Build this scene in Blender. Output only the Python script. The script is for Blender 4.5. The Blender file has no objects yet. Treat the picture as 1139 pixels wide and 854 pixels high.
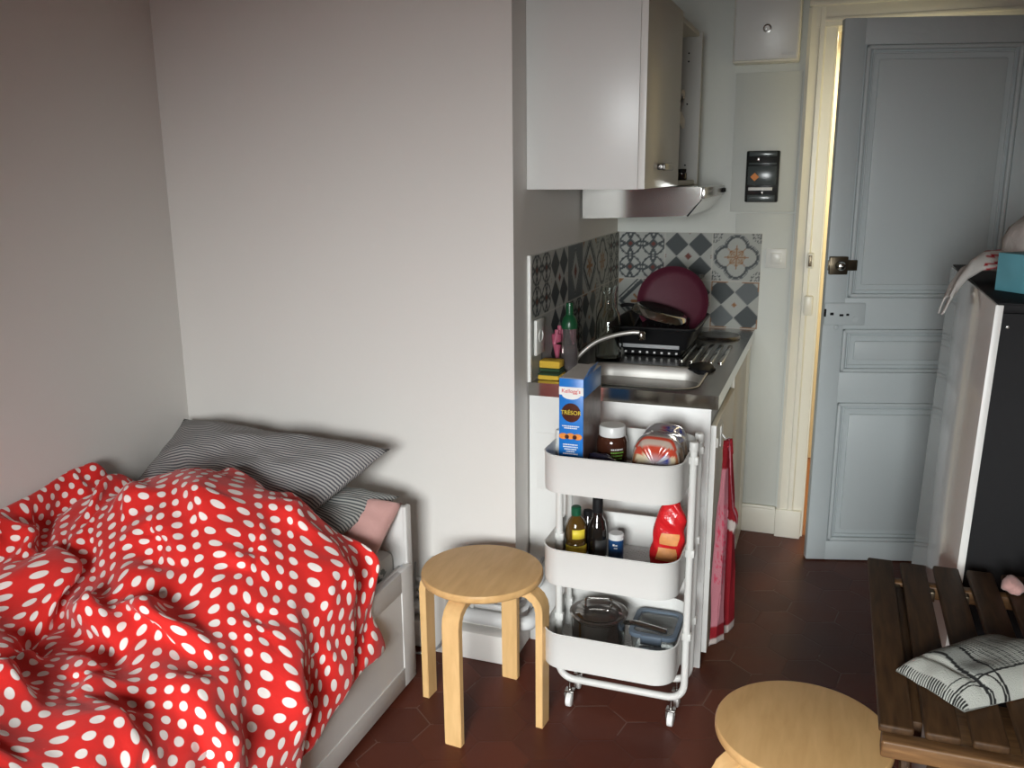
import bpy, bmesh, math, random
from mathutils import Vector, Matrix
C = bpy.context.scene.collection
SC = bpy.context.scene
PI = math.pi
R = math.radians
random.seed(7)

# ------------------------------------------------------------------ camera
CAMZ = 1.56
F_PX = 990.0
pitch = math.atan(236/990); yaw = math.atan(368/1018); roll = R(-0.46)
Fv = Vector((-math.sin(yaw)*math.cos(pitch), math.cos(yaw)*math.cos(pitch), -math.sin(pitch)))
Rv = Fv.cross(Vector((0, 0, 1))).normalized(); Uv = Rv.cross(Fv)
R2 = math.cos(roll)*Rv + math.sin(roll)*Uv
U2 = math.cos(roll)*Uv - math.sin(roll)*Rv
cam_data = bpy.data.cameras.new('camera'); cam = bpy.data.objects.new('camera', cam_data); C.objects.link(cam)
cam.matrix_world = Matrix(((R2.x, U2.x, -Fv.x, 0), (R2.y, U2.y, -Fv.y, 0), (R2.z, U2.z, -Fv.z, CAMZ), (0, 0, 0, 1)))
cam_data.sensor_fit = 'HORIZONTAL'; cam_data.sensor_width = 36; cam_data.lens = 36*F_PX/1139
cam_data.clip_start = 0.02
SC.camera = cam

# ------------------------------------------------------------------ light, exposure
w = bpy.data.worlds.new('world'); SC.world = w; w.use_nodes = True
w.node_tree.nodes['Background'].inputs[0].default_value = (0.62, 0.72, 0.85, 1)
w.node_tree.nodes['Background'].inputs[1].default_value = 0.6
SC.view_settings.view_transform = 'Standard'; SC.view_settings.look = 'None'
SC.view_settings.exposure = 0.0; SC.view_settings.gamma = 1.0; SC.view_settings.use_curve_mapping = False

def area(name, loc, target, sx, sy, power, color, spread=180):
    l = bpy.data.lights.new(name, 'AREA'); l.shape = 'RECTANGLE'; l.size = sx; l.size_y = sy
    l.energy = power; l.color = color; l.spread = R(spread)
    o = bpy.data.objects.new(name, l); C.objects.link(o); o.location = loc
    d = Vector(target)-Vector(loc); o.rotation_euler = d.to_track_quat('-Z', 'Y').to_euler()
    return o
# daylight entering through the window behind the camera
area('window_daylight', (-0.15, -1.62, 1.42), (-0.75, 2.6, -0.54), 1.05, 1.05, 45, (0.955, 0.985, 0.985), 73)
# warm lamp of the hallway beyond the door
area('hallway_lamp_light', (0.15, 4.55, 2.25), (0.1, 4.2, 0.6), 0.35, 0.35, 26, (1.0, 0.80, 0.48))

# ------------------------------------------------------------------ materials
def nt(name):
    m = bpy.data.materials.new(name); m.use_nodes = True
    t = m.node_tree; b = t.nodes['Principled BSDF']
    return m, t, b
def mat(name, col, rough=0.5, metal=0.0, spec=0.5, bump=0.0, bscale=40, var=0.0, vscale=6, coat=0.0, trans=0.0, ior=1.45, sheen=0.0, alpha=1.0):
    m, t, b = nt(name)
    b.inputs['Base Color'].default_value = (*col, 1); b.inputs['Roughness'].default_value = rough
    b.inputs['Metallic'].default_value = metal; b.inputs['Specular IOR Level'].default_value = spec
    b.inputs['Coat Weight'].default_value = coat; b.inputs['Transmission Weight'].default_value = trans
    b.inputs['IOR'].default_value = ior; b.inputs['Sheen Weight'].default_value = sheen
    tc = t.nodes.new('ShaderNodeTexCoord')
    n = t.nodes.new('ShaderNodeTexNoise'); n.inputs['Scale'].default_value = vscale; n.inputs['Detail'].default_value = 4
    t.links.new(tc.outputs['Object'], n.inputs['Vector'])
    mx = t.nodes.new('ShaderNodeMix'); mx.data_type = 'RGBA'
    v = max(var, 0.015)
    mx.inputs[6].default_value = (*[c*(1-v) for c in col], 1); mx.inputs[7].default_value = (*[min(1, c*(1+v)) for c in col], 1)
    t.links.new(n.outputs['Fac'], mx.inputs[0]); t.links.new(mx.outputs[2], b.inputs['Base Color'])
    if bump:
        n2 = t.nodes.new('ShaderNodeTexNoise'); n2.inputs['Scale'].default_value = bscale; n2.inputs['Detail'].default_value = 3
        t.links.new(tc.outputs['Object'], n2.inputs['Vector'])
        bp = t.nodes.new('ShaderNodeBump'); bp.inputs['Strength'].default_value = bump; bp.inputs['Distance'].default_value = 0.01
        t.links.new(n2.outputs['Fac'], bp.inputs['Height']); t.links.new(bp.outputs['Normal'], b.inputs['Normal'])
    return m
def attr_mat(name, rough=0.5, spec=0.5, bump=0.0, bscale=200, coat=0.0, sheen=0.0):
    m, t, b = nt(name)
    a = t.nodes.new('ShaderNodeAttribute'); a.attribute_name = 'paint'
    t.links.new(a.outputs['Color'], b.inputs['Base Color'])
    b.inputs['Roughness'].default_value = rough; b.inputs['Specular IOR Level'].default_value = spec
    b.inputs['Coat Weight'].default_value = coat; b.inputs['Sheen Weight'].default_value = sheen
    if bump:
        tc = t.nodes.new('ShaderNodeTexCoord')
        n2 = t.nodes.new('ShaderNodeTexNoise'); n2.inputs['Scale'].default_value = bscale
        t.links.new(tc.outputs['Object'], n2.inputs['Vector'])
        bp = t.nodes.new('ShaderNodeBump'); bp.inputs['Strength'].default_value = bump; bp.inputs['Distance'].default_value = 0.004
        t.links.new(n2.outputs['Fac'], bp.inputs['Height']); t.links.new(bp.outputs['Normal'], b.inputs['Normal'])
    return m
def wood_mat(name, c1, c2, scale, stretch, rough=0.45, axis='x', coat=0.0):
    m, t, b = nt(name)
    tc = t.nodes.new('ShaderNodeTexCoord'); mp = t.nodes.new('ShaderNodeMapping')
    s = [stretch]*3; s['xyz'.index(axis)] = 1.0
    mp.inputs['Scale'].default_value = s
    n = t.nodes.new('ShaderNodeTexNoise'); n.inputs['Scale'].default_value = scale; n.inputs['Detail'].default_value = 6; n.inputs['Distortion'].default_value = 0.4
    oi = t.nodes.new('ShaderNodeObjectInfo')
    ad = t.nodes.new('ShaderNodeVectorMath'); ad.operation = 'ADD'
    t.links.new(tc.outputs['Object'], mp.inputs['Vector']); t.links.new(mp.outputs['Vector'], ad.inputs[0])
    ml = t.nodes.new('ShaderNodeMath'); ml.operation = 'MULTIPLY'; ml.inputs[1].default_value = 17
    t.links.new(oi.outputs['Random'], ml.inputs[0]); t.links.new(ml.outputs[0], ad.inputs[1]); t.links.new(ad.outputs[0], n.inputs['Vector'])
    cr = t.nodes.new('ShaderNodeValToRGB'); cr.color_ramp.elements[0].position = 0.3; cr.color_ramp.elements[1].position = 0.72
    cr.color_ramp.elements[0].color = (*c1, 1); cr.color_ramp.elements[1].color = (*c2, 1)
    t.links.new(n.outputs['Fac'], cr.inputs['Fac']); t.links.new(cr.outputs['Color'], b.inputs['Base Color'])
    b.inputs['Roughness'].default_value = rough; b.inputs['Coat Weight'].default_value = coat; b.inputs['Specular IOR Level'].default_value = 0.22
    bp = t.nodes.new('ShaderNodeBump'); bp.inputs['Strength'].default_value = 0.08; bp.inputs['Distance'].default_value = 0.003
    t.links.new(n.outputs['Fac'], bp.inputs['Height']); t.links.new(bp.outputs['Normal'], b.inputs['Normal'])
    return m
def emis(name, col, s):
    m, t, b = nt(name); b.inputs['Emission Color'].default_value = (*col, 1); b.inputs['Emission Strength'].default_value = s
    b.inputs['Base Color'].default_value = (*col, 1)
    return m

def tomette_mat():
    """large hexagonal waxed terracotta tiles"""
    m, t, b = nt('hexagonal_terracotta')
    N, L = t.nodes, t.links
    def vm(op, a=None, c=None):
        n = N.new('ShaderNodeVectorMath'); n.operation = op
        for i, x in ((0, a), (1, c)):
            if x is None: continue
            if isinstance(x, tuple): n.inputs[i].default_value = x
            else: L.new(x, n.inputs[i])
        return n
    def mt(op, a, c=None):
        n = N.new('ShaderNodeMath'); n.operation = op
        for i, x in ((0, a), (1, c)):
            if x is None: continue
            if isinstance(x, (int, float)): n.inputs[i].default_value = x
            else: L.new(x, n.inputs[i])
        return n.outputs[0]
    tc = N.new('ShaderNodeTexCoord'); mp = N.new('ShaderNodeMapping')
    S = 1/0.165
    mp.inputs['Scale'].default_value = (S, S, 0); mp.inputs['Rotation'].default_value = (0, 0, R(10)); mp.inputs['Location'].default_value = (40.2, 40.1, 0)
    L.new(tc.outputs['Object'], mp.inputs['Vector']); p = mp.outputs['Vector']
    r = (1, 1.7320508, 1); h = (0.5, 0.8660254, 0)
    a = vm('SUBTRACT', vm('MODULO', p, r).outputs[0], h).outputs[0]
    c = vm('SUBTRACT', vm('MODULO', vm('SUBTRACT', p, h).outputs[0], r).outputs[0], h).outputs[0]
    fl = (1, 1, 0)
    a = vm('MULTIPLY', a, fl).outputs[0]; c = vm('MULTIPLY', c, fl).outputs[0]
    da = vm('DOT_PRODUCT', a, a).outputs['Value']; dc = vm('DOT_PRODUCT', c, c).outputs['Value']
    lt = mt('LESS_THAN', da, dc)
    mx = N.new('ShaderNodeMix'); mx.data_type = 'VECTOR'
    L.new(lt, mx.inputs[0]); L.new(c, mx.inputs[4]); L.new(a, mx.inputs[5]); gv = mx.outputs[1]
    cid = vm('SUBTRACT', p, gv).outputs[0]
    ab = vm('ABSOLUTE', gv).outputs[0]
    sx = N.new('ShaderNodeSeparateXYZ'); L.new(ab, sx.inputs[0])
    d2 = vm('DOT_PRODUCT', ab, (0.5, 0.8660254, 0)).outputs['Value']
    ed = mt('SUBTRACT', 0.5, mt('MAXIMUM', sx.outputs[0], d2))
    wn = N.new('ShaderNodeTexWhiteNoise'); wn.noise_dimensions = '3D'
    rd = vm('SNAP', vm('ADD', cid, (0.05, 0.05, 0.0)).outputs[0], (0.1, 0.1, 0.1)).outputs[0]
    L.new(rd, wn.inputs['Vector'])
    n1 = N.new('ShaderNodeTexNoise'); n1.inputs['Scale'].default_value = 5; n1.inputs['Detail'].default_value = 6; L.new(tc.outputs['Object'], n1.inputs['Vector'])
    n2 = N.new('ShaderNodeTexNoise'); n2.inputs['Scale'].default_value = 60; n2.inputs['Detail'].default_value = 3; L.new(tc.outputs['Object'], n2.inputs['Vector'])
    cr = N.new('ShaderNodeValToRGB'); e = cr.color_ramp.elements
    e[0].color = (0.052, 0.015, 0.010, 1); e[1].color = (0.125, 0.030, 0.015, 1)
    f = mt('ADD', mt('MULTIPLY', wn.outputs['Value'], 0.42), mt('MULTIPLY', n1.outputs['Fac'], 0.6)); L.new(f, cr.inputs['Fac'])
    # joints, only partly showing their pale filler
    jt = mt('MULTIPLY', mt('LESS_THAN', ed, 0.011), mt('MULTIPLY', mt('GREATER_THAN', n1.outputs['Fac'], 0.57), 0.22))
    jd = mt('LESS_THAN', ed, 0.012)
    m1 = N.new('ShaderNodeMix'); m1.data_type = 'RGBA'; L.new(mt('MULTIPLY', jd, 0.22), m1.inputs[0]); L.new(cr.outputs['Color'], m1.inputs[6]); m1.inputs[7].default_value = (0.05, 0.02, 0.015, 1)
    m2 = N.new('ShaderNodeMix'); m2.data_type = 'RGBA'; L.new(jt, m2.inputs[0]); L.new(m1.outputs[2], m2.inputs[6]); m2.inputs[7].default_value = (0.30, 0.24, 0.20, 1)
    L.new(m2.outputs[2], b.inputs['Base Color'])
    rr = N.new('ShaderNodeMapRange'); rr.inputs[3].default_value = 0.30; rr.inputs[4].default_value = 0.52; L.new(n1.outputs['Fac'], rr.inputs[0]); L.new(rr.outputs[0], b.inputs['Roughness'])
    b.inputs['Specular IOR Level'].default_value = 0.22
    bp = N.new('ShaderNodeBump'); bp.inputs['Strength'].default_value = 0.22; bp.inputs['Distance'].default_value = 0.004
    hh = mt('ADD', mt('MULTIPLY', mt('MINIMUM', ed, 0.03), 20), mt('ADD', mt('MULTIPLY', n2.outputs['Fac'], 0.15), mt('MULTIPLY', wn.outputs['Value'], 0.2)))
    L.new(hh, bp.inputs['Height']); L.new(bp.outputs['Normal'], b.inputs['Normal'])
    return m

def dots_mat():
    """white dots on red cotton, laid out in the cloth's own UV (metres)"""
    m, t, b = nt('polka_dot_cotton'); N, L = t.nodes, t.links
    uv = N.new('ShaderNodeUVMap'); uv.uv_map = 'cloth'
    def mt(op, a, c=None):
        n = N.new('ShaderNodeMath'); n.operation = op
        for i, x in ((0, a), (1, c)):
            if x is None: continue
            if isinstance(x, (int, float)): n.inputs[i].default_value = x
            else: L.new(x, n.inputs[i])
        return n.outputs[0]
    mp = N.new('ShaderNodeMapping'); mp.inputs['Rotation'].default_value = (0, 0, R(20)); mp.inputs['Scale'].default_value = (1/DOT_P, 1/DOT_P, 1); L.new(uv.outputs[0], mp.inputs['Vector'])
    s = N.new('ShaderNodeSeparateXYZ'); L.new(mp.outputs['Vector'], s.inputs[0])
    def cell(ox, oy):
        fx = mt('SUBTRACT', mt('FRACT', mt('ADD', s.outputs[0], 50+ox)), 0.5); fy = mt('SUBTRACT', mt('FRACT', mt('ADD', s.outputs[1], 50+oy)), 0.5)
        return mt('SQRT', mt('ADD', mt('MULTIPLY', fx, fx), mt('MULTIPLY', fy, fy)))
    d = mt('MINIMUM', cell(0, 0), cell(0.5, 0.5))
    mr = N.new('ShaderNodeMapRange'); mr.inputs[1].default_value = DOT_R/DOT_P+0.012; mr.inputs[2].default_value = DOT_R/DOT_P-0.012; L.new(d, mr.inputs[0])
    mx = N.new('ShaderNodeMix'); mx.data_type = 'RGBA'; L.new(mr.outputs[0], mx.inputs[0]); mx.inputs[6].default_value = (0.68, 0.020, 0.016, 1); mx.inputs[7].default_value = (0.86, 0.80, 0.76, 1)
    L.new(mx.outputs[2], b.inputs['Base Color']); b.inputs['Roughness'].default_value = 0.8; b.inputs['Specular IOR Level'].default_value = 0.25; b.inputs['Sheen Weight'].default_value = 0.15
    n = N.new('ShaderNodeTexNoise'); n.inputs['Scale'].default_value = 9; n.inputs['Detail'].default_value = 4; L.new(uv.outputs[0], n.inputs['Vector'])
    bp = N.new('ShaderNodeBump'); bp.inputs['Strength'].default_value = 0.35; bp.inputs['Distance'].default_value = 0.02; L.new(n.outputs['Fac'], bp.inputs['Height']); L.new(bp.outputs['Normal'], b.inputs['Normal'])
    return m
DOT_P = 0.066; DOT_R = 0.0130

def stripe_mat(name, c1, c2, period, duty=0.5, wob=0.0):
    m, t, b = nt(name); N, L = t.nodes, t.links
    uv = N.new('ShaderNodeUVMap'); uv.uv_map = 'cloth'; s = N.new('ShaderNodeSeparateXYZ'); L.new(uv.outputs[0], s.inputs[0])
    m1 = N.new('ShaderNodeMath'); m1.operation = 'MULTIPLY'; m1.inputs[1].default_value = 1/period; L.new(s.outputs[1], m1.inputs[0])
    m2 = N.new('ShaderNodeMath'); m2.operation = 'FRACT'; L.new(m1.outputs[0], m2.inputs[0])
    m3 = N.new('ShaderNodeMath'); m3.operation = 'PINGPONG'; m3.inputs[1].default_value = 0.5; L.new(m2.outputs[0], m3.inputs[0])
    mr = N.new('ShaderNodeMapRange'); mr.inputs[1].default_value = duty*0.5-0.06; mr.inputs[2].default_value = duty*0.5+0.06; L.new(m3.outputs[0], mr.inputs[0])
    mx = N.new('ShaderNodeMix'); mx.data_type = 'RGBA'; L.new(mr.outputs[0], mx.inputs[0]); mx.inputs[6].default_value = (*c1, 1); mx.inputs[7].default_value = (*c2, 1)
    L.new(mx.outputs[2], b.inputs['Base Color']); b.inputs['Roughness'].default_value = 0.85; b.inputs['Specular IOR Level'].default_value = 0.2
    return m

M = {}
M['wall'] = mat('white_wall_paint', (0.74, 0.715, 0.68), 0.55, bump=0.06, bscale=25, var=0.015, vscale=2)
M['kwall'] = mat('kitchen_wall_paint', (0.62, 0.64, 0.60), 0.5, bump=0.06, bscale=30, var=0.02, vscale=3)
M['casing'] = mat('cream_gloss_paint', (0.80, 0.775, 0.68), 0.3, bump=0.03, bscale=12, var=0.02)
M['doorp'] = mat('pale_blue_grey_paint', (0.56, 0.615, 0.625), 0.42, bump=0.05, bscale=14, var=0.025, vscale=4)
M['ceil'] = mat('ceiling_paint', (0.52, 0.47, 0.39), 0.8); M['dwall'] = mat('beige_wall_paint', (0.46, 0.38, 0.28), 0.7)
M['floor'] = tomette_mat()
M['hallfloor'] = mat('hallway_floor', (0.28, 0.12, 0.06), 0.5, var=0.1)
M['cab'] = mat('white_laminate', (0.74, 0.74, 0.72), 0.32, var=0.01)
M['cabedge'] = mat('white_edge_band', (0.80, 0.80, 0.77), 0.35)
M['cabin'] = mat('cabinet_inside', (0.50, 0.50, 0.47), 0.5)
M['doorbeige'] = mat('cabinet_front_lacquer', (0.60, 0.56, 0.45), 0.3, var=0.02)
M['gloss'] = mat('glossy_white_panel', (0.66, 0.65, 0.62), 0.10, spec=0.7)
M['black'] = mat('black_panel', (0.010, 0.010, 0.011), 0.62, spec=0.2, var=0.1)
M['blackplastic'] = mat('black_plastic', (0.010, 0.010, 0.011), 0.40, spec=0.35, var=0.1)
M['steel'] = mat('brushed_steel', (0.50, 0.49, 0.47), 0.24, metal=1, var=0.03, vscale=30)
M['polish'] = mat('polished_steel', (0.52, 0.51, 0.48), 0.13, metal=1)
M['hoodsteel'] = mat('hood_steel', (0.70, 0.69, 0.66), 0.13, metal=1)
M['dsteel'] = mat('dark_worn_steel', (0.22, 0.21, 0.20), 0.3, metal=1, var=0.1, vscale=20)
M['brass'] = mat('aged_bronze', (0.16, 0.13, 0.09), 0.35, metal=0.9, var=0.15, vscale=30)
M['trolley'] = mat('white_powder_coat', (0.665, 0.665, 0.64), 0.38)
M['caster'] = mat('white_caster_plastic', (0.78, 0.78, 0.76), 0.35)
M['birch'] = wood_mat('birch_veneer', (0.56, 0.335, 0.135), (0.66, 0.41, 0.18), 9, 5, 0.42, 'y')
M['birch2'] = wood_mat('birch_veneer_leg', (0.64, 0.40, 0.17), (0.74, 0.48, 0.22), 9, 6, 0.42, 'z')
M['slat'] = wood_mat('dark_acacia', (0.036, 0.018, 0.008), (0.080, 0.040, 0.016), 10, 9, 0.55, 'y')
M['slatx'] = wood_mat('acacia_rail', (0.095, 0.048, 0.020), (0.21, 0.11, 0.045), 10, 9, 0.45, 'x')
M['pipe'] = mat('painted_pipe', (0.66, 0.67, 0.67), 0.35, var=0.03)
M['cable'] = mat('grey_cable', (0.35, 0.36, 0.37), 0.5)
M['bed'] = mat('white_bed_lacquer', (0.66, 0.65, 0.63), 0.35, var=0.01)
M['pinkc'] = mat('pink_cotton', (0.58, 0.33, 0.30), 0.85, bump=0.3, bscale=18, sheen=0.2)
M['greyc'] = mat('grey_green_cotton', (0.20, 0.23, 0.22), 0.85, bump=0.3, bscale=20)
M['matt'] = mat('mattress_fabric', (0.55, 0.54, 0.51), 0.85)
M['maroon'] = mat('maroon_enamel', (0.085, 0.014, 0.028), 0.55, spec=0.3)
M['glass'] = mat('clear_glass', (0.92, 0.95, 0.93), 0.03, trans=1.0, ior=1.35)
M['cplastic'] = mat('clear_plastic', (0.85, 0.88, 0.88), 0.08, trans=0.9, ior=1.2)
M['greenp'] = mat('green_plastic', (0.008, 0.065, 0.025), 0.3)
M['dgreen'] = mat('dark_green_plastic', (0.005, 0.075, 0.035), 0.35)
M['soap'] = mat('clear_soap_bottle', (0.42, 0.38, 0.38), 0.08, trans=0.85, ior=1.3)
M['pinkr'] = mat('pink_rubber', (0.42, 0.09, 0.15), 0.4, bump=0.1)
M['yellow'] = mat('yellow_sponge', (0.72, 0.46, 0.05), 0.9, bump=0.6, bscale=300)
M['scour'] = mat('green_scouring_pad', (0.03, 0.07, 0.03), 0.95, bump=0.6, bscale=300)
M['cboxblue'] = mat('cereal_box_blue', (0.010, 0.17, 0.56), 0.35)
M['cboxdark'] = mat('cereal_box_side_print', (0.13, 0.085, 0.075), 0.35, var=0.9, vscale=26)
M['cboxgrey'] = mat('grey_board', (0.45, 0.44, 0.42), 0.8)
M['white'] = mat('white_print', (0.80, 0.80, 0.78), 0.5)
M['redp'] = mat('red_print', (0.62, 0.03, 0.03), 0.45)
M['orange'] = mat('orange_print', (0.75, 0.24, 0.03), 0.5)
M['choc'] = mat('chocolate_spread_glass', (0.055, 0.018, 0.010), 0.12, coat=0.6)
M['greent'] = mat('green_print', (0.22, 0.50, 0.08), 0.5)
M['lidw'] = mat('white_lid', (0.70, 0.70, 0.69), 0.3)
M['navy'] = mat('navy_wrapper', (0.035, 0.035, 0.075), 0.25, bump=0.8, bscale=60, var=0.4, vscale=40)
M['olive'] = mat('olive_oil_glass', (0.085, 0.045, 0.008), 0.08, coat=0.8)
M['ylabel'] = mat('yellow_label', (0.75, 0.60, 0.05), 0.5, var=0.1)
M['vin'] = mat('black_glass', (0.010, 0.008, 0.007), 0.08, coat=0.8)
M['vlabel'] = mat('dark_label', (0.05, 0.05, 0.05), 0.5)
M['canb'] = mat('blue_can_print', (0.015, 0.07, 0.20), 0.3)
M['redbag'] = mat('red_film', (0.60, 0.015, 0.02), 0.22, bump=0.5, bscale=30)
M['olabel'] = mat('orange_label', (0.70, 0.30, 0.10), 0.5, var=0.25, vscale=60)
M['blueg'] = mat('blue_grey_seal', (0.13, 0.17, 0.22), 0.4)
M['tblue'] = mat('cyan_card', (0.14, 0.42, 0.50), 0.5, var=0.35, vscale=10)
M['clothw'] = mat('white_cotton', (0.55, 0.53, 0.50), 0.9, bump=0.3, bscale=40)
M['meter'] = mat('meter_black', (0.02, 0.022, 0.022), 0.2, coat=0.4)
M['meterg'] = mat('meter_grey', (0.07, 0.085, 0.085), 0.2)
M['switch'] = mat('switch_white', (0.74, 0.74, 0.70), 0.3)
M['card'] = mat('brown_cardboard', (0.20, 0.10, 0.05), 0.8, var=0.2)
M['paint'] = attr_mat('printed_cement_tile', 0.45, 0.2)
M['towel'] = attr_mat('printed_towel', 0.95, 0.15, bump=0.6, bscale=400)
M['curtain'] = mat('dark_red_curtain', (0.34, 0.06, 0.05), 0.85); M['bowl'] = mat('brushed_bowl_steel', (0.74, 0.73, 0.69), 0.50, metal=1, var=0.04, vscale=30)
M['pot'] = mat('pot_steel', (0.36, 0.35, 0.34), 0.16, metal=1); M['kef'] = attr_mat('woven_scarf_cloth', 0.95, 0.15, bump=0.5, bscale=500)
M['breadm'] = attr_mat('bread_film_print', 0.18, 0.6, coat=0.5, bump=0.35, bscale=50)
M['hall'] = mat('hallway_paint', (0.85, 0.80, 0.66), 0.6)

# ------------------------------------------------------------------ mesh helpers
def new_bm(): return bmesh.new()
def box(bm, a, b, bev=0.002, seg=2, m4=None):
    c = [(a[i]+b[i])/2 for i in range(3)]; s = [abs(b[i]-a[i]) for i in range(3)]
    r = bmesh.ops.create_cube(bm, size=1.0, matrix=Matrix.Translation(c) @ Matrix.Diagonal((*s, 1)))
    vs = r['verts']
    if bev > 0:
        bev = min(bev, min(s)*0.45)
        es = list({e for v in vs for e in v.link_edges})
        r2 = bmesh.ops.bevel(bm, geom=es, offset=bev, segments=seg, affect='EDGES', profile=0.5)
        vs = list({v for f in r2['faces'] for v in f.verts} | {v for v in vs if v.is_valid})
    if m4 is not None: bmesh.ops.transform(bm, matrix=m4, verts=vs)
    return vs
def lathe(bm, prof, cx, cy, z0=0.0, n=32, m4=None, capb=True, capt=True):
    rings = []; allv = []
    for r, z in prof:
        ring = [bm.verts.new((cx+r*math.cos(2*PI*k/n), cy+r*math.sin(2*PI*k/n), z0+z)) for k in range(n)]
        rings.append(ring); allv += ring
    for a, b in zip(rings, rings[1:]):
        for k in range(n):
            bm.faces.new((a[k], a[(k+1) % n], b[(k+1) % n], b[k]))
    if capb and prof[0][0] > 1e-5: bm.faces.new(rings[0][::-1])
    if capt and prof[-1][0] > 1e-5: bm.faces.new(rings[-1])
    if m4 is not None: bmesh.ops.transform(bm, matrix=m4, verts=allv)
    return allv
def smooth_path(pts, k=6):
    P = [Vector(p) for p in pts]; out = []
    for i in range(len(P)-1):
        p0 = P[max(i-1, 0)]; p1 = P[i]; p2 = P[i+1]; p3 = P[min(i+2, len(P)-1)]
        for j in range(k):
            t = j/k
            out.append(0.5*((2*p1)+(-p0+p2)*t+(2*p0-5*p1+4*p2-p3)*t*t+(-p0+3*p1-3*p2+p3)*t**3))
    out.append(P[-1]); return out
def tube(bm, pts, r, n=10, smooth=0, caps=True):
    P = smooth_path(pts, smooth) if smooth else [Vector(p) for p in pts]
    rings = []; up = None
    for i, p in enumerate(P):
        d = (P[min(i+1, len(P)-1)]-P[max(i-1, 0)]).normalized()
        if up is None: up = Vector((0, 0, 1)) if abs(d.z) < 0.9 else Vector((1, 0, 0))
        x = (up-d*up.dot(d)).normalized(); y = d.cross(x); up = x
        rr = r(i/(len(P)-1)) if callable(r) else r
        rings.append([bm.verts.new(p+rr*(math.cos(2*PI*k/n)*x+math.sin(2*PI*k/n)*y)) for k in range(n)])
    for a, b in zip(rings, rings[1:]):
        for k in range(n): bm.faces.new((a[k], a[(k+1) % n], b[(k+1) % n], b[k]))
    if caps: bm.faces.new(rings[0][::-1]); bm.faces.new(rings[-1])
def fillet(pts, rad, k=6):
    """polyline with its inner corners rounded"""
    P = [Vector(p) for p in pts]; out = [P[0]]
    for i in range(1, len(P)-1):
        a = (P[i-1]-P[i]).normalized(); b = (P[i+1]-P[i]).normalized()
        p0 = P[i]+a*rad; p1 = P[i]+b*rad
        for j in range(k+1):
            t = j/k; out.append((1-t)**2*p0+2*t*(1-t)*P[i]+t*t*p1)
    out.append(P[-1]); return out
def prism(bm, poly, axis, lo, hi):
    """poly in the two remaining axes (in xyz order), extruded along axis"""
    def v(p, h):
        q = list(p); q.insert('xyz'.index(axis), h); return bm.verts.new(q)
    A = [v(p, lo) for p in poly]; B = [v(p, hi) for p in poly]; n = len(poly)
    bm.faces.new(A[::-1]); bm.faces.new(B)
    for i in range(n): bm.faces.new((A[i], A[(i+1) % n], B[(i+1) % n], B[i]))
    return A+B
def rrect(x0, y0, x1, y1, r, k=6):
    out = []
    for cx, cy, a0 in ((x1-r, y1-r, 0), (x0+r, y1-r, 90), (x0+r, y0+r, 180), (x1-r, y0+r, 270)):
        for j in range(k+1):
            a = R(a0+90*j/k); out.append((cx+r*math.cos(a), cy+r*math.sin(a)))
    return out
def shell(bm, outline, z0, z1, th, flare=0.0):
    """open-topped tray wall + bottom from a 2D outline"""
    cx = sum(p[0] for p in outline)/len(outline); cy = sum(p[1] for p in outline)/len(outline)
    def ring(off, z):
        o = []
        for x, y in outline:
            d = Vector((x-cx, y-cy)); L_ = d.length; d = d*(1+off/L_); o.append(bm.verts.new((cx+d.x, cy+d.y, z)))
        return o
    rs = [ring(-flare, z0), ring(0, z1), ring(-th, z1), ring(-th-flare, z0+th)]
    n = len(outline)
    for a, b in zip(rs, rs[1:]):
        for i in range(n): bm.faces.new((a[i], a[(i+1) % n], b[(i+1) % n], b[i]))
    bm.faces.new(rs[0][::-1]); return rs
def build(name, bm, m, parent=None, loc=None, ang=35, m4=None):
    if m4 is not None: bmesh.ops.transform(bm, matrix=m4, verts=bm.verts[:])
    bmesh.ops.recalc_face_normals(bm, faces=bm.faces[:])
    me = bpy.data.meshes.new(name); bm.to_mesh(me); bm.free()
    me.shade_smooth(); me.set_sharp_from_angle(angle=R(ang))
    if isinstance(m, str): m = M[m]
    me.materials.append(m)
    o = bpy.data.objects.new(name, me); C.objects.link(o)
    if parent is not None: o.parent = parent
    if loc is not None: o.location = loc
    return o
def local(o, base):
    """shift a top-level mesh so its origin is its base"""
    v = Vector(base); o.data.transform(Matrix.Translation(-v)); o.location = v; return o
def tag(o, label, cat, group=None):
    o['label'] = label; o['category'] = cat
    if group: o['group'] = group
    return o
def thing(name, label, cat, loc=(0, 0, 0), group=None):
    o = bpy.data.objects.new(name, None); o.empty_display_size = 0.05; C.objects.link(o); o.location = loc
    return tag(o, label, cat, group)
def part(name, bm, m, t, ang=35):
    """geometry in world coordinates, parented to a thing at its base"""
    q = t; off = Vector((0, 0, 0))
    while q is not None: off += q.location; q = q.parent
    return build(name, bm, m, t, ang=ang, m4=Matrix.Translation(-off))
def struct(name, bm, m):
    o = build(name, bm, m); o['kind'] = 'structure'; return o
def B(*boxes, bev=0.002):
    bm = new_bm()
    for a, b in boxes: box(bm, a, b, bev)
    return bm
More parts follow.
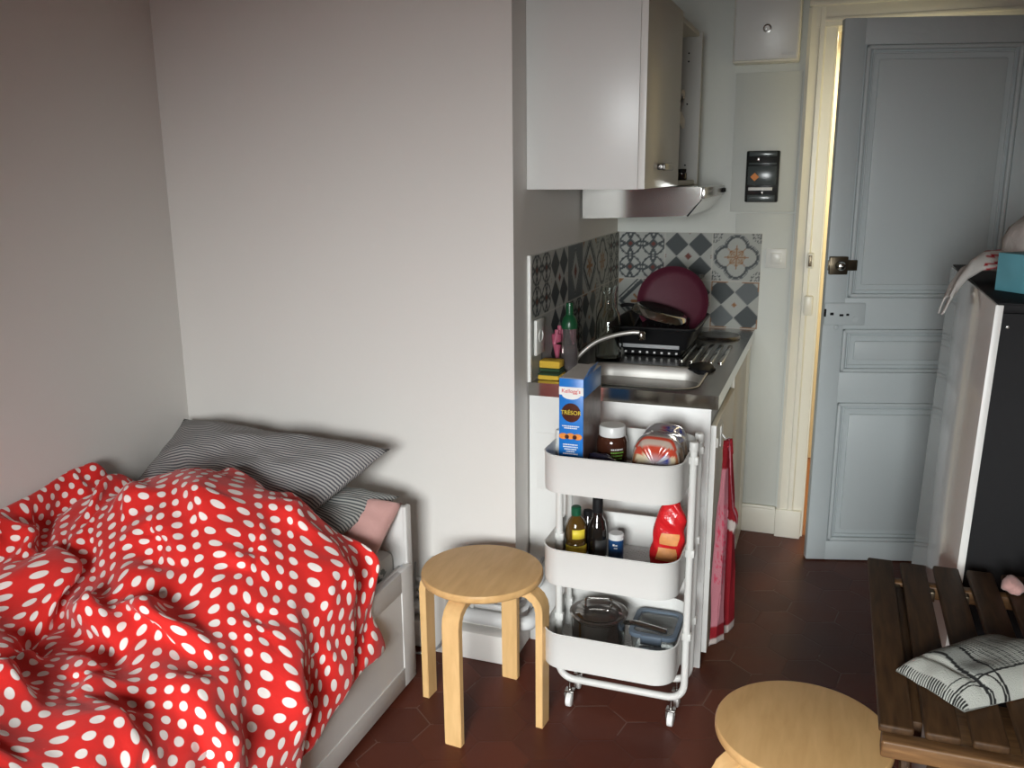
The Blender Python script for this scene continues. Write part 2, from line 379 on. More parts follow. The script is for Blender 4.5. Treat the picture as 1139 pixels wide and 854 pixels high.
def grid(nu, nv, fn, col=None, close=False):
    """bm grid with optional point colours; fn(u,v)->xyz"""
    bm = new_bm(); V = []
    cl = bm.verts.layers.float_color.new('paint') if col else None
    uvl = bm.loops.layers.uv.new('cloth')
    for j in range(nv+1):
        row = []
        for i in range(nu+1):
            u, v = i/nu, j/nv
            x = bm.verts.new(fn(u, v))
            if col: x[cl] = (*col(u, v), 1)
            row.append(x)
        V.append(row)
    for j in range(nv):
        for i in range(nu):
            f = bm.faces.new((V[j][i], V[j][i+1], V[j+1][i+1], V[j+1][i]))
            for lp, (a, b) in zip(f.loops, ((i, j), (i+1, j), (i+1, j+1), (i, j+1))): lp[uvl].uv = (a/nu, b/nv)
    return bm
def text(name, s, m, parent, size, origin, ux, uy, ext=0.0006, align='CENTER'):
    """lettering as mesh, ux/uy are the writing plane's directions"""
    cu = bpy.data.curves.new(name, 'FONT'); cu.body = s; cu.size = size; cu.extrude = ext; cu.align_x = align; cu.align_y = 'CENTER'; cu.resolution_u = 3
    tmp = bpy.data.objects.new(name, cu); C.objects.link(tmp)
    dg = bpy.context.evaluated_depsgraph_get(); me = bpy.data.meshes.new_from_object(tmp.evaluated_get(dg))
    bpy.data.objects.remove(tmp); bpy.data.curves.remove(cu)
    ux = Vector(ux).normalized(); uy = Vector(uy).normalized(); n = ux.cross(uy)
    off = Vector((0, 0, 0)); q = parent
    while q is not None: off += q.location; q = q.parent
    o3 = Vector(origin)-off
    me.transform(Matrix(((ux.x, uy.x, n.x, o3.x), (ux.y, uy.y, n.y, o3.y), (ux.z, uy.z, n.z, o3.z), (0, 0, 0, 1))))
    me.name = name; me.materials.clear(); me.materials.append(M[m])
    o = bpy.data.objects.new(name, me); C.objects.link(o); o.parent = parent
    return o
def hash2(i, j, s=0):
    x = math.sin(i*127.1+j*311.7+s*74.7)*43758.5453; return x-math.floor(x)
def vnoise(x, y, s=0):
    i, j = math.floor(x), math.floor(y); fx, fy = x-i, y-j
    fx = fx*fx*(3-2*fx); fy = fy*fy*(3-2*fy)
    a = hash2(i, j, s)*(1-fx)+hash2(i+1, j, s)*fx; b = hash2(i, j+1, s)*(1-fx)+hash2(i+1, j+1, s)*fx
    return a*(1-fy)+b*fy

# ================================================================== THE ROOM
X0, X1, YB, YC, YF, ZC = -2.132, 1.02, 2.495, 3.84, -1.70, 2.62
XD = -0.894
struct('floor', B(((X0-0.1, YF-0.1, -0.05), (X1+0.1, YC+0.02, 0)), bev=0), 'floor')
struct('ceiling', B(((X0-0.1, YF-0.1, ZC), (X1+0.1, YC+0.1, ZC+0.08)), bev=0), 'ceil')
struct('wall_left', B(((X0-0.1, YF-0.1, 0), (X0, YB, ZC)), bev=0), 'wall')
struct('wall_back', B(((X0-0.1, YB, 0), (XD, YB+0.12, ZC)), bev=0), 'wall')
struct('wall_alcove', B(((XD-0.12, YB+0.12, 0), (XD, YC+0.1, ZC)), bev=0), 'wall')
DX0, DX1, DZ = -0.055, 0.80, 2.09
struct('wall_kitchen', B(((XD, YC, 0), (DX0, YC+0.14, ZC)), ((DX1, YC, 0), (X1, YC+0.14, ZC)), ((DX0, YC, DZ), (DX1, YC+0.14, ZC)), bev=0), 'kwall')
struct('wall_right', B(((X1, YF-0.1, 0), (X1+0.1, YC+0.14, ZC)), bev=0), 'dwall')
# window wall behind the camera
WX0, WX1, WZ0, WZ1 = -0.72, 0.42, 0.85, 2.0
struct('wall_front', B(((X0, YF-0.1, 0), (WX0, YF, ZC)), ((WX1, YF-0.1, 0), (X1, YF, ZC)), ((WX0, YF-0.1, 0), (WX1, YF, WZ0)), ((WX0, YF-0.1, WZ1), (WX1, YF, ZC)), bev=0), 'dwall')
bm = new_bm()
fw = 0.05
for a, b in (((WX0, YF-0.07, WZ0), (WX0+fw, YF-0.02, WZ1)), ((WX1-fw, YF-0.07, WZ0), (WX1, YF-0.02, WZ1)), ((WX0+fw, YF-0.07, WZ0), (WX1-fw, YF-0.02, WZ0+fw)), ((WX0+fw, YF-0.07, WZ1-fw), (WX1-fw, YF-0.02, WZ1)), (((WX0+WX1)/2-0.03, YF-0.07, WZ0+fw), ((WX0+WX1)/2+0.03, YF-0.02, WZ1-fw))):
    box(bm, a, b, 0.004)
win = struct('window_1', bm, 'casing')
bm = B(((WX0+fw, YF-0.05, WZ0+fw), ((WX0+WX1)/2-0.03, YF-0.045, WZ1-fw)), (((WX0+WX1)/2+0.03, YF-0.05, WZ0+fw), (WX1-fw, YF-0.045, WZ1-fw)), bev=0)
build('window_pane', bm, 'glass', win)

t = tag(build('window_curtain', grid(60, 8, lambda u, v: (-2.0+0.85*u, -1.62+0.022*math.sin(u*44), 0.25+2.1*v)), 'curtain', ang=80), 'dark red curtain beside the window, seen only as a reflection in cooker hood', 'curtain')
t.modifiers.new('thick', 'SOLIDIFY').thickness = 0.004
# hallway beyond the door
struct('floor_hallway', B(((-0.9, YC+0.02, -0.05), (1.6, 5.1, -0.004)), bev=0), 'hallfloor')
struct('wall_hallway', B(((-0.9, 5.0, 0), (1.6, 5.08, 2.6)), ((-0.95, YC+0.14, 0), (-0.87, 5.0, 2.6)), ((1.55, YC+0.14, 0), (1.62, 5.0, 2.6)), ((-0.9, YC+0.14, 2.5), (1.6, 5.0, 2.6)), bev=0), 'hall')

# door casing (moulded)
bm = new_bm()
def casing_profile(x_out, x_in, sgn):
    return [(x_out, YC), (x_out, YC-0.022), (x_out+sgn*0.012, YC-0.030), (x_out+sgn*0.030, YC-0.022), (x_out+sgn*0.042, YC-0.018), (x_out+sgn*0.046, YC-0.026), (x_out+sgn*0.062, YC-0.026), (x_out+sgn*0.068, YC-0.014), (x_in, YC-0.012), (x_in, YC)]
prism(bm, casing_profile(-0.158, DX0, 1), 'z', 0.0, DZ+0.07)
prism(bm, casing_profile(DX1+0.10, DX1, -1), 'z', 0.0, DZ+0.07)
box(bm, (-0.150, YC-0.022, DZ), (DX1+0.10, YC, DZ+0.09), 0.004)
box(bm, (-0.156, YC-0.032, DZ+0.075), (DX1+0.10, YC, DZ+0.10), 0.004)
box(bm, (-0.10, YC-0.026, DZ+0.018), (DX1+0.05, YC, DZ+0.034), 0.004)
box(bm, (-0.163, YC-0.036, 0.0), (DX0-0.002, YC, 0.125), 0.003)
box(bm, (DX0, YC, 0), (DX0+0.008, YC+0.14, DZ), 0.001)
struct('trim_1', bm, 'casing')
struct('baseboard_kitchen', (lambda: (lambda b: (box(b, (-0.40, YC-0.014, 0), (-0.164, YC, 0.112), 0.003), box(b, (-0.40, YC-0.020, 0.112), (-0.164, YC, 0.128), 0.005), b)[-1])(new_bm()))(), 'casing')
# meter board and duct cover on the kitchen wall
struct('trim_2', B(((-0.420, YC-0.008, 1.392), (-0.166, YC, 1.935)), ((-0.395, YC-0.005, 0.13), (-0.166, YC, 1.385)), bev=0.002), 'kwall')
# boxed skirting along the foot of the bed-end wall
struct('baseboard_back', B(((-1.12, 2.435, 0), (XD, YB, 0.098)), ((-1.60, 2.450, 0), (-1.19, YB, 0.098)), bev=0.006), 'wall')
struct('trim_3', B(((-1.19, 2.44, 0), (-1.12, YB, 0.32)), bev=0.004), 'wall')

# ------------------------------------------------------------------ the door
TH = R(16)
hinge = Vector((0.80, 3.83, 0))
door = bpy.data.objects.new('door_1', None); C.objects.link(door); door['kind'] = 'structure'; door.location = hinge; door.rotation_euler = (0, 0, TH)
# local frame: -x = along the leaf, -y = towards the room
W_ = 0.856; H_ = 2.084
panels = [(0.225, 0.772, 1.082, 1.992), (0.225, 0.778, 0.790, 0.960), (0.225, 0.776, 0.087, 0.667)]
bm = new_bm()
T_ = 0.038
# leaf: stiles and rails around recessed panels (local y from 0 back to -? front face at y=0, body behind)
zs = [0.0] + sum([[p[2], p[3]] for p in panels[::-1]], []) + [H_]
box(bm, (-W_, 0, 0.004), (-0.779, T_, H_), 0.003); box(bm, (-0.222, 0, 0.004), (0, T_, H_), 0.003)
for a, b in ((0.004, 0.085), (0.668, 0.789), (0.961, 1.081), (1.993, H_)): box(bm, (-0.780, 0.0, a), (-0.221, T_, b), 0.001)
lf = build('door_leaf', bm, 'doorp', door)
for (a, b, z0, z1) in panels:
    bm = new_bm()
    box(bm, (-b-0.006, 0.012, z0-0.006), (-a+0.006, 0.030, z1+0.006), 0)
    g = 0.048
    box(bm, (-b+g, 0.004, z0+g), (-a-g, 0.020, z1-g), 0.006)
    # moulding: a rounded bead around the panel
    for q in ((-b, -0.006, z0, -b+0.016, 0.013, z1), (-a-0.016, -0.006, z0, -a, 0.013, z1), (-b, -0.006, z0, -a, 0.013, z0+0.016), (-b, -0.006, z1-0.016, -a, 0.013, z1)):
        box(bm, q[:3], q[3:], 0.006, 3)
    for k, (x0, z00, x1, z11) in enumerate(((-b+0.024, z0+0.016, -b+0.030, z1-0.016), (-a-0.030, z0+0.016, -a-0.024, z1-0.016), (-b+0.024, z0+0.024, -a-0.024, z0+0.030), (-b+0.024, z1-0.030, -a-0.024, z1-0.024))):
        box(bm, (x0, 0.004, z00), (x1, 0.013, z11), 0.003)
    build('door_panel', bm, 'doorp', lf)
bm = new_bm(); box(bm, (-0.853, -0.022, 1.172), (-0.785, 0, 1.240), 0.004); box(bm, (-0.856, -0.012, 1.186), (-0.748, 0, 1.226), 0.003)
lo = build('latch_case', bm, 'brass', door)
bm = new_bm(); lathe(bm, [(0.017, 0), (0.019, 0.004), (0.015, 0.012), (0.017, 0.02), (0.012, 0.03), (0.001, 0.033)], 0, 0, 0, 20, Matrix.Translation((-0.815, -0.02, 1.206)) @ Matrix.Rotation(R(90), 4, 'X'))
build('latch_knob', bm, 'steel', lo)
bm = new_bm(); box(bm, (-0.856, -0.010, 0.977), (-0.703, 0, 1.063), 0.004)
lathe(bm, [(0.011, 0), (0.011, 0.003)], 0, 0, 0, 16, Matrix.Translation((-0.74, -0.010, 1.0)) @ Matrix.Rotation(R(90), 4, 'X'))
box(bm, (-0.815, -0.012, 0.958), (-0.80, 0, 0.978), 0.004)
lo = build('lock_plate', bm, 'doorp', door)
bm = new_bm(); box(bm, (-0.835, -0.013, 1.016), (-0.822, -0.009, 1.026), 0.001); box(bm, (-0.80, -0.013, 1.012), (-0.785, -0.009, 1.02), 0.001); box(bm, (-0.774, -0.013, 1.014), (-0.764, -0.009, 1.022), 0.001); box(bm, (-0.856, -0.012, 1.01), (-0.850, 0.0, 1.04), 0.001)
build('keyhole', bm, 'black', lo)
# strike boxes on the casing
t = thing('strike_box', 'small metal latch keeper box on cream casing level with bronze latch', 'door keeper', (-0.09, YC-0.034, 1.17), 'door keepers')
part('case', B(((-0.103, YC-0.054, 1.172), (-0.078, YC-0.032, 1.232), ), bev=0.003), 'casing', t)
part('slot', B(((-0.097, YC-0.056, 1.180), (-0.084, YC-0.053, 1.224)), bev=0.001), 'brass', t)
t = thing('strike_box', 'white painted lock keeper box on the cream casing below the metal one', 'door keeper', (-0.09, YC-0.034, 0.98), 'door keepers')
part('case', B(((-0.103, YC-0.058, 0.98), (-0.070, YC-0.032, 1.06)), bev=0.004), 'casing', t)

# ------------------------------------------------------------------ tile pictures
WHT = (0.38, 0.39, 0.365); GRY = (0.055, 0.065, 0.068); LGR = (0.115, 0.13, 0.135); ORG = (0.26, 0.12, 0.045); RED = (0.15, 0.04, 0.03); GRT = (0.48, 0.47, 0.43); CRM = (0.36, 0.31, 0.24)  # tile palette lowered to carry the shade under the cooker hood
def tile_col(kind, u, v):
    if u < 0.012 or u > 0.988 or v < 0.012 or v > 0.988: return GRT
    x, y = u*2-1, v*2-1
    if kind == 0:      # four discs with leaf shapes around diamonds
        a, b = (u*2) % 1*2-1, (v*2) % 1*2-1
        r = math.hypot(a, b)
        for cx, cy in ((1, 1), (-1, 1), (1, -1), (-1, -1)):
            d = math.hypot(a-cx, b-cy)
            if abs(d-1.18) < 0.09: return GRY
        if abs(r-0.93) < 0.07: return GRY
        m = abs(a)+abs(b)
        if m < 0.26: return RED
        if m < 0.38: return CRM
        if m < 0.46: return ORG
        return WHT
    if kind == 1:      # lozenges
        a, b = abs(x), abs(y)
        if a+b < 0.17: return RED
        if a+b < 0.42: return WHT
        if abs(a-0.5)+abs(b-0.0) < 0.40 and False: return GRY
        for cx, cy in ((0.5, 0.5),):
            if abs(a-cx)+abs(b-cy) < 0.5: return GRY
        if a+b < 0.52 or abs(a-b) > 0.86: return WHT if a+b < 1.0 else RED if abs(a-1)+b < 0.12 or abs(b-1)+a < 0.12 else WHT
        return WHT
    if kind == 2:      # quatrefoil with flourish
        a, b = abs(x), abs(y)
        d = min(math.hypot(a-0.42, b), math.hypot(a, b-0.42))
        if abs(d-0.42) < 0.045 and not (a+b < 0.36): return GRY
        if abs(d-0.50) < 0.02: return LGR
        if d < 0.42:
            r = math.hypot(a, b); th = math.atan2(b, a)
            if r < 0.07: return ORG
            if r < 0.52 and (abs(math.sin(th*4)) < 0.16+0.1*r or abs(r-0.30-0.08*math.cos(8*th)) < 0.025): return ORG
            return CRM if r < 0.34 else WHT
        c = math.hypot(a-1, b-1)
        if c < 0.42 and (math.sin(16*math.atan2(1-b, 1-a))*0.10+c) % 0.22 < 0.085: return GRY
        return WHT
    if kind == 3:      # grey lozenge frame and orange star
        a, b = abs(x), abs(y); m = a+b
        if m < 0.78:
            r = math.hypot(x, y); th = math.atan2(y, x)
            if r < 0.30+0.15*math.cos(8*th): return ORG
            return WHT
        if m < 1.0: return GRY
        if m < 1.08: return WHT
        if m < 1.16: return GRY
        if m > 1.72: return ORG
        return WHT
    if kind == 4:      # chequered lozenges with one small orange lozenge
        a, b = abs(x), abs(y)
        if a+b < 0.13: return ORG
        if a+b < 0.42: return WHT
        if a > 0.94 and b > 0.60 or b > 0.955 and a > 0.3: return ORG
        if abs(a-0.55)+abs(b-0.55) < 0.56: return GRY if x*y < 0 else LGR
        return WHT
    if kind == 5:      # plain light tile with lozenge line
        a, b = abs(x), abs(y); m = a*1.5+b
        if abs(m-0.82) < 0.06: return GRY
        if m < 0.3: return RED
        return LGR if m > 0.9 else WHT
    if kind == 6:
        return LGR if (abs(x) < 0.08 and abs(y) < 0.5) else (0.34, 0.35, 0.33)
    return WHT
def tile_wall(name, origin, ux, rows, nrm, label):
    """rows: bottom row first, each a list of tile kinds; one tiled panel 9 mm thick"""
    o = Vector(origin); ux = Vector(ux); n = Vector(nrm); ncol = len(rows[0]); nr = len(rows); K = 46; S = 0.2
    def fn(u, v): return o+ux*(u*ncol*S)+Vector((0, 0, v*nr*S))+n*0.009
    def col(u, v):
        i = min(int(u*ncol), ncol-1); j = min(int(v*nr), nr-1)
        return tile_col(rows[j][i], u*ncol-i, v*nr-j)
    bm = grid(K*ncol, K*nr, fn, col)
    ob = build(name, bm, 'paint'); tag(ob, label, 'wall tiles')
    bm = new_bm(); a = o+ux*0.0; b = o+ux*(ncol*S)+n*0.0088+Vector((0, 0, nr*S))
    box(bm, tuple(a), tuple(b), 0)
    build('tile_backing', bm, 'cabedge', ob)
    return ob
tile_wall('tiled_splashback', (XD+0.0095, YC, 0.905), (1, 0, 0), [[3, 1, 4], [0, 1, 2]], (0, -1, 0), 'patterned cement tiles, six of them, on the wall behind the maroon pan')
ts = tile_wall('tiled_splashback', (XD, YC-1.2, 0.905), (0, 1, 0), [[6, 1, 0, 4, 2, 0], [0, 1, 5, 3, 2, 0]], (1, 0, 0), 'shaded patterned cement tiles along the side wall behind the soap bottle')
bm = B(((XD, 2.6205, 0.905), (XD+0.010, 2.6395, 1.307)), bev=0.001); part('edge_trim', bm, 'cabedge', ts)

# ================================================================== KITCHENETTE
WZ = 0.905; WX = -0.295; WY0 = 2.62
# base unit
t = thing('base_cabinet', 'white kitchen base unit whose bare side panel stands behind the trolley', 'cabinet', (-0.6, 3.2, 0))
part('side_panel', B(((XD+0.004, 2.624, 0.0), (-0.314, 2.642, 0.864)), bev=0.001), 'cab', t)
bm = new_bm(); box(bm, (XD+0.03, 2.6215, 0.30), (-0.322, 2.6245, 0.548), 0.0015); box(bm, (XD+0.03, 2.6215, 0.551), (-0.322, 2.6245, 0.742), 0.0015)
part('back_board', bm, 'cab', t)
part('carcass', B(((XD+0.004, 2.645, 0.09), (-0.320, 3.82, 0.862)), ((XD+0.004, 2.66, 0.0), (-0.37, 3.82, 0.09)), bev=0.001), 'cabin', t)
d = part('door', B(((-0.3155, 2.642, 0.05), (-0.2985, 3.15, 0.808)), bev=0.0015), 'doorbeige', t)
part('edge_band', B(((-0.3158, 2.6405, 0.05), (-0.2982, 2.6425, 0.808)), bev=0.0005), 'cabedge', d)
part('door', B(((-0.3155, 3.156, 0.09), (-0.300, 3.60, 0.855)), bev=0.0015), 'doorbeige', t)
part('filler_strip', B(((-0.322, 3.61, 0.0), (-0.306, 3.83, 0.862)), bev=0.0015), 'cabedge', t)

# worktop with sink and hob
bm = new_bm()
def wtop():
    bm = new_bm()
    bx0, bx1, by0, by1 = -0.775, -0.372, 2.665, 2.985      # bowl
    hole = rrect(bx0, by0, bx1, by1, 0.075, 8)
    out = [(XD+0.0045, WY0), (WX, WY0), (WX, YC-0.002), (XD+0.0045, YC-0.002)]
    ov = [bm.verts.new((x, y, WZ)) for x, y in out]; hv = [bm.verts.new((x, y, WZ)) for x, y in hole]
    eds = [bm.edges.new((ov[i], ov[(i+1) % 4])) for i in range(4)] + [bm.edges.new((hv[i], hv[(i+1) % len(hv)])) for i in range(len(hv))]
    bmesh.ops.triangle_fill(bm, use_beauty=True, edges=eds)
    # apron
    lo = [bm.verts.new((x, y, WZ-0.040)) for x, y in out]
    for i in range(4): bm.faces.new((ov[i], ov[(i+1) % 4], lo[(i+1) % 4], lo[i]))
    bm.faces.new(lo)
    return bm
wt = thing('worktop', 'stainless steel worktop with sink over the white base unit', 'worktop', (-0.6, 3.2, WZ))
part('counter_sheet', wtop(), 'steel', wt, ang=20)
bm = new_bm()
prev = None
for off, z in ((0.006, 0.003), (0.002, 0.004), (-0.004, 0.0), (-0.012, -0.03), (-0.020, -0.12), (-0.045, -0.145), (-0.12, -0.150)):
    o = rrect(-0.775-off, 2.665-off, -0.372+off, 2.985+off, max(0.01, 0.075+off*0.6), 8)
    ring = [bm.verts.new((x, y, WZ+z)) for x, y in o]
    if prev:
        for i in range(len(ring)): bm.faces.new((prev[i], prev[(i+1) % len(ring)], ring[(i+1) % len(ring)], ring[i]))
    prev = ring
bm.faces.new(prev)
bw = part('sink_bowl', bm, 'bowl', wt, 50)
bm = new_bm(); lathe(bm, [(0.045, 0), (0.045, 0.004), (0.035, 0.004), (0.030, 0.001), (0.0, 0.001)], -0.57, 2.83, WZ-0.150, 28); part('drain', bm, 'dsteel', bw)
# folded edge of the sheet, front and right
part('folded_edge', B(((XD+0.0045, WY0-0.002, WZ-0.041), (WX+0.002, WY0+0.001, WZ+0.0015)), ((WX-0.001, WY0, WZ-0.041), (WX+0.002, YC-0.003, WZ+0.0015)), bev=0.0), 'polish', wt)
for k in range(5):
    bm = new_bm(); box(bm, (-0.492+k*0.034, 3.09, WZ-0.0005), (-0.476+k*0.034, 3.42, WZ+0.0055), 0.0025, 3); part('drainer_rib', bm, 'polish', wt)
hb = new_bm(); lathe(hb, [(0.082, 0), (0.085, 0.006), (0.080, 0.012), (0.070, 0.013), (0.012, 0.012), (0.0, 0.010)], -0.415, 3.60, WZ, 40); part('hob_plate', hb, 'dsteel', wt)
hb = new_bm(); lathe(hb, [(0.082, 0), (0.085, 0.006), (0.080, 0.012), (0.070, 0.013), (0.012, 0.012), (0.0, 0.010)], -0.72, 3.60, WZ, 40); part('hob_plate', hb, 'dsteel', wt)

# tap
t = thing('kitchen_tap', 'chrome mixer tap with long curved spout over the sink', 'tap', (-0.815, 2.86, WZ))
bm = new_bm(); lathe(bm, [(0.026, 0), (0.026, 0.008), (0.020, 0.014), (0.019, 0.05), (0.022, 0.056), (0.018, 0.075), (0.0, 0.080)], -0.815, 2.86, WZ, 24); bd = part('tap_body', bm, 'polish', t)
bm = new_bm(); tube(bm, [(-0.815, 2.86, WZ+0.065), (-0.84, 2.85, WZ+0.085), (-0.865, 2.84, WZ+0.09)], 0.006, 8, 3); part('tap_lever', bm, 'polish', bd)
bm = new_bm(); tube(bm, [(-0.805, 2.87, WZ+0.03), (-0.785, 2.885, WZ+0.055), (-0.745, 2.91, WZ+0.088), (-0.690, 2.94, WZ+0.108), (-0.640, 2.96, WZ+0.117), (-0.608, 2.965, WZ+0.118)], 0.0075, 12, 6); part('spout', bm, 'bowl', t)
bm = new_bm(); lathe(bm, [(0.011, 0), (0.0125, 0.004), (0.0125, 0.022), (0.009, 0.028)], -0.600, 2.966, WZ+0.094, 18); part('aerator', bm, 'polish', t)

# upper cabinet
t = thing('wall_cabinet', 'white wall cabinet above the sink with one closed door and one open bay', 'cabinet', (-0.72, 3.15, 1.507))
cz0, cz1, yy1 = 1.507, 2.077, 3.68
part('side_panel', B(((XD+0.001, 2.615, cz0), (-0.5535, 2.633, cz1)), bev=0.001), 'cab', t)
part('carcass', B(((XD+0.001, 2.633, cz0), (-0.555, 3.195, cz0+0.018)), ((XD+0.001, 2.633, cz1-0.018), (-0.555, 3.195, cz1)), ((XD+0.001, 3.178, cz0), (-0.555, 3.196, cz1)), ((XD+0.001, 3.196, cz0), (-0.548, yy1, cz0+0.016)), ((XD+0.001, 3.196, cz1-0.018), (-0.548, yy1, cz1)), ((XD+0.001, 3.196, cz0), (XD+0.006, yy1, cz1)), bev=0.001), 'cabin', t)
bm = new_bm(); box(bm, (XD+0.001, yy1-0.018, cz0), (-0.535, yy1, cz1), 0.001)
sp = part('end_panel', bm, 'cabin', t)
for z in (1.58, 1.812, 1.97, 2.0):
    bm = new_bm(); box(bm, (-0.588, yy1-0.0185, z-0.003), (-0.582, yy1-0.0178, z+0.003), 0); part('pin_hole', bm, 'black', sp)
part('shelf', B(((XD+0.008, 3.20, 1.800), (-0.60, yy1-0.02, 1.816)), bev=0.001), 'cabedge', t)
dr = part('door', B(((-0.5515, 2.614, cz0+0.001), (-0.5325, 3.192, cz1-0.001)), bev=0.0012), 'doorbeige', t)
part('edge_band', B(((-0.5518, 2.6125, cz0+0.001), (-0.5322, 2.6145, cz1-0.001)), bev=0.0004), 'cabedge', dr)
bm = new_bm(); box(bm, (-0.532, 2.80, 1.562), (-0.508, 2.814, 1.580), 0.003); box(bm, (-0.532, 2.93, 1.562), (-0.508, 2.944, 1.580), 0.003); box(bm, (-0.516, 2.795, 1.560), (-0.506, 2.949, 1.582), 0.004)
part('handle', bm, 'dsteel', dr)
# things in the open bay
def crumple(name, m, c, s, seed, parent=None, label=None, cat=None, group=None, sub=3, amp=0.35, flat=False, ang=60):
    bm = new_bm(); bmesh.ops.create_icosphere(bm, subdivisions=sub, radius=1.0)
    for v in bm.verts:
        p = v.co.copy()
        k = 1+amp*(vnoise(p.x*2.2+seed, p.y*2.2+p.z*1.7, seed)-0.5)+amp*0.6*(vnoise(p.x*5+seed, p.z*5-p.y*4, seed+3)-0.5)
        q = p*k
        if flat: q.z = max(q.z, -0.55)
        v.co = Vector((c[0]+q.x*s[0], c[1]+q.y*s[1], c[2]+q.z*s[2]))
    if parent: return part(name, bm, m, parent, ang)
    base = (c[0], c[1], c[2]-s[2]*(0.55 if flat else 1))
    o = build(name, bm, m, ang=ang); local(o, base); tag(o, label, cat, group); return o
t = thing('dish_cloth', 'pale cloth bundled on the shelf in the open cabinet bay, hanging over its edge', 'cloth', (-0.62, 3.60, 1.816))
crumple('folded_bundle', 'clothw', (-0.64, 3.60, 1.835), (0.055, 0.05, 0.035), 2, t, flat=True)
bm = grid(6, 14, lambda u, v: (-0.596+0.012*math.sin(v*5+u*3), 3.575+0.045*u+0.008*math.sin(9*v), 1.852-0.125*v+0.01*math.sin(u*7)))
part('hanging_corner', bm, 'clothw', t)
t = thing('jar', 'small dark jar standing at the bottom of the open cabinet bay', 'jar', (-0.588, 3.61, 1.523))
bm = new_bm(); lathe(bm, [(0.018, 0), (0.020, 0.004), (0.020, 0.026), (0.016, 0.03)], -0.588, 3.61, 1.523, 20); part('body', bm, 'vin', t)
bm = new_bm(); lathe(bm, [(0.017, 0.03), (0.017, 0.042), (0.0, 0.043)], -0.588, 3.61, 1.523, 20); part('lid', bm, 'black', t)

# hood
t = thing('cooker_hood', 'stainless steel cooker hood under the open end of the wall cabinet', 'cooker hood', (-0.68, 3.52, 1.39))
hp = [(XD+0.010, 1.390), (-0.500, 1.402), (-0.455, 1.455), (-0.452, 1.503), (XD+0.010, 1.503)]
bm = new_bm(); vs = prism(bm, hp, 'y', 3.22, 3.832)
bmesh.ops.bevel(bm, geom=[e for e in bm.edges], offset=0.003, segments=2, affect='EDGES')
part('canopy', bm, 'hoodsteel', t, ang=30)
bm = new_bm(); box(bm, (-0.462, 3.26, 1.462), (-0.446, 3.832, 1.500), 0.002); st = part('control_strip', bm, 'steel', t)
for y in (3.74, 3.78, 3.81):
    bm = new_bm(); lathe(bm, [(0.009, 0), (0.008, 0.007), (0, 0.008)], 0, 0, 0, 14, Matrix.Translation((-0.446, y, 1.481)) @ Matrix.Rotation(R(90), 4, 'Y')); part('control_button', bm, 'black', st)
bm = new_bm(); prism(bm, [(-0.503, 1.4035), (-0.4545, 1.4595), (-0.4505, 1.4595), (-0.4985, 1.400)], 'y', 3.221, 3.226); part('corner_seam', bm, 'black', t)

# socket on the side tiles, switch on the kitchen wall
t = thing('wall_socket', 'white wall socket on the shaded side tiles above the steel worktop', 'socket', (XD+0.01, 2.70, 1.04))
part('plate', B(((XD+0.0095, 2.655, 0.985), (XD+0.020, 2.735, 1.100)), bev=0.003), 'switch', t)
bm = new_bm(); lathe(bm, [(0.021, 0), (0.021, 0.003), (0.018, 0.003), (0.017, 0.0005), (0, 0.0005)], 0, 0, 0, 24, Matrix.Translation((XD+0.0195, 2.695, 1.045)) @ Matrix.Rotation(R(90), 4, 'Y')); part('plug_well', bm, 'switch', t)
t = thing('light_switch', 'white square light switch on the wall right of the patterned tiles', 'switch', (-0.225, YC, 1.205))
part('plate', B(((-0.266, YC-0.014, 1.165), (-0.184, YC-0.004, 1.246)), bev=0.003), 'switch', t)
part('rocker', B(((-0.246, YC-0.019, 1.183), (-0.204, YC-0.013, 1.228)), bev=0.003), 'switch', t)

# electric meter, fuse box
t = thing('circuit_breaker', 'black main circuit breaker with orange sticker on the kitchen wall', 'circuit breaker', (-0.295, YC-0.008, 1.43))
part('housing', B(((-0.361, YC-0.050, 1.432), (-0.231, YC-0.008, 1.634)), bev=0.006), 'meter', t)
part('front_cover', B(((-0.352, YC-0.062, 1.500), (-0.240, YC-0.049, 1.575)), bev=0.004), 'meterg', t)
for z0, z1 in ((1.580, 1.588), (1.612, 1.630), (1.436, 1.462)): part('cover_rib', B(((-0.350, YC-0.056, z0), (-0.242, YC-0.049, z1)), bev=0.002), 'meterg', t)
bm = new_bm(); box(bm, (-0.336, YC-0.0655, 1.520), (-0.312, YC-0.061, 1.544), 0.001, 1, None)
c0 = Vector((-0.324, YC-0.063, 1.532)); bmesh.ops.transform(bm, matrix=Matrix.Translation(c0) @ Matrix.Rotation(R(45), 4, 'Y') @ Matrix.Translation(-c0), verts=bm.verts[:])
part('sticker', bm, 'orange', t)
part('rating_strip', B(((-0.347, YC-0.058, 1.479), (-0.254, YC-0.049, 1.491)), bev=0.001), 'white', t)
part('toggle', B(((-0.318, YC-0.062, 1.594), (-0.308, YC-0.049, 1.608)), bev=0.002), 'steel', t); part('screw', B(((-0.296, YC-0.062, 1.464), (-0.288, YC-0.049, 1.476)), bev=0.002), 'steel', t)
t = thing('fuse_box', 'white fuse box with round lock mounted high above the circuit breaker', 'fuse box', (-0.30, YC-0.05, 1.957))
part('housing', B(((-0.430, YC-0.085, 1.965), (-0.182, YC, 2.34)), bev=0.006), 'casing', t)
part('cover', B(((-0.425, YC-0.098, 1.972), (-0.187, YC-0.084, 2.335)), bev=0.006), 'cab', t)
bm = new_bm(); lathe(bm, [(0.016, 0), (0.016, 0.005), (0.011, 0.006), (0.010, 0.010), (0.0, 0.010)], 0, 0, 0, 24, Matrix.Translation((-0.303, YC-0.098, 2.085)) @ Matrix.Rotation(R(90), 4, 'X')); part('lock', bm, 'steel', t)
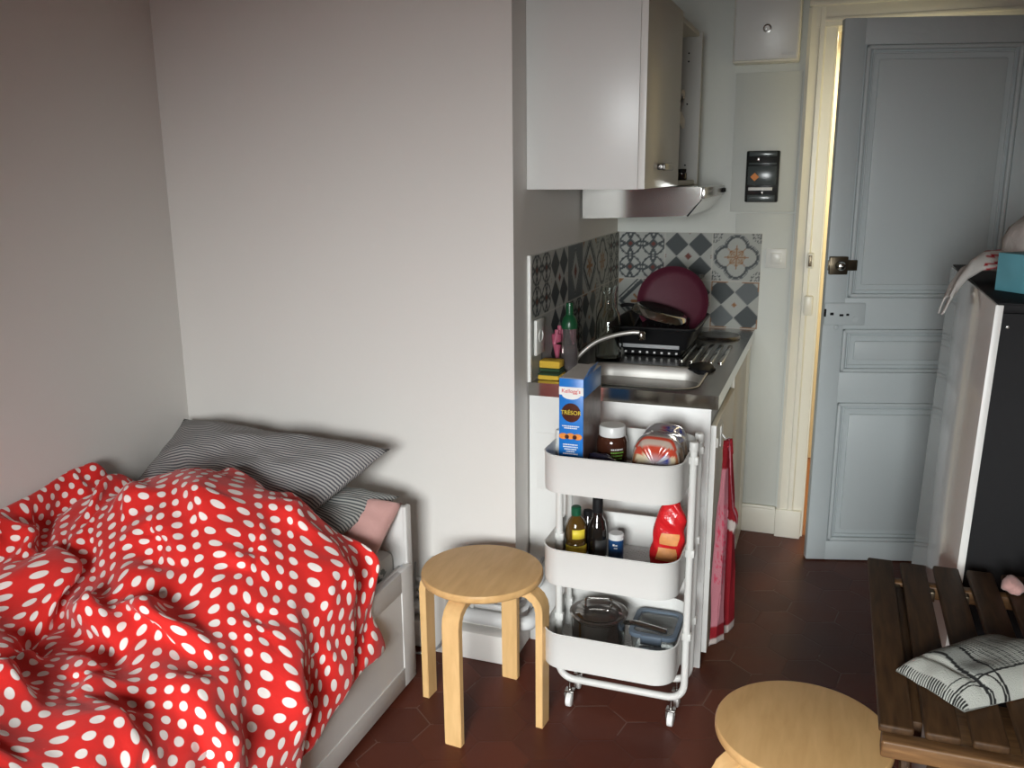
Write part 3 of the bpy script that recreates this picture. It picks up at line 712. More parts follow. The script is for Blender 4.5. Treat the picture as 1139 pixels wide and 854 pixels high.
part('label', B(((-0.246, YC-0.0995, 1.985), (-0.196, YC-0.098, 1.994)), bev=0), 'white', t)  # plain white strip at the cover's lower right, without print

# ------------------------------------------------------------------ things on the worktop
t = thing('soap_bottle', 'clear washing-up bottle with green cap beside the kitchen tap', 'bottle', (-0.808, 2.80, WZ))
cx, cy = -0.808, 2.80
bm = new_bm(); lathe(bm, [(0.022, 0), (0.026, 0.003), (0.026, 0.09), (0.022, 0.125), (0.024, 0.150), (0.020, 0.165)], cx, cy, WZ, 28); part('body', bm, 'soap', t)
bm = new_bm(); lathe(bm, [(0.027, 0.150), (0.028, 0.165), (0.022, 0.185), (0.013, 0.196), (0.013, 0.215), (0.011, 0.235), (0.0, 0.236)], cx, cy, WZ, 28); part('cap', bm, 'greenp', t)
t = thing('rubber_glove', 'pink rubber glove hanging behind the washing-up bottle', 'glove', (-0.872, 2.87, WZ))
bm = new_bm()
for (a, b, c, r) in (((-0.868, 2.85, WZ+0.12), (-0.866, 2.85, WZ+0.06), (-0.862, 2.84, WZ), 0.016), ((-0.868, 2.91, WZ+0.10), (-0.862, 2.91, WZ+0.05), (-0.858, 2.90, WZ), 0.015)):
    tube(bm, [a, b, c], lambda s, r=r: r*(0.75+0.35*math.sin(s*5+1)), 12, 6)
part('palm', bm, 'pinkr', t)
for k in range(5):
    bm = new_bm(); x = -0.872+0.004*k; y = 2.835+0.019*k
    tube(bm, [(x, y, WZ+0.085), (x+0.006, y+0.004, WZ+0.115+0.01*math.sin(k*1.3)), (x+0.008, y+0.007, WZ+0.135+0.012*math.sin(k*1.3))], 0.0075, 8, 3); part('finger', bm, 'pinkr', t)
t = thing('sponge', 'yellow washing sponge with dark scouring side standing upright by washing-up bottle', 'sponge', (-0.850, 2.715, WZ), 'kitchen sponges')
part('foam', B(((-0.882, 2.70, WZ+0.032), (-0.812, 2.755, WZ+0.056)), bev=0.004), 'yellow', t)
part('scouring_pad', B(((-0.882, 2.70, WZ+0.022), (-0.812, 2.755, WZ+0.031)), bev=0.002), 'scour', t)
t = thing('sponge', 'yellow sponge lying lowest, at the left front corner of the worktop', 'sponge', (-0.840, 2.68, WZ), 'kitchen sponges')
part('foam', B(((-0.875, 2.665, WZ+0.001), (-0.805, 2.75, WZ+0.016)), bev=0.004), 'yellow', t)
part('scouring_pad', B(((-0.875, 2.665, WZ+0.0165), (-0.805, 2.75, WZ+0.0215)), bev=0.002), 'scour', t)
bm = new_bm(); cx, cy = -0.737, 3.052
lathe(bm, [(0.040, 0), (0.046, 0.004), (0.046, 0.13), (0.038, 0.165), (0.025, 0.19), (0.024, 0.235), (0.029, 0.262), (0.027, 0.262), (0.022, 0.234), (0.023, 0.19), (0.036, 0.163), (0.0435, 0.13), (0.0435, 0.010), (0.0, 0.008)], cx, cy, WZ, 36)
o = build('glass_carafe', bm, 'glass'); local(o, (cx, cy, WZ)); tag(o, 'clear glass water carafe standing behind the tap against the side tiles', 'carafe')

# dish rack and what leans in it
t = thing('dish_rack', 'black plastic dish rack standing behind the sink', 'dish rack', (-0.62, 3.36, WZ))
x0, x1, y0, y1 = -0.725, -0.480, 3.145, 3.47
bm = new_bm(); o = rrect(x0+0.01, y0+0.01, x1-0.01, y1-0.01, 0.03, 5); shell(bm, o, WZ+0.004, WZ+0.024, 0.004, 0.008)
part('drip_tray', bm, 'blackplastic', t)
bm = new_bm(); o = rrect(x0-0.035, y0-0.03, x1+0.035, y1+0.03, 0.035, 6); shell(bm, o, WZ+0.026, WZ+0.105, 0.004, 0.045)
for k in range(9):
    x = x0+0.02+k*(x1-x0-0.04)/8; tube(bm, [(x, y0+0.05, WZ+0.028), (x, y0+0.19, WZ+0.030), (x, y0+0.20, WZ+0.085)], 0.0025, 6)
part('basket', bm, 'blackplastic', t)
def loop(bm, P, r, rad=0.03):
    P = [Vector(p) for p in P]; n = len(P); out = []
    for i in range(n):
        a = (P[i-1]-P[i]).normalized(); b = (P[(i+1) % n]-P[i]).normalized()
        for j in range(6):
            s = j/5; out.append((1-s)**2*(P[i]+a*rad)+2*s*(1-s)*P[i]+s*s*(P[i]+b*rad))
    out.append(out[0]); tube(bm, out, r, 8, 0, False)
bm = new_bm(); g = 0.037; loop(bm, [(x0-g, y0-g+0.005, WZ+0.107), (x1+g, y0-g+0.005, WZ+0.107), (x1+g, y1+g, WZ+0.107), (x0-g, y1+g, WZ+0.107)], 0.0055)
part('rim', bm, 'blackplastic', t)
bm = new_bm(); box(bm, (x0+0.02, y0-0.0005, WZ+0.030), (x1-0.02, y0+0.003, WZ+0.044), 0.001); part('pale_edge_strip', bm, 'cable', t)
for k in range(8):
    x = x0+0.03+k*(x1-x0-0.06)/7; bm = new_bm(); box(bm, (x-0.004, y0+0.004, WZ+0.010), (x+0.004, y0+0.0085, WZ+0.017), 0.001); part('drain_slot', bm, 'lidw', t)
# black trough of cutlery/boards inside the rack
t = thing('black_tray', 'shiny black tray standing tilted in the dish rack below the pan', 'tray', (-0.60, 3.30, WZ+0.036))
bm = new_bm(); M4 = Matrix.Translation((-0.605, 3.235, WZ+0.034)) @ Matrix.Rotation(R(16), 4, 'X')
box(bm, (-0.10, 0, 0), (0.10, 0.19, 0.006), 0.003, 2, M4); bo = part('base', bm, 'blackplastic', t)
bm = new_bm(); box(bm, (-0.10, 0, 0.004), (0.10, 0.008, 0.020), 0.003, 2, M4); box(bm, (-0.10, 0.182, 0.004), (0.10, 0.19, 0.020), 0.003, 2, M4); box(bm, (-0.10, 0.008, 0.004), (-0.092, 0.182, 0.020), 0.003, 2, M4); box(bm, (0.092, 0.008, 0.004), (0.10, 0.182, 0.020), 0.003, 2, M4)
part('rim', bm, 'blackplastic', t)

# maroon pan seen face on, standing in the rack
t = thing('frying_pan', 'maroon frying pan standing upright in the black dish rack before patterned tiles', 'pan', (-0.573, 3.43, WZ+0.03))
M4 = Matrix.Translation((-0.573, 3.425, 1.066)) @ Matrix.Rotation(R(-7), 4, 'X') @ Matrix.Rotation(R(90), 4, 'X') @ Matrix.Scale(0.867, 4)
bm = new_bm(); lathe(bm, [(0.0, 0.0), (0.120, 0.0), (0.143, 0.010), (0.155, 0.030), (0.158, 0.031), (0.158, 0.028), (0.146, 0.006), (0.122, -0.004), (0.0, -0.004)], 0, 0, 0, 56, M4); part('pan_body', bm, 'maroon', t, 50)
bm = new_bm(); tube(bm, [M4 @ Vector(p) for p in ((0.10, 0.118, 0.0), (0.10, 0.115, -0.03), (0.11, 0.12, -0.09))], 0.008, 10, 3); part('handle', bm, 'blackplastic', t)
# shallow steel pan upside down on the rack
t = thing('steel_pan', 'shallow steel pan resting tilted on top of the black dish rack', 'pan', (-0.60, 3.30, WZ+0.12))
M4 = Matrix.Translation((-0.598, 3.27, WZ+0.126)) @ Matrix.Rotation(R(15), 4, 'Y') @ Matrix.Rotation(R(-1), 4, 'X') @ Matrix.Scale(0.88, 4)
bm = new_bm(); lathe(bm, [(0.118, 0.0), (0.121, 0.002), (0.112, 0.028), (0.100, 0.036), (0.0, 0.037), (0.0, 0.035), (0.099, 0.034), (0.110, 0.026), (0.118, 0.0)], 0, 0, 0, 48, M4, False, False); part('pan_body', bm, 'polish', t, 50)
bm = new_bm(); lathe(bm, [(0.098, 0.0368), (0.090, 0.039), (0.0, 0.039)], 0, 0, 0, 48, M4, False, False); part('blackened_base', bm, 'black', t)
bm = new_bm(); tube(bm, [M4 @ Vector(p) for p in ((-0.112, 0.02, 0.012), (-0.15, 0.03, 0.004), (-0.175, 0.035, -0.01))], 0.007, 10, 3); part('handle', bm, 'blackplastic', t)
# dark scrub cloth hanging at the right of the bowl
t = crumple('dish_rag', 'black', (-0.395, 2.985, WZ+0.004), (0.045, 0.075, 0.016), 5, None, 'black rag lying at the right back edge of the sink bowl', 'cloth', flat=True)

# ------------------------------------------------------------------ towel on the cabinet door
t = thing('adhesive_hook', 'smaller white adhesive hook on the beige cabinet door, holding nothing', 'hook', (-0.298, 2.66, 0.74), 'door hooks')
part('hook_plate', B(((-0.2985, 2.652, 0.735), (-0.293, 2.676, 0.765)), bev=0.002), 'switch', t)
t = thing('adhesive_hook', 'larger white adhesive hook that carries the red towel', 'hook', (-0.298, 2.72, 0.74), 'door hooks')
part('hook_plate', B(((-0.2985, 2.735, 0.715), (-0.293, 2.785, 0.782)), bev=0.003), 'switch', t)
bm = new_bm(); tube(bm, [(-0.294, 2.76, 0.75), (-0.28, 2.758, 0.735), (-0.27, 2.756, 0.742)], 0.003, 8, 4); part('hook_arm', bm, 'switch', t)
def towel_fn(u, v):
    # cross-section: a folded zigzag standing off the door; narrow at the hook
    ks = [(0.0, -0.290, 2.625), (0.18, -0.262, 2.628), (0.34, -0.250, 2.655), (0.45, -0.272, 2.690), (0.55, -0.268, 2.705), (0.70, -0.238, 2.715), (0.84, -0.228, 2.740), (1.0, -0.262, 2.765)]
    for a, b in zip(ks, ks[1:]):
        if u <= b[0]+1e-9:
            s = (u-a[0])/(b[0]-a[0]); s = s*s*(3-2*s); x = a[1]+(b[1]-a[1])*s; y = a[2]+(b[2]-a[2])*s; break
    wv = min(1, 0.22+1.05*v**0.8); hx, hy = -0.272, 2.70
    x = hx+(x-hx)*(wv*0.9+0.1); y = hy+(y-hy)*wv
    x += 0.004*math.sin(u*14+v*9)*v; y += 0.003*math.sin(u*11+v*17)
    bot = 0.085+0.05*(u > 0.5)*(u-0.5)*2+0.012*math.sin(u*6)
    if abs(v-0.42) < 0.06 and u > 0.4: x += 0.010*math.cos((v-0.42)*25)
    return (x, y, 0.752-(0.752-bot)*v)
def towel_col(u, v):
    r, p, wht = (0.22, 0.012, 0.018), (0.42, 0.16, 0.19), (0.46, 0.40, 0.37)
    if u < 0.42:
        if v < 0.13: return r
        if v > 0.965: return wht
        if v > 0.90: return r
        if v > 0.87: return p
        if 0.30 < v < 0.70:
            if 0.06 < u < 0.34 and vnoise(u*60, v*70, 4) > 0.60: return (0.45, 0.05, 0.09)
        if vnoise(u*20, v*9, 1) > 0.90: return r
        return p
    if u > 0.955 or u < 0.45: return wht
    if 0.38+0.2*(u-0.5) < v < 0.43+0.2*(u-0.5): return wht
    if v > 0.955: return wht
    if 0.46 < u < 0.52 and v > 0.3: return (0.30, 0.30, 0.28)
    if abs((u*1.2-v*0.45) % 0.5-0.25) < 0.025: return p
    return r
tw = build('kitchen_towel', grid(64, 110, towel_fn, towel_col), 'towel', ang=80); local(tw, (-0.27, 2.70, 0.09)); tag(tw, 'red and pink printed towel hanging from a hook on the cabinet door', 'towel')
sm = tw.modifiers.new('thick', 'SOLIDIFY'); sm.thickness = 0.003

# ================================================================== TROLLEY
TX0, TX1, TY0, TY1 = -0.701, -0.326, 2.145, 2.465
FRAMES = ((2.295, -0.688, -0.3155, 0.842), (2.395, -0.688, -0.3155, 0.838))
def mesh_mat():
    m, t, b = nt('perforated_white_sheet'); N, L = t.nodes, t.links
    b.inputs['Base Color'].default_value = (0.66, 0.655, 0.64, 1); b.inputs['Roughness'].default_value = 0.4
    tc = N.new('ShaderNodeTexCoord'); mp = N.new('ShaderNodeMapping'); mp.inputs['Scale'].default_value = (90, 90, 0); mp.inputs['Rotation'].default_value = (0, 0, R(45)); L.new(tc.outputs['Object'], mp.inputs['Vector'])
    fr = N.new('ShaderNodeVectorMath'); fr.operation = 'FRACTION'; ad = N.new('ShaderNodeVectorMath'); ad.operation = 'ADD'; ad.inputs[1].default_value = (500, 500, 0); L.new(mp.outputs['Vector'], ad.inputs[0]); L.new(ad.outputs[0], fr.inputs[0])
    sb = N.new('ShaderNodeVectorMath'); sb.operation = 'SUBTRACT'; sb.inputs[1].default_value = (0.5, 0.5, 0); L.new(fr.outputs[0], sb.inputs[0])
    ln = N.new('ShaderNodeVectorMath'); ln.operation = 'LENGTH'; L.new(sb.outputs[0], ln.inputs[0])
    lt = N.new('ShaderNodeMath'); lt.operation = 'GREATER_THAN'; lt.inputs[1].default_value = 0.30; L.new(ln.outputs['Value'], lt.inputs[0])
    L.new(lt.outputs[0], b.inputs['Alpha']); return m
M['mesh'] = mesh_mat()
tr = thing('kitchen_trolley', 'white three-tier metal trolley on casters in front of the base unit', 'trolley', ((TX0+TX1)/2, (TY0+TY1)/2, 0))
TIERS = (0.725, 0.458, 0.207)
for z in TIERS:
    o = rrect(TX0, TY0, TX1, TY1, 0.062, 8)
    bm = new_bm()
    def ring(off, zz):
        return [bm.verts.new((x, y, zz)) for x, y in rrect(TX0-off, TY0-off, TX1+off, TY1+off, 0.062+off, 8)]
    rs = [ring(-0.008, z+0.002), ring(-0.002, z), ring(-0.0005, z+0.008), ring(0, z+0.101), ring(0.002, z+0.104), ring(-0.001, z+0.106), ring(-0.0035, z+0.103), ring(-0.004, z+0.012)]
    for a, b in zip(rs, rs[1:]):
        for i in range(len(a)): bm.faces.new((a[i], a[(i+1) % len(a)], b[(i+1) % len(b)], b[i]))
    ty = part('tray', bm, 'trolley', tr, ang=50)
    bm = new_bm(); bm.faces.new([bm.verts.new((x, y, z+0.006)) for x, y in rrect(TX0+0.004, TY0+0.004, TX1-0.004, TY1-0.004, 0.058, 8)])
    r_ = bmesh.ops.extrude_face_region(bm, geom=bm.faces[:]); bmesh.ops.translate(bm, vec=(0, 0, 0.002), verts=[v for v in r_['geom'] if isinstance(v, bmesh.types.BMVert)])
    part('tray_floor', bm, 'mesh', ty)
for fy, fx0, fx1, ft in FRAMES:
    bm = new_bm()
    tube(bm, fillet([(fx0, fy, ft), (fx0, fy, 0.088), (fx1, fy, 0.088), (fx1, fy, ft)], 0.055, 8), 0.0105, 14)
    part('frame', bm, 'trolley', tr, 50)
    for sx, xx in ((-1, fx0), (1, fx1)):
        bm = new_bm(); lathe(bm, [(0.0115, 0), (0.0130, 0.003), (0.0130, 0.022), (0.011, 0.026), (0.0, 0.027)], xx, fy, ft-0.010, 16); part('frame_cap', bm, 'trolley', tr)
        for z in TIERS:
            bm = new_bm(); box(bm, (xx-0.014, fy-0.009, z+0.070), (xx+0.014, fy+0.009, z+0.092), 0.003); part('frame_clamp', bm, 'trolley', tr)
        cx = xx - sx*0.035
        bm = new_bm(); lathe(bm, [(0.006, 0.052), (0.006, 0.080)], cx, fy, 0, 12); box(bm, (cx-0.014, fy-0.013, 0.046), (cx+0.014, fy+0.013, 0.053), 0.002)
        box(bm, (cx-0.014, fy-0.012, 0.018), (cx-0.011, fy+0.010, 0.050), 0.001); box(bm, (cx+0.011, fy-0.012, 0.018), (cx+0.014, fy+0.010, 0.050), 0.001)
        cs = part('caster', bm, 'steel', tr)
        bm = new_bm(); lathe(bm, [(0.018, -0.009), (0.0215, -0.007), (0.022, 0), (0.0215, 0.007), (0.018, 0.009)], 0, 0, 0, 24, Matrix.Translation((cx, fy-0.004, 0.022)) @ Matrix.Rotation(R(90), 4, 'Y') )
        part('wheel', bm, 'caster', cs)

# ---- top tray
Z1 = TIERS[0]+0.009
t = thing('cereal_box', 'tall blue cereal box standing in the top tray of the white trolley', 'cereal box', (-0.642, 2.33, Z1))
bx0, bx1, by0, by1, bz = -0.673, -0.605, 2.235, 2.425, 1.020
bm = B(((bx0, by0, Z1), (bx1, by1, bz)), bev=0.0012)
part('carton', bm, 'cboxblue', t)
part('side_print', B(((bx1-0.0005, by0+0.002, Z1+0.004), (bx1+0.0008, by1-0.002, bz-0.055)), bev=0), 'cboxdark', t)
bm = new_bm(); prism(bm, [(by0+0.001, bz+0.0002), (by1-0.001, bz+0.0002), (by1-0.001, bz+0.0012), (by0+0.001, bz+0.0012)], 'x', bx0+0.001, bx1-0.001); part('top_board', bm, 'cboxgrey', t)
bm = new_bm(); M4 = Matrix.Translation((bx1, 0, bz)) @ Matrix.Rotation(R(-38), 4, 'Y')
box(bm, (0, by0+0.012, 0), (0.036, by1-0.10, 0.0012), 0.0004, 1, Matrix.Translation((bx1, 0, bz)) @ Matrix.Rotation(R(-62), 4, 'Y')); part('open_flap', bm, 'cboxblue', t)
fy_ = by0-0.0006
bm = new_bm()
def disc(bm, cx, cz, rx, rz, y, n=28, th=0.0006):
    prism(bm, [(cx+rx*math.cos(2*PI*k/n), cz+rz*math.sin(2*PI*k/n)) for k in range(n)], 'y', y-th, y+th)
box(bm, (bx0, fy_-0.0004, 0.975), (bx1, fy_+0.0006, 0.997), 0); disc(bm, -0.639, 0.976, 0.026, 0.013, fy_)
part('banner', bm, 'white', t)
text('brand_lettering', "Kellogg's", 'redp', t, 0.0150, (-0.639, fy_-0.0014, 0.986), (1, 0, 0), (0, 0, 1))
bm = new_bm(); disc(bm, -0.639, 0.926, 0.0265, 0.0265, fy_); dk = part('round_badge', bm, 'choc', t)
text('name_lettering', 'TRÉSOR', 'ylabel', t, 0.0160, (-0.639, fy_-0.0016, 0.926), (1, 0, 0), (0, 0, 1))
bm = new_bm()
for z, wd in ((0.888, 0.024), (0.8825, 0.018), (0.836, 0.021), (0.8295, 0.021), (0.823, 0.017), (0.8165, 0.012), (0.810, 0.021)):
    x = -0.640-wd
    while x < -0.640+wd:
        l = 0.002+0.003*hash2(int(x*9999), int(z*999)); box(bm, (x, fy_-0.0004, z-0.0016), (min(x+l, -0.640+wd), fy_+0.0004, z+0.0016), 0); x += l+0.0011
part('small_print', bm, 'white', t)
bm = new_bm()
for x in (-0.660, -0.640, -0.620): disc(bm, x, 0.860-0.05*abs(x+0.640), 0.0125, 0.0085, fy_)
part('cereal_picture', bm, 'orange', t)
bm = new_bm()
for x in (-0.650, -0.628): disc(bm, x, 0.858, 0.006, 0.006, fy_-0.0005)
part('cereal_picture', bm, 'choc', t)

t = thing('spread_jar', 'chocolate spread jar with white lid in the top trolley tray', 'jar', (-0.557, 2.375, Z1))
cx, cy = -0.557, 2.375
bm = new_bm(); lathe(bm, [(0.036, 0), (0.042, 0.004), (0.043, 0.012), (0.043, 0.080), (0.040, 0.094), (0.035, 0.100)], cx, cy, Z1, 40); part('body', bm, 'choc', t)
bm = new_bm(); lathe(bm, [(0.036, 0.098), (0.0375, 0.100), (0.0375, 0.124), (0.035, 0.128), (0.0, 0.128)], cx, cy, Z1, 40); part('lid', bm, 'lidw', t)
for z, m, wd in ((0.800, 'white', 0.5), (0.791, 'greent', 0.55), (0.782, 'greent', 0.45), (0.773, 'greent', 0.5), (0.764, 'greent', 0.35)):
    bm = new_bm(); a = -78
    while a < -78+90*wd:
        l = 3+4*hash2(int(a*10), int(z*1000)); A = R(a)
        M4 = Matrix.Translation((cx, cy, z)) @ Matrix.Rotation(A, 4, 'Z')
        box(bm, (0.0428, -0.0434*R(l)*0.5, -0.0022), (0.0436, 0.0434*R(l)*0.5, 0.0022), 0, 1, M4); a += l+1.6
    part('label_text', bm, m, t)
t = crumple('snack_wrapper', 'navy', (-0.566, 2.29, Z1+0.028), (0.050, 0.028, 0.040), 9, None, 'crumpled dark blue snack wrapper in front of the chocolate spread jar', 'wrapper', flat=True)

# bread: rounded loaf in printed clear film
def bread_fn(u, v):
    a = 2*PI*u; c, s = math.cos(a), math.sin(a)
    e = 0.55
    x = abs(c)**e*math.copysign(1, c); z = abs(s)**e*math.copysign(1, s)
    y = v
    end = (1-(abs(2*v-1))**9)**0.5 if 0 < v < 1 else 0.0
    wx = 0.066*(1-0.16*max(z, 0))*end; wz = 0.069*end
    return (-0.408+x*wx+0.002*math.sin(v*20+u*30), 2.225+0.19*y+0.0015*math.sin(u*50), Z1+0.071+z*wz*(1+0.05*math.sin(v*9)))
def bread_col(u, v):
    x, y, z = bread_fn(u, v); z -= Z1; x += 0.408
    blue = (0.02, 0.035, 0.28); red = (0.50, 0.06, 0.03)
    if v < 0.09:
        if 0.104 < z+0.012*abs(x)/0.06 < 0.124: return red
        if -0.012 < x < 0.040 and 0.045 < z < 0.100:
            if abs((x*45) % 1-0.5)+abs((z*42-x*26) % 1-0.5) < 0.42: return blue
            return (0.55, 0.56, 0.62)
        if z < 0.106: return (0.62, 0.53, 0.36) if abs(x) < 0.052 else (0.30, 0.12, 0.05)
        return (0.45, 0.36, 0.30)
    if z > 0.11:
        if v < 0.20: return red if (v < 0.15) else (0.42, 0.36, 0.32)
        if 0.40 < v < 0.78 and x > -0.01:
            if vnoise(x*260+v*50, v*60, 6) > 0.46: return blue if x > 0.012 else (0.38, 0.06, 0.09)
        return (0.33, 0.31, 0.33) if vnoise(x*60, v*16, 3) > 0.4 else (0.42, 0.38, 0.37)
    return (0.25, 0.16, 0.10) if vnoise(v*30, z*90, 2) > 0.5 else (0.40, 0.35, 0.30)
bb = build('bread_bag', grid(96, 60, bread_fn, bread_col), 'breadm', ang=70); local(bb, (-0.408, 2.31, Z1)); tag(bb, 'sliced bread loaf in printed clear bag in the top trolley tray', 'bread')

# ---- middle tray
Z2 = TIERS[1]+0.009
def bottle(name, label, prof, x, y, z, m, capm, capprof, labels=()):
    t = thing(name, label, 'bottle', (x, y, z))
    bm = new_bm(); lathe(bm, prof, x, y, z, 32); b = part('body', bm, m, t, 40)
    bm = new_bm(); lathe(bm, capprof, x, y, z, 24); part('cap', bm, capm, t)
    for r, z0, z1, a0, a1, lm in labels:
        bm = new_bm(); K = 16; V = []
        for zz in (z0, z1): V.append([bm.verts.new((x+r*math.cos(R(a0+(a1-a0)*k/K)), y+r*math.sin(R(a0+(a1-a0)*k/K)), z+zz)) for k in range(K+1)])
        for k in range(K): bm.faces.new((V[0][k], V[0][k+1], V[1][k+1], V[1][k]))
        lb = part('label', bm, lm, t); sm = lb.modifiers.new('thick', 'SOLIDIFY'); sm.thickness = 0.0004
    return t
t = bottle('oil_bottle', 'olive oil bottle with dark green cap and yellow label on the middle tray', [(0.026, 0), (0.030, 0.004), (0.030, 0.050), (0.026, 0.056), (0.030, 0.064), (0.030, 0.102), (0.022, 0.122), (0.013, 0.132), (0.012, 0.142)], -0.645, 2.318, Z2, 'olive', 'dgreen', [(0.0145, 0.134), (0.0145, 0.157), (0.012, 0.160), (0, 0.160)], ((0.0307, 0.008, 0.048, -150, 10, 'ylabel'), (0.0307, 0.070, 0.098, -95, -20, 'ylabel')))
t = bottle('sauce_bottle', 'small dark brown bottle half hidden behind the olive oil bottle', [(0.020, 0), (0.023, 0.004), (0.023, 0.085), (0.014, 0.105), (0.012, 0.112)], -0.628, 2.385, Z2, 'vin', 'black', [(0.013, 0.110), (0.013, 0.125), (0, 0.126)])
t = bottle('vinegar_bottle', 'slim black vinegar bottle next to the olive oil on the middle tray', [(0.026, 0), (0.0285, 0.004), (0.0285, 0.085), (0.022, 0.112), (0.0145, 0.125), (0.0135, 0.160)], -0.590, 2.350, Z2, 'vin', 'black', [(0.0150, 0.138), (0.0150, 0.178), (0.014, 0.180), (0, 0.180)], ((0.0290, 0.012, 0.060, -90, 0, 'vlabel'),))
t = thing('spice_tin', 'small blue cylindrical tin with white lid on the middle tray', 'tin', (-0.533, 2.345, Z2))
bm = new_bm(); lathe(bm, [(0.021, 0), (0.022, 0.002), (0.022, 0.068)], -0.533, 2.345, Z2, 32); part('body', bm, 'canb', t)
bm = new_bm(); lathe(bm, [(0.0225, 0.066), (0.0225, 0.080), (0.020, 0.083), (0.0, 0.083)], -0.533, 2.345, Z2, 32); part('lid', bm, 'lidw', t)
bm = new_bm()
for a, z, w_, h_ in ((-95, 0.050, 0.006, 0.006), (-75, 0.050, 0.006, 0.004), (-80, 0.042, 0.010, 0.003)):
    box(bm, (0.0215, -w_/2, z), (0.0224, w_/2, z+h_), 0, 1, Matrix.Translation((-0.533, 2.345, Z2)) @ Matrix.Rotation(R(a), 4, 'Z'))
part('label_text', bm, 'white', t)
def bag_fn(u, v):
    a = 2*PI*u; w = (0.047-0.006*v)*(1-0.55*max(0, (v-0.72)/0.28)**1.6); d = 0.030*(1-0.6*max(0, (v-0.70)/0.30)**1.3)
    if v < 0.06: k = 0.85+0.15*(v/0.06)**0.5; w *= k; d *= k
    c, s = math.cos(a), math.sin(a); x = abs(c)**0.75*math.copysign(1, c)*w; y = abs(s)**0.75*math.copysign(1, s)*d
    z = 0.195*v
    x += 0.0025*math.sin(v*19+u*12); y += 0.0025*math.sin(v*23+u*25)
    return (-0.390+x+0.012*v*1.3, 2.345+y, Z2+z)
t = thing('pasta_bag', 'red packet with orange label leaning at the right end of the middle tray', 'packet', (-0.383, 2.345, Z2))
bm = grid(40, 40, bag_fn); bm.faces.new([v for v in bm.verts][:0] or [bm.verts.new(p) for p in ((-0.415, 2.345, Z2+0.001), (-0.383, 2.33, Z2+0.001), (-0.35, 2.345, Z2+0.001), (-0.383, 2.36, Z2+0.001))])
pb = part('film', bm, 'redbag', t, 70)
bm = new_bm()
def front(u, z):   # front surface point of the bag
    v = (z)/0.195; x, y, zz = bag_fn(0.75+u, v); return (x, y-0.0012, zz)
def patch(bm, u0, u1, z0, z1):
    V = [[bm.verts.new(front(u0+(u1-u0)*i/6, z0+(z1-z0)*j/5)) for i in range(7)] for j in range(6)]
    for j in range(5):
        for i in range(6): bm.faces.new((V[j][i], V[j][i+1], V[j+1][i+1], V[j+1][i]))
patch(bm, -0.07, 0.10, 0.030, 0.068); patch(bm, -0.05, 0.11, 0.078, 0.112)
part('label', bm, 'olabel', t)

# ---- bottom tray
Z3 = TIERS[2]+0.009
t = thing('saucepan', 'steel saucepan with domed lid on the bottom trolley tray', 'saucepan', (-0.567, 2.29, Z3))
cx, cy = -0.567, 2.290
bm = new_bm(); lathe(bm, [(0.070, 0), (0.077, 0.004), (0.078, 0.098), (0.082, 0.102), (0.082, 0.105), (0.078, 0.106), (0.075, 0.100), (0.074, 0.006), (0, 0.005)], cx, cy, Z3, 48); part('pot_body', bm, 'pot', t)
bm = new_bm(); lathe(bm, [(0.083, 0.106), (0.084, 0.109), (0.079, 0.112), (0.070, 0.111), (0.063, 0.118), (0.045, 0.126), (0.020, 0.130), (0.0, 0.131)], cx, cy, Z3, 48); ld = part('lid', bm, 'pot', t, 25)
bm = new_bm(); tube(bm, fillet([(cx-0.036, cy-0.012, Z3+0.126), (cx-0.036, cy-0.012, Z3+0.152), (cx+0.036, cy+0.004, Z3+0.152), (cx+0.036, cy+0.004, Z3+0.126)], 0.010, 5), 0.0032, 10); part('lid_handle', bm, 'polish', ld)
bm = new_bm(); tube(bm, [(cx+0.076, cy-0.004, Z3+0.088), (cx+0.11, cy-0.008, Z3+0.094), (cx+0.20, cy-0.020, Z3+0.088)], lambda s: 0.0055+0.003*math.sin(min(1, s*1.2)*PI/2), 10, 5); part('handle', bm, 'polish', t)
t = thing('glass_food_box', 'clear food box with grey blue lid seal on the bottom trolley tray', 'food container', (-0.405, 2.345, Z3))
bm = new_bm(); o = rrect(-0.475, 2.275, -0.345, 2.430, 0.025, 5); shell(bm, o, Z3+0.001, Z3+0.058, 0.003, 0.008); part('bowl', bm, 'cplastic', t)
bm = new_bm(); o = rrect(-0.479, 2.271, -0.341, 2.434, 0.028, 6); oi = rrect(-0.466, 2.284, -0.354, 2.421, 0.020, 6)
zs_ = (Z3+0.056, Z3+0.068); A = [[bm.verts.new((x, y, z)) for x, y in q] for q in (o, oi) for z in zs_]
n = len(o)
for a, b in ((0, 1), (1, 3), (3, 2), (2, 0)):
    for i in range(n): bm.faces.new((A[a][i], A[a][(i+1) % n], A[b][(i+1) % n], A[b][i]))
part('lid_seal', bm, 'blueg', t)
bm = new_bm(); prism(bm, rrect(-0.467, 2.283, -0.353, 2.422, 0.021, 6), 'z', Z3+0.061, Z3+0.063); part('lid_window', bm, 'cplastic', t)
part('clip', B(((-0.440, 2.2655, Z3+0.040), (-0.380, 2.2705, Z3+0.068)), bev=0.002), 'blueg', t)

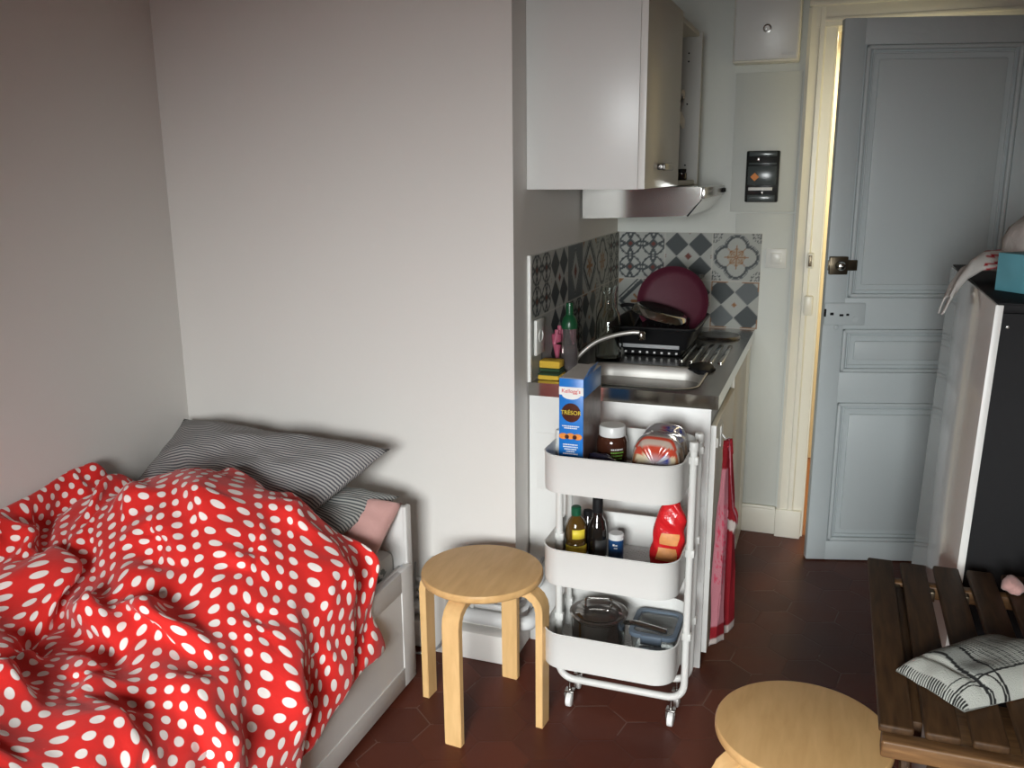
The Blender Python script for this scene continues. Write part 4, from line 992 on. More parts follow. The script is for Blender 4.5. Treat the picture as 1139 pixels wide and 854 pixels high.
# ================================================================== STOOLS
def make_stool(label, cx, cy, a0):
    t = thing('round_stool', label, 'stool', (cx, cy, 0), 'birch stools')
    bm = new_bm(); lathe(bm, [(0.0, 0.426), (0.168, 0.426), (0.174, 0.430), (0.1755, 0.434), (0.1755, 0.445), (0.173, 0.4495), (0.169, 0.4505), (0.0, 0.4505)], cx, cy, 0, 72)
    part('seat', bm, 'birch', t, 40)
    for k in range(4):
        a = R(a0+90*k); bm = new_bm(); T = 0.021; W2 = 0.026; ro = 0.198
        # L-shaped bent leg: outer profile in (radial, z)
        out = [(0.06, 0.4255), (ro-0.075, 0.4255)]; cxr, czr, rr = ro-0.062, 0.4235-0.062, 0.062
        out = [(0.055, 0.4255)] + [(cxr+rr*math.sin(R(q)), czr+rr*math.cos(R(q))) for q in range(0, 91, 10)] + [(ro, 0.0)]
        inn = [(ro-T, 0.0)] + [(cxr+(rr-T)*math.sin(R(q)), czr+(rr-T)*math.cos(R(q))) for q in range(90, -1, -10)] + [(0.055, 0.4255-T)]
        poly = out+inn
        vs = prism(bm, poly, 'y', -W2, W2)
        bmesh.ops.bevel(bm, geom=[e for e in bm.edges if abs(e.verts[0].co.y-e.verts[1].co.y) < 1e-6], offset=0.002, segments=2, affect='EDGES')
        M4 = Matrix.Translation((cx, cy, 0)) @ Matrix.Rotation(a, 4, 'Z')
        bmesh.ops.transform(bm, matrix=M4, verts=bm.verts[:])
        part('leg', bm, 'birch2', t, 30)
    return t
make_stool('round birch stool with bent legs standing between the bed and the trolley', -0.889, 2.195, -5)
make_stool('round birch stool cut off at the photo bottom, beside the dark slatted table', 0.008, 1.712, 218)

# ================================================================== SLATTED TABLE
TZ = 0.715
tb = thing('folding_table', 'dark slatted acacia folding table in the right foreground', 'table', (0.42, 1.68, 0))
sy0, sy1, tx0 = 1.352, 2.008, 0.118
for k in range(9):
    x0 = tx0+0.0665*k; x1 = x0+0.051
    bm = new_bm()
    yb = 1.352
    box(bm, (x0, yb, TZ-0.014), (x1, sy1-(0.004 if k == 1 else 0), TZ), 0.004, 3)
    part('slat', bm, 'slat', tb)
bm = new_bm(); box(bm, (tx0+0.004, 1.330, TZ-0.044), (tx0+0.580, 1.362, TZ-0.0145), 0.004, 3); part('rail', bm, 'slatx', tb)
bm = new_bm(); box(bm, (tx0+0.02, 1.925, TZ-0.044), (tx0+0.565, 1.950, TZ-0.0145), 0.004, 3); part('rail', bm, 'slatx', tb)
for x in (tx0+0.05, tx0+0.52):
    bm = new_bm(); box(bm, (x, 1.40, TZ-0.046), (x+0.018, 1.90, TZ-0.0145), 0.003); part('side_rail', bm, 'slat', tb)
for xo in (0.0, 0.42):
    for s in (1, -1):
        bm = new_bm(); xa = tx0+0.075+xo+(0.022 if s > 0 else 0)
        ya, yb_ = (1.42, 1.88) if s > 0 else (1.88, 1.42)
        d = Vector((0, yb_-ya, -(TZ-0.05))); L_ = d.length
        M4 = Matrix.Translation((xa, ya, TZ-0.05)) @ Vector((0, 0, -1)).rotation_difference(d.normalized()).to_matrix().to_4x4()
        box(bm, (0, -0.017, -L_+0.012), (0.018, 0.017, 0.004), 0.003, 2, M4)
        part('leg', bm, 'slat', tb)
for y in (1.44, 1.86):
    bm = new_bm(); box(bm, (tx0+0.09, y-0.012, 0.06), (tx0+0.53, y+0.012, 0.085), 0.003); part('stretcher', bm, 'slatx', tb)
for x in (tx0+0.058, tx0+0.190, tx0+0.125):
    bm = new_bm(); box(bm, (x-0.005, 1.905, TZ-0.040), (x+0.006, 1.925, TZ-0.018), 0.002); part('hinge', bm, 'brass', tb)
# folded wooden chair stored below the table
ch = thing('folding_chair', 'brown wooden folding chair mostly hidden under the slatted table', 'chair', (0.50, 1.66, 0))
for k in range(6): bm = new_bm(); box(bm, (0.30+0.062*k, 1.52, 0.452), (0.35+0.062*k, 1.90, 0.466), 0.004); part('seat_slat', bm, 'slatx', ch)
for y in (1.53, 1.875): bm = new_bm(); box(bm, (0.30, y, 0.425), (0.66, y+0.022, 0.4515), 0.003); part('seat_rail', bm, 'slatx', ch)
for x, y in ((0.315, 1.56), (0.315, 1.83), (0.63, 1.56), (0.63, 1.83)): bm = new_bm(); box(bm, (x, y, 0), (x+0.028, y+0.028, 0.425), 0.003); part('leg', bm, 'slat', ch)

# patterned scarf folded into a flat pad
def kef_fn(u, v):
    # corners: left, bottom, right, top (seen from the camera)
    P = [Vector((0.150, 1.520)), Vector((0.246, 1.425)), Vector((0.47, 1.60)), Vector((0.335, 1.70))]
    p = (P[0]*(1-u)+P[1]*u)*(1-v)+(P[3]*(1-u)+P[2]*u)*v
    du, dv = abs(2*u-1), abs(2*v-1)
    th = 0.046*(1-du**3.2)**0.55*(1-dv**3.2)**0.55
    th *= 0.86+0.3*(vnoise(u*4+2, v*4, 3)-0.3)
    th -= 0.006*math.exp(-((v-0.17)/0.03)**2)*(1-du**4)
    return (p.x, p.y, TZ+0.004+th+0.0015*math.sin(14*u+9*v))
def kef_col(u, v):
    w_ = (0.42, 0.43, 0.39); g = (0.075, 0.08, 0.075); k = (0.02, 0.02, 0.02)
    uu, vv = u, v
    for q, wd in ((0.20, 0.010), (0.33, 0.009)):
        if abs(vv-q-0.02*math.sin(uu*6)) < wd: return k
    for q, wd in ((0.80, 0.010),):
        if abs(uu-q-0.015*math.sin(vv*8)) < wd: return k
    if abs(math.hypot((u-1.0)*1.0, v-0.06)-0.16) < 0.007 or abs(math.hypot(u-1.0, v-0.0)-0.30) < 0.007: return k
    if vv < 0.035: return k if (uu*30) % 1 < 0.4 else w_
    if vv < 0.20 or uu > 0.80: return w_
    if vv < 0.33: return (0.24, 0.25, 0.23)
    a = (uu*46) % 1; b = (vv*62) % 1
    if vv < 0.5 and uu < 0.45: a = (uu*30) % 1; b = (vv*38) % 1
    return g if (a < 0.68 and b < 0.70) else w_
t = thing('checked_scarf', 'black and white woven scarf folded into a pad on the slatted table', 'scarf', (0.30, 1.56, TZ))
part('top_fold', grid(150, 150, kef_fn, kef_col), 'kef', t, 80)
bot = grid(24, 24, lambda u, v: (kef_fn(u, v)[0], kef_fn(u, v)[1], TZ+0.002+0.002*(1-abs(2*u-1))), lambda u, v: (0.40, 0.41, 0.37)); part('under_fold', bot, 'kef', t, 80)
t = crumple('paper_tissue', 'pinkc', (0.392, 1.925, TZ+0.012), (0.020, 0.030, 0.018), 21, None, 'small pale pink crumpled tissue at the back edge of the slatted table', 'tissue', flat=True)
t = thing('black_candle_jar', 'round black pot at the right back corner of the slatted table', 'pot', (0.445, 1.90, TZ))
bm = new_bm(); lathe(bm, [(0.030, 0), (0.034, 0.004), (0.035, 0.045), (0.032, 0.048), (0.0, 0.048)], 0.450, 1.90, TZ, 32); part('body', bm, 'black', t)
bm = new_bm(); lathe(bm, [(0.036, 0.044), (0.036, 0.056), (0.0, 0.058)], 0.450, 1.90, TZ, 32); part('lid', bm, 'blackplastic', t)

# ================================================================== BLACK AND WHITE CABINET
cb = thing('tall_cabinet', 'tall cabinet with black front and glossy white side behind the slatted table', 'cabinet', (0.64, 2.48, 0))
K0, K1, KY0, KY1, KZ = 0.292, 0.96, 2.08, 2.90, 1.282
def lean(bm, k=0.028/1.1):
    for v in bm.verts: v.co.x += k*v.co.z
    return bm
bm = new_bm(); box(bm, (K0, KY0, 0), (K0+0.0150, KY1, KZ-0.001), 0.0008); part('side_panel', lean(bm), 'gloss', cb)
part('edge_band', lean(B(((K0-0.0002, KY0-0.0022, 0.0), (K0+0.0152, KY0, KZ-0.001)), bev=0.0004)), 'cabedge', cb)
part('front_board', lean(B(((K0+0.0154, KY0+0.004, 0.0), (K1-0.02, KY0+0.016, KZ-0.018)), bev=0.001)), 'black', cb)
bm = new_bm(); box(bm, (K0+0.004, KY0, KZ), (K1+0.0, KY1, KZ+0.004), 0.001); box(bm, (K0+0.0154, KY0+0.004, KZ-0.017), (K1-0.02, KY1, KZ), 0.001); part('top_board', lean(bm), 'black', cb)
part('side_panel', lean(B(((K1-0.0195, KY0, 0), (K1, KY1, KZ-0.001)), bev=0.0008)), 'gloss', cb)
part('rear_board', lean(B(((K0+0.0154, KY1-0.012, 0.0), (K1-0.02, KY1, KZ-0.018)), bev=0.001)), 'black', cb)
bm = new_bm(); lathe(bm, [(0.004, 0), (0.003, 0.002), (0, 0.0022)], 0, 0, 0, 14, Matrix.Translation((0.352, KY0+0.004, 1.235)) @ Matrix.Rotation(R(90), 4, 'X')); part('screw', bm, 'steel', cb)
KT = KZ+0.0045
t = thing('tissue_box', 'cyan cardboard tissue box on top of the black cabinet', 'tissue box', (0.43, 2.27, KT))
bm = new_bm(); M4 = Matrix.Translation((0.352, 2.300, KT)) @ Matrix.Rotation(R(-52), 4, 'Z')
box(bm, (0, 0, 0), (0.235, 0.118, 0.086), 0.002, 2, M4); part('carton', bm, 'tblue', t)
bm = new_bm(); prism(bm, [(0.1175+0.06*math.cos(2*PI*k/24), 0.059+0.022*math.sin(2*PI*k/24)) for k in range(24)], 'z', 0.0862, 0.0868); bmesh.ops.transform(bm, matrix=M4, verts=bm.verts[:]); part('opening', bm, 'clothw', t)
# cloths on top
crumple('white_tea_towel', 'clothw', (0.472, 2.50, KT+0.066), (0.080, 0.10, 0.118), 31, None, 'white crumpled cloth heap behind the cyan tissue box', 'cloth', flat=True)
t = thing('striped_tea_towel', 'white cloth with red stripes hanging over the glossy side of the black cabinet', 'cloth', (0.37, 2.52, KT))
def st_fn(u, v):
    # from the tissue box across the top, over the edge and down a little
    path = [(0.43, 2.47, KT+0.045), (0.385, 2.50, KT+0.050), (0.345, 2.49, KT+0.048), (0.312, 2.46, KT+0.030), (0.285, 2.43, KT-0.008), (0.268, 2.40, KT-0.045)]
    s = v*(len(path)-1); i = min(int(s), len(path)-2); f = s-i
    p = [path[i][q]*(1-f)+path[i+1][q]*f for q in range(3)]
    wd = 0.085-0.070*max(0, v-0.25); a = (u-0.5)*PI*1.6
    return (p[0]-0.004+0.012*math.cos(a), p[1]+wd*math.sin(a)*(1-0.3*v), p[2]+0.022*(math.cos(a)-0.3)+0.007*math.sin(u*13+v*4))
def st_col(u, v):
    if v < 0.42 and (u*9+v*2) % 1 < 0.32: return (0.38, 0.02, 0.03)
    return (0.55, 0.53, 0.50)
ob = part('draped_end', grid(40, 40, st_fn, st_col), 'towel', t, 80); sm = ob.modifiers.new('thick', 'SOLIDIFY'); sm.thickness = 0.004

# ================================================================== PIPES under the back wall
def pipe(label, pts, r, m='pipe', name='heating_pipe', grp='heating pipes', cat='pipe'):
    bm = new_bm(); tube(bm, pts, r, 12, 0); o = build(name, bm, m, ang=60); local(o, pts[len(pts)//2]); tag(o, label, cat, grp); return o
pipe('thick white heating pipe, lowest, running above the skirting behind the stool', fillet([(-1.60, 2.470, 0.142), (-0.84, 2.468, 0.142), (-0.84, 2.60, 0.142)], 0.035), 0.024)
pipe('thin white heating pipe just above the thickest one, behind the stool', fillet([(-1.60, 2.475, 0.182), (-0.862, 2.475, 0.182), (-0.862, 2.60, 0.19)], 0.03), 0.009)
pipe('thin white heating pipe in the middle of the bundle behind the stool', fillet([(-1.60, 2.478, 0.208), (-0.90, 2.478, 0.208), (-0.83, 2.54, 0.245), (-0.83, 2.60, 0.26)], 0.03), 0.008)
pipe('topmost thin white heating pipe of the bundle behind the stool', fillet([(-1.60, 2.478, 0.234), (-0.90, 2.478, 0.234), (-0.82, 2.545, 0.29), (-0.82, 2.60, 0.31)], 0.03), 0.008)
t = thing('pipe_clip', 'small white clip holding the thin pipes to the wall', 'clip', (-1.035, 2.47, 0.20))
part('clip_band', B(((-1.042, 2.462, 0.170), (-1.030, 2.494, 0.246)), bev=0.003), 'switch', t)
pipe('grey cable curving from pipes up towards the corner behind the stool', smooth_path([(-0.93, 2.455, 0.19), (-0.88, 2.47, 0.21), (-0.845, 2.52, 0.26), (-0.835, 2.60, 0.32)], 5), 0.005, 'cable', 'wall_cable', 'cables by the floor', 'cable')
pipe('pale cable hanging in a loop to the floor beside the bed', smooth_path([(-1.24, 2.47, 0.30), (-1.245, 2.45, 0.10), (-1.235, 2.42, 0.008), (-1.20, 2.41, 0.006), (-1.14, 2.415, 0.035), (-1.105, 2.425, 0.11)], 5), 0.004, 'cable', 'wall_cable', 'cables by the floor', 'cable')

# ================================================================== BED
bd = thing('daybed', 'white daybed with framed drawer fronts along the left wall', 'bed', (-1.64, 1.3, 0))
bx, by = -1.150, 2.268
bm = new_bm(); box(bm, (-2.12, 2.268, 0.0), (-1.165, 2.292, 0.574), 0.003)
part('headboard', bm, 'bed', bd)
part('post', B(((-1.176, 2.262, 0.0), (-1.162, 2.296, 0.578)), bev=0.003), 'bed', bd)
part('side_frame', B(((-1.195, 0.24, 0.10), (-1.176, 2.262, 0.385)), ((-2.12, 0.24, 0.10), (-2.10, 2.262, 0.50)), ((-2.12, 0.20, 0.0), (-1.165, 0.235, 0.574)), bev=0.002), 'bed', bd)
for y0, y1 in ((1.262, 2.262), (0.245, 1.255)):
    bm = new_bm()
    z0, z1, f = 0.016, 0.398, 0.066
    box(bm, (-1.166, y0, z0), (-1.150, y0+f, z1), 0.0015); box(bm, (-1.166, y1-f, z0), (-1.150, y1, z1), 0.0015)
    box(bm, (-1.166, y0+f, z0), (-1.150, y1-f, z0+f), 0.0015); box(bm, (-1.166, y0+f, z1-f), (-1.150, y1-f, z1), 0.0015)
    box(bm, (-1.175, y0+0.002, z0+0.002), (-1.1535, y1-0.002, z1-0.002), 0.0)
    part('drawer_front', bm, 'bed', bd)
part('mattress', B(((-2.098, 0.245, 0.205), (-1.200, 2.262, 0.44)), bev=0.03), 'matt', bd)
t = crumple('bunched_sheet', 'greyc', (-1.235, 2.16, 0.395), (0.042, 0.095, 0.045), 44, None, 'grey green sheet corner bunched between the pink pillow and bed rail', 'sheet')

def pillow(name, label, corners, thick, m, sv=1.0, seed=0, group=None, cat='pillow', sc=0.6, pinch=3.0):
    """corners: TL, TR, BR, BL ; u left-right, v bottom-top"""
    TL, TR, BR, BL = [Vector(c) for c in corners]; n = (TR-TL).cross(BL-TL).normalized()
    bm = new_bm(); uvl = bm.loops.layers.uv.new('cloth'); NU, NV = 44, 36; sh = []
    W = (TR-TL).length; H = (TL-BL).length
    for s in (1, -1):
        V = []
        for j in range(NV+1):
            row = []
            for i in range(NU+1):
                u, v = i/NU, j/NV; du, dv = 2*u-1, 2*v-1
                edge = i in (0, NU) or j in (0, NV)
                # sides bow inwards between the corners
                uu = 0.5+0.5*du*(1-0.05*(1-dv*dv)); vv = 0.5+0.5*dv*(1-0.06*(1-du*du))
                p = (BL*(1-uu)+BR*uu)*(1-vv)+(TL*(1-uu)+TR*uu)*vv
                th = thick*((1-abs(du)**pinch)*(1-abs(dv)**pinch))**0.55 if not edge else 0
                th *= 1+0.40*(vnoise(u*4+seed, v*4, seed)-0.5)+0.22*(vnoise(u*11+seed+v*5, v*9-u*3+20, seed+1)-0.5)
                if edge and s < 0: row.append(sh[j][i]); continue
                row.append(bm.verts.new(p+n*(s*th)))
            V.append(row)
        if s > 0: sh = V
        for j in range(NV):
            for i in range(NU):
                q = (V[j][i], V[j][i+1], V[j+1][i+1], V[j+1][i])
                uvq = ((i, j), (i+1, j), (i+1, j+1), (i, j+1))
                if len(set(q)) < 4: continue
                try: f = bm.faces.new(q)
                except ValueError: continue
                for lp, (a, b) in zip(f.loops, uvq): lp[uvl].uv = (a/NU*W, b/NV*H*sv+0.012*math.sin(a/NU*7+b/NV*5))
    o = build(name, bm, m, ang=180); local(o, (BL+BR)/2); tag(o, label, cat, group); return o
M['stripe1'] = stripe_mat('grey_striped_cotton', (0.10, 0.10, 0.115), (0.44, 0.43, 0.41), 0.0098, 0.5)
M['stripe2'] = stripe_mat('grey_striped_cotton_fine', (0.095, 0.105, 0.11), (0.44, 0.44, 0.41), 0.0098, 0.5)
pillow('bed_pillow', 'large grey striped pillow leaning on the wall at the bed head', ((-2.085, 2.415, 0.735), (-1.225, 2.30, 0.745), (-1.385, 1.99, 0.575), (-2.03, 2.04, 0.57)), 0.075, 'stripe1', 1.0, 3, 'striped pillows')
pillow('bed_pillow', 'smaller grey striped pillow peeking out below the larger one', ((-1.62, 2.26, 0.60), (-1.205, 2.31, 0.592), (-1.285, 2.03, 0.545), (-1.66, 2.00, 0.55)), 0.050, 'stripe2', 1.0, 8, 'striped pillows')
pillow('pink_pillow', 'plain pink pillow squeezed lowest at the bed head beside white bed post', ((-1.62, 2.25, 0.545), (-1.172, 2.262, 0.592), (-1.195, 2.04, 0.405), (-1.58, 1.95, 0.43)), 0.078, 'pinkc', 1.0, 12)

# ------------------------------------------------------------------ duvet
# millimetres: for x, then y, then z, one row per line across the bed; first number is the position,
# each further number the step from its neighbour
M['dots'] = dots_mat()
DV, DU, EV, EU = 84, 75, 24, 22
DUVET_TOP = [
[-2090,15,10,16,24,5,-4,-10,-9,-5,24,28,31,36,37,19,0,17,7,13,15,16,21,26,27,29,16,17,18,20,25,27,25,23,17,17,22,23,21,19,18,20,23,23,25,19,14,18,27,30,28,21,12,7,11,12,-15,-13,-3,8,1,8,12,12,8,-6,-5,-10,-7,-10,-5,3,18,23,28],
[-2090,15,17,25,21,1,-7,-7,-6,13,20,16,39,37,17,5,13,21,16,10,11,17,19,23,26,27,22,17,18,23,26,24,27,21,17,19,20,21,18,18,19,22,26,28,24,19,16,21,30,32,29,21,13,6,1,10,0,-13,-4,4,7,9,10,8,1,-7,-15,-3,-2,-7,-3,-2,18,23,0],
[-2090,15,22,23,9,11,-3,-4,1,12,8,15,40,35,15,16,14,13,6,13,20,18,19,24,28,25,20,18,19,25,32,31,25,18,12,14,21,20,19,17,19,21,26,27,26,20,16,20,29,34,29,21,14,9,2,12,1,-16,-8,2,4,7,6,8,9,6,-16,-9,1,-9,-7,2,10,19,-5],
[-2090,15,17,22,16,-2,2,6,8,4,4,20,42,16,26,20,8,2,17,22,19,17,20,27,27,26,20,18,23,27,33,33,27,16,15,9,14,20,19,17,19,22,27,27,24,17,18,21,26,32,30,18,12,12,8,9,6,-4,-8,-5,-3,-2,-1,2,9,18,9,-16,-5,-12,-7,-2,13,11,3],
[-2090,15,20,24,9,5,8,6,7,5,-3,18,38,4,29,13,4,19,26,28,13,16,21,27,30,25,20,18,24,31,36,33,28,17,11,15,7,17,18,18,20,25,21,26,22,17,20,23,24,29,26,18,7,11,14,9,6,0,5,-7,-2,0,-2,-4,-9,8,23,8,-13,-19,-16,12,11,10,-5],
[-2090,15,16,10,5,8,9,10,10,15,0,18,31,7,24,18,9,24,31,23,9,14,23,27,30,26,20,19,24,32,36,33,27,17,13,11,18,12,16,18,21,26,28,26,17,10,8,22,33,27,20,19,9,9,12,8,8,5,8,7,3,2,-1,-4,-8,-12,3,21,-1,-18,-14,-2,22,5,-12],
[-2090,15,12,10,9,11,12,10,7,10,3,18,23,16,22,15,21,29,27,16,12,14,21,29,30,25,19,20,25,33,35,32,21,15,14,14,20,20,14,17,22,26,27,22,8,7,18,23,30,26,17,16,11,9,9,8,9,8,8,10,10,10,4,-2,-7,-12,-15,5,14,-12,-18,-7,23,6,-15],
[-2090,15,16,12,7,7,4,4,6,10,13,26,20,25,21,17,23,25,25,20,13,16,13,30,30,25,18,18,25,32,34,30,23,16,7,19,22,21,17,18,21,26,26,20,13,13,13,24,27,22,19,8,10,8,8,7,8,9,10,10,17,13,8,2,-3,-9,-14,-14,7,-3,-15,-4,13,7,-16],
[-2090,15,8,3,5,5,6,6,8,17,23,26,30,26,20,16,20,26,25,16,17,16,13,29,29,24,16,16,26,32,31,29,22,7,19,21,22,21,18,19,21,25,24,20,18,17,20,18,17,22,15,12,7,6,7,6,6,6,11,13,10,19,15,7,1,-3,-11,-17,-14,1,-11,-14,17,11,-14],
[-2090,14,15,9,6,5,6,9,5,22,27,26,26,22,20,15,19,24,23,16,15,10,24,27,27,22,16,15,26,29,31,26,21,13,20,22,22,20,18,18,22,22,22,21,18,17,21,23,22,17,11,9,8,11,14,11,7,1,-2,9,11,8,14,11,7,2,-1,-11,-15,-16,-10,-15,13,11,-15],
[-2090,14,14,9,12,11,11,5,6,23,30,31,22,21,16,16,16,22,20,14,16,17,19,26,27,21,17,16,24,28,28,24,20,17,21,23,23,20,16,17,22,23,20,19,18,18,22,22,23,18,10,9,7,8,10,14,13,11,3,-4,8,7,2,8,4,6,6,4,-10,-15,-16,-21,2,14,-13],
[-2090,14,16,14,13,13,11,9,6,27,31,24,17,24,15,10,22,22,17,16,14,20,19,26,22,20,18,20,25,28,24,21,18,20,22,23,22,20,16,15,22,24,21,18,18,20,21,22,22,18,9,4,12,6,11,9,6,13,14,8,-2,7,5,0,6,8,7,4,-3,-13,-19,-24,-13,9,-9],
[-2090,14,11,10,12,13,13,16,22,29,20,18,25,25,5,14,26,22,16,16,16,16,25,21,20,19,15,22,26,28,25,20,17,19,23,24,23,21,16,17,19,23,23,19,16,20,21,23,21,17,8,4,5,19,2,14,8,1,10,18,8,1,6,6,5,7,5,-1,-1,-5,-21,-28,-24,-3,-8],
[-2090,14,15,15,14,13,13,17,24,15,17,26,29,13,12,16,25,26,17,14,15,19,18,24,14,17,19,24,26,26,24,20,17,20,23,24,24,19,18,20,22,21,22,18,18,22,25,24,21,15,9,7,5,-2,14,5,10,8,5,7,17,6,5,5,5,4,-2,-2,0,4,-13,-32,-29,-19,-9],
[-2090,14,15,15,15,15,14,16,21,23,20,24,26,17,15,13,18,27,18,13,12,19,20,18,19,18,20,23,27,26,22,20,18,21,24,24,23,19,17,19,24,24,21,17,17,22,28,27,22,17,2,0,4,7,5,9,7,8,6,8,12,10,9,6,5,4,2,-6,-4,-2,2,-33,-33,-22,-11],
[-2090,14,16,14,10,10,14,17,19,26,31,34,27,19,12,10,14,25,11,16,15,19,19,19,18,18,20,26,26,25,22,19,17,22,26,24,22,19,15,20,24,25,21,19,17,16,29,29,26,18,10,3,-3,-1,5,7,7,7,8,9,9,9,9,14,13,9,0,-10,-9,-13,13,-34,-34,-25,-14],
[-2090,14,10,7,10,11,13,17,24,32,37,35,29,17,16,8,19,2,22,16,16,20,20,17,17,19,22,25,30,26,18,18,17,21,26,26,20,18,18,22,25,24,20,18,19,21,16,26,26,20,13,11,7,-1,-3,0,6,6,8,7,8,8,10,17,18,17,-15,-18,-10,-1,17,-32,-35,-27,-17],
[-2090,14,15,13,10,10,12,17,23,36,36,32,26,13,12,10,3,21,20,17,15,19,20,18,17,18,23,30,29,23,20,12,20,23,25,26,22,18,19,23,24,24,21,17,18,20,23,17,18,14,11,6,9,10,7,2,2,5,11,8,10,5,6,14,22,19,-4,-16,-16,-1,7,-26,-33,-29,-18],
[-2090,14,12,10,10,11,15,22,31,35,32,29,18,10,5,6,20,22,19,16,15,19,19,17,17,20,27,32,32,25,14,12,14,25,28,26,21,18,20,24,26,24,18,18,19,21,21,21,9,9,6,7,7,10,9,9,6,5,8,8,7,8,10,9,23,22,2,-14,-13,-7,-3,-19,-32,-27,-14],
[-2090,14,14,13,11,9,19,25,31,31,24,16,10,8,11,19,26,22,14,12,18,20,19,17,19,23,32,35,34,16,13,11,10,25,30,27,22,18,21,25,28,14,16,17,20,27,26,16,7,6,10,15,6,5,8,8,7,8,5,8,10,5,3,15,21,23,8,-16,-10,0,-6,-28,-30,-26,-11],
[-2090,14,12,12,16,17,19,23,23,19,16,14,16,17,17,22,22,15,16,16,16,21,20,18,20,25,34,39,32,-4,15,12,23,21,30,28,22,18,22,27,18,23,17,16,14,21,30,25,12,9,9,3,5,10,11,8,5,4,11,3,9,10,1,6,21,26,1,2,3,-8,-18,-29,-30,-24,-13],
[-2090,14,15,15,14,12,13,16,18,21,22,21,19,17,17,18,19,21,16,16,20,21,16,17,21,26,36,41,25,-2,19,11,18,28,30,25,21,18,23,24,28,23,6,10,18,22,29,25,15,9,7,8,12,13,5,4,6,6,4,9,3,10,7,2,14,22,12,7,-3,-14,-18,-28,-27,-23,-12],
[-2090,14,12,10,10,10,14,19,26,28,25,19,15,15,15,16,23,21,16,15,21,18,17,18,21,27,36,40,14,5,20,15,22,29,29,25,19,19,23,33,28,22,9,10,9,20,23,27,18,9,10,12,8,3,0,7,6,9,10,5,7,4,9,4,10,14,15,8,0,-12,-25,-29,-24,-18,-11],
[-2090,14,11,11,12,13,16,20,26,26,23,19,15,12,14,17,23,18,13,17,21,21,19,15,22,26,36,37,3,19,20,18,24,27,29,24,19,20,28,33,33,4,15,11,12,23,24,18,18,10,3,9,-3,-2,6,14,19,12,4,9,5,6,6,7,9,8,8,9,5,-13,-26,-27,-23,-17,-9],
[-2090,14,15,14,12,14,17,22,26,22,15,16,12,14,16,20,22,15,13,23,22,21,17,17,18,21,34,29,16,24,17,19,26,28,28,23,17,22,30,34,32,1,16,6,19,24,27,18,12,8,9,-6,3,12,-8,1,20,23,16,2,6,5,5,8,7,8,6,4,2,-5,-23,-28,-25,-19,-7],
[-2090,14,12,11,11,14,17,21,23,27,21,15,12,13,18,20,21,13,17,22,24,24,17,11,9,25,33,31,28,22,15,20,25,30,26,22,16,20,30,34,31,6,5,17,22,27,22,18,11,12,14,5,3,3,4,-5,2,14,16,9,6,5,5,3,4,5,5,8,-2,-7,-12,-29,-25,-19,-5],
[-2090,14,11,10,13,13,18,24,23,18,23,17,12,17,19,17,19,16,17,23,26,23,18,12,2,25,29,35,34,23,16,20,27,28,25,21,17,17,27,33,29,22,8,12,23,26,21,15,12,9,8,16,14,3,4,0,1,7,-1,8,6,6,7,1,6,4,2,3,3,-5,-15,-30,-24,-18,-3],
[-2090,14,14,14,14,13,15,20,24,23,17,18,17,14,18,18,16,15,18,24,25,22,18,12,3,27,27,38,32,23,16,22,28,29,25,15,18,21,26,27,27,20,17,18,22,17,17,17,16,18,9,9,13,10,13,8,1,2,0,-2,-4,2,9,4,-5,1,7,4,4,-2,-18,-30,-24,-16,-4],
[-2090,14,15,16,17,19,19,17,19,19,17,14,17,18,18,15,15,15,19,24,27,21,15,7,13,29,29,37,29,21,14,22,30,31,22,12,18,22,28,27,22,18,19,21,22,26,22,9,9,12,9,23,10,13,9,6,2,-3,-5,-2,1,4,7,14,-3,-9,-3,0,0,0,-3,-29,-24,-15,-2],
[-2090,14,13,13,18,23,27,25,17,16,13,13,16,16,14,16,14,15,20,24,27,18,15,9,20,31,32,32,27,11,18,24,30,28,21,16,17,21,27,26,21,18,20,26,32,31,24,15,6,-14,5,16,20,13,6,2,-3,-4,1,4,4,4,8,11,11,2,-3,0,-3,-9,-22,-20,-21,-14,0],
[-2090,14,14,13,17,23,26,32,23,11,12,15,14,16,13,12,13,15,19,26,25,16,15,15,26,28,33,32,16,10,19,26,29,26,23,18,18,22,26,23,20,18,25,32,34,32,24,14,7,-5,-5,2,11,11,5,1,0,5,7,4,-3,3,13,9,13,12,-1,-1,-5,-6,-24,-26,-17,-14,-4],
[-2090,14,14,17,14,23,24,32,32,20,9,10,15,12,12,13,6,15,20,25,25,19,14,20,24,29,34,23,9,16,20,27,30,27,23,18,19,23,22,22,19,18,26,34,35,32,24,14,6,4,1,-1,0,4,4,4,8,5,4,3,3,-5,8,14,8,13,11,-2,-6,-7,-20,-25,-17,-12,-7],
[-2090,14,14,17,16,22,24,31,32,24,13,15,10,-2,14,12,16,15,20,22,24,19,18,19,29,27,28,17,20,11,19,24,32,28,22,17,19,21,24,21,17,21,29,35,36,26,18,7,2,5,6,7,6,5,4,9,14,15,10,4,-5,-7,-17,15,10,8,12,3,-4,-6,-17,-21,-10,-9,-25],
[-2090,14,9,12,19,22,30,32,30,25,11,7,12,7,14,7,13,17,23,27,25,19,18,22,29,31,24,15,13,15,17,26,30,26,22,17,20,22,21,19,17,21,28,34,28,24,18,12,12,10,8,7,5,6,13,17,19,18,11,3,-6,-15,-22,-7,13,8,8,5,-1,-4,-12,-19,-12,-15,-15],
[-2090,14,9,13,15,22,31,30,30,24,3,8,14,14,7,12,17,20,25,26,25,20,17,22,28,29,20,21,19,15,12,23,29,26,19,18,21,24,21,15,13,20,28,32,29,22,19,13,8,11,9,11,11,12,16,19,19,19,14,8,-6,-14,-21,-21,1,11,5,4,1,-1,-10,-18,-16,-12,-5],
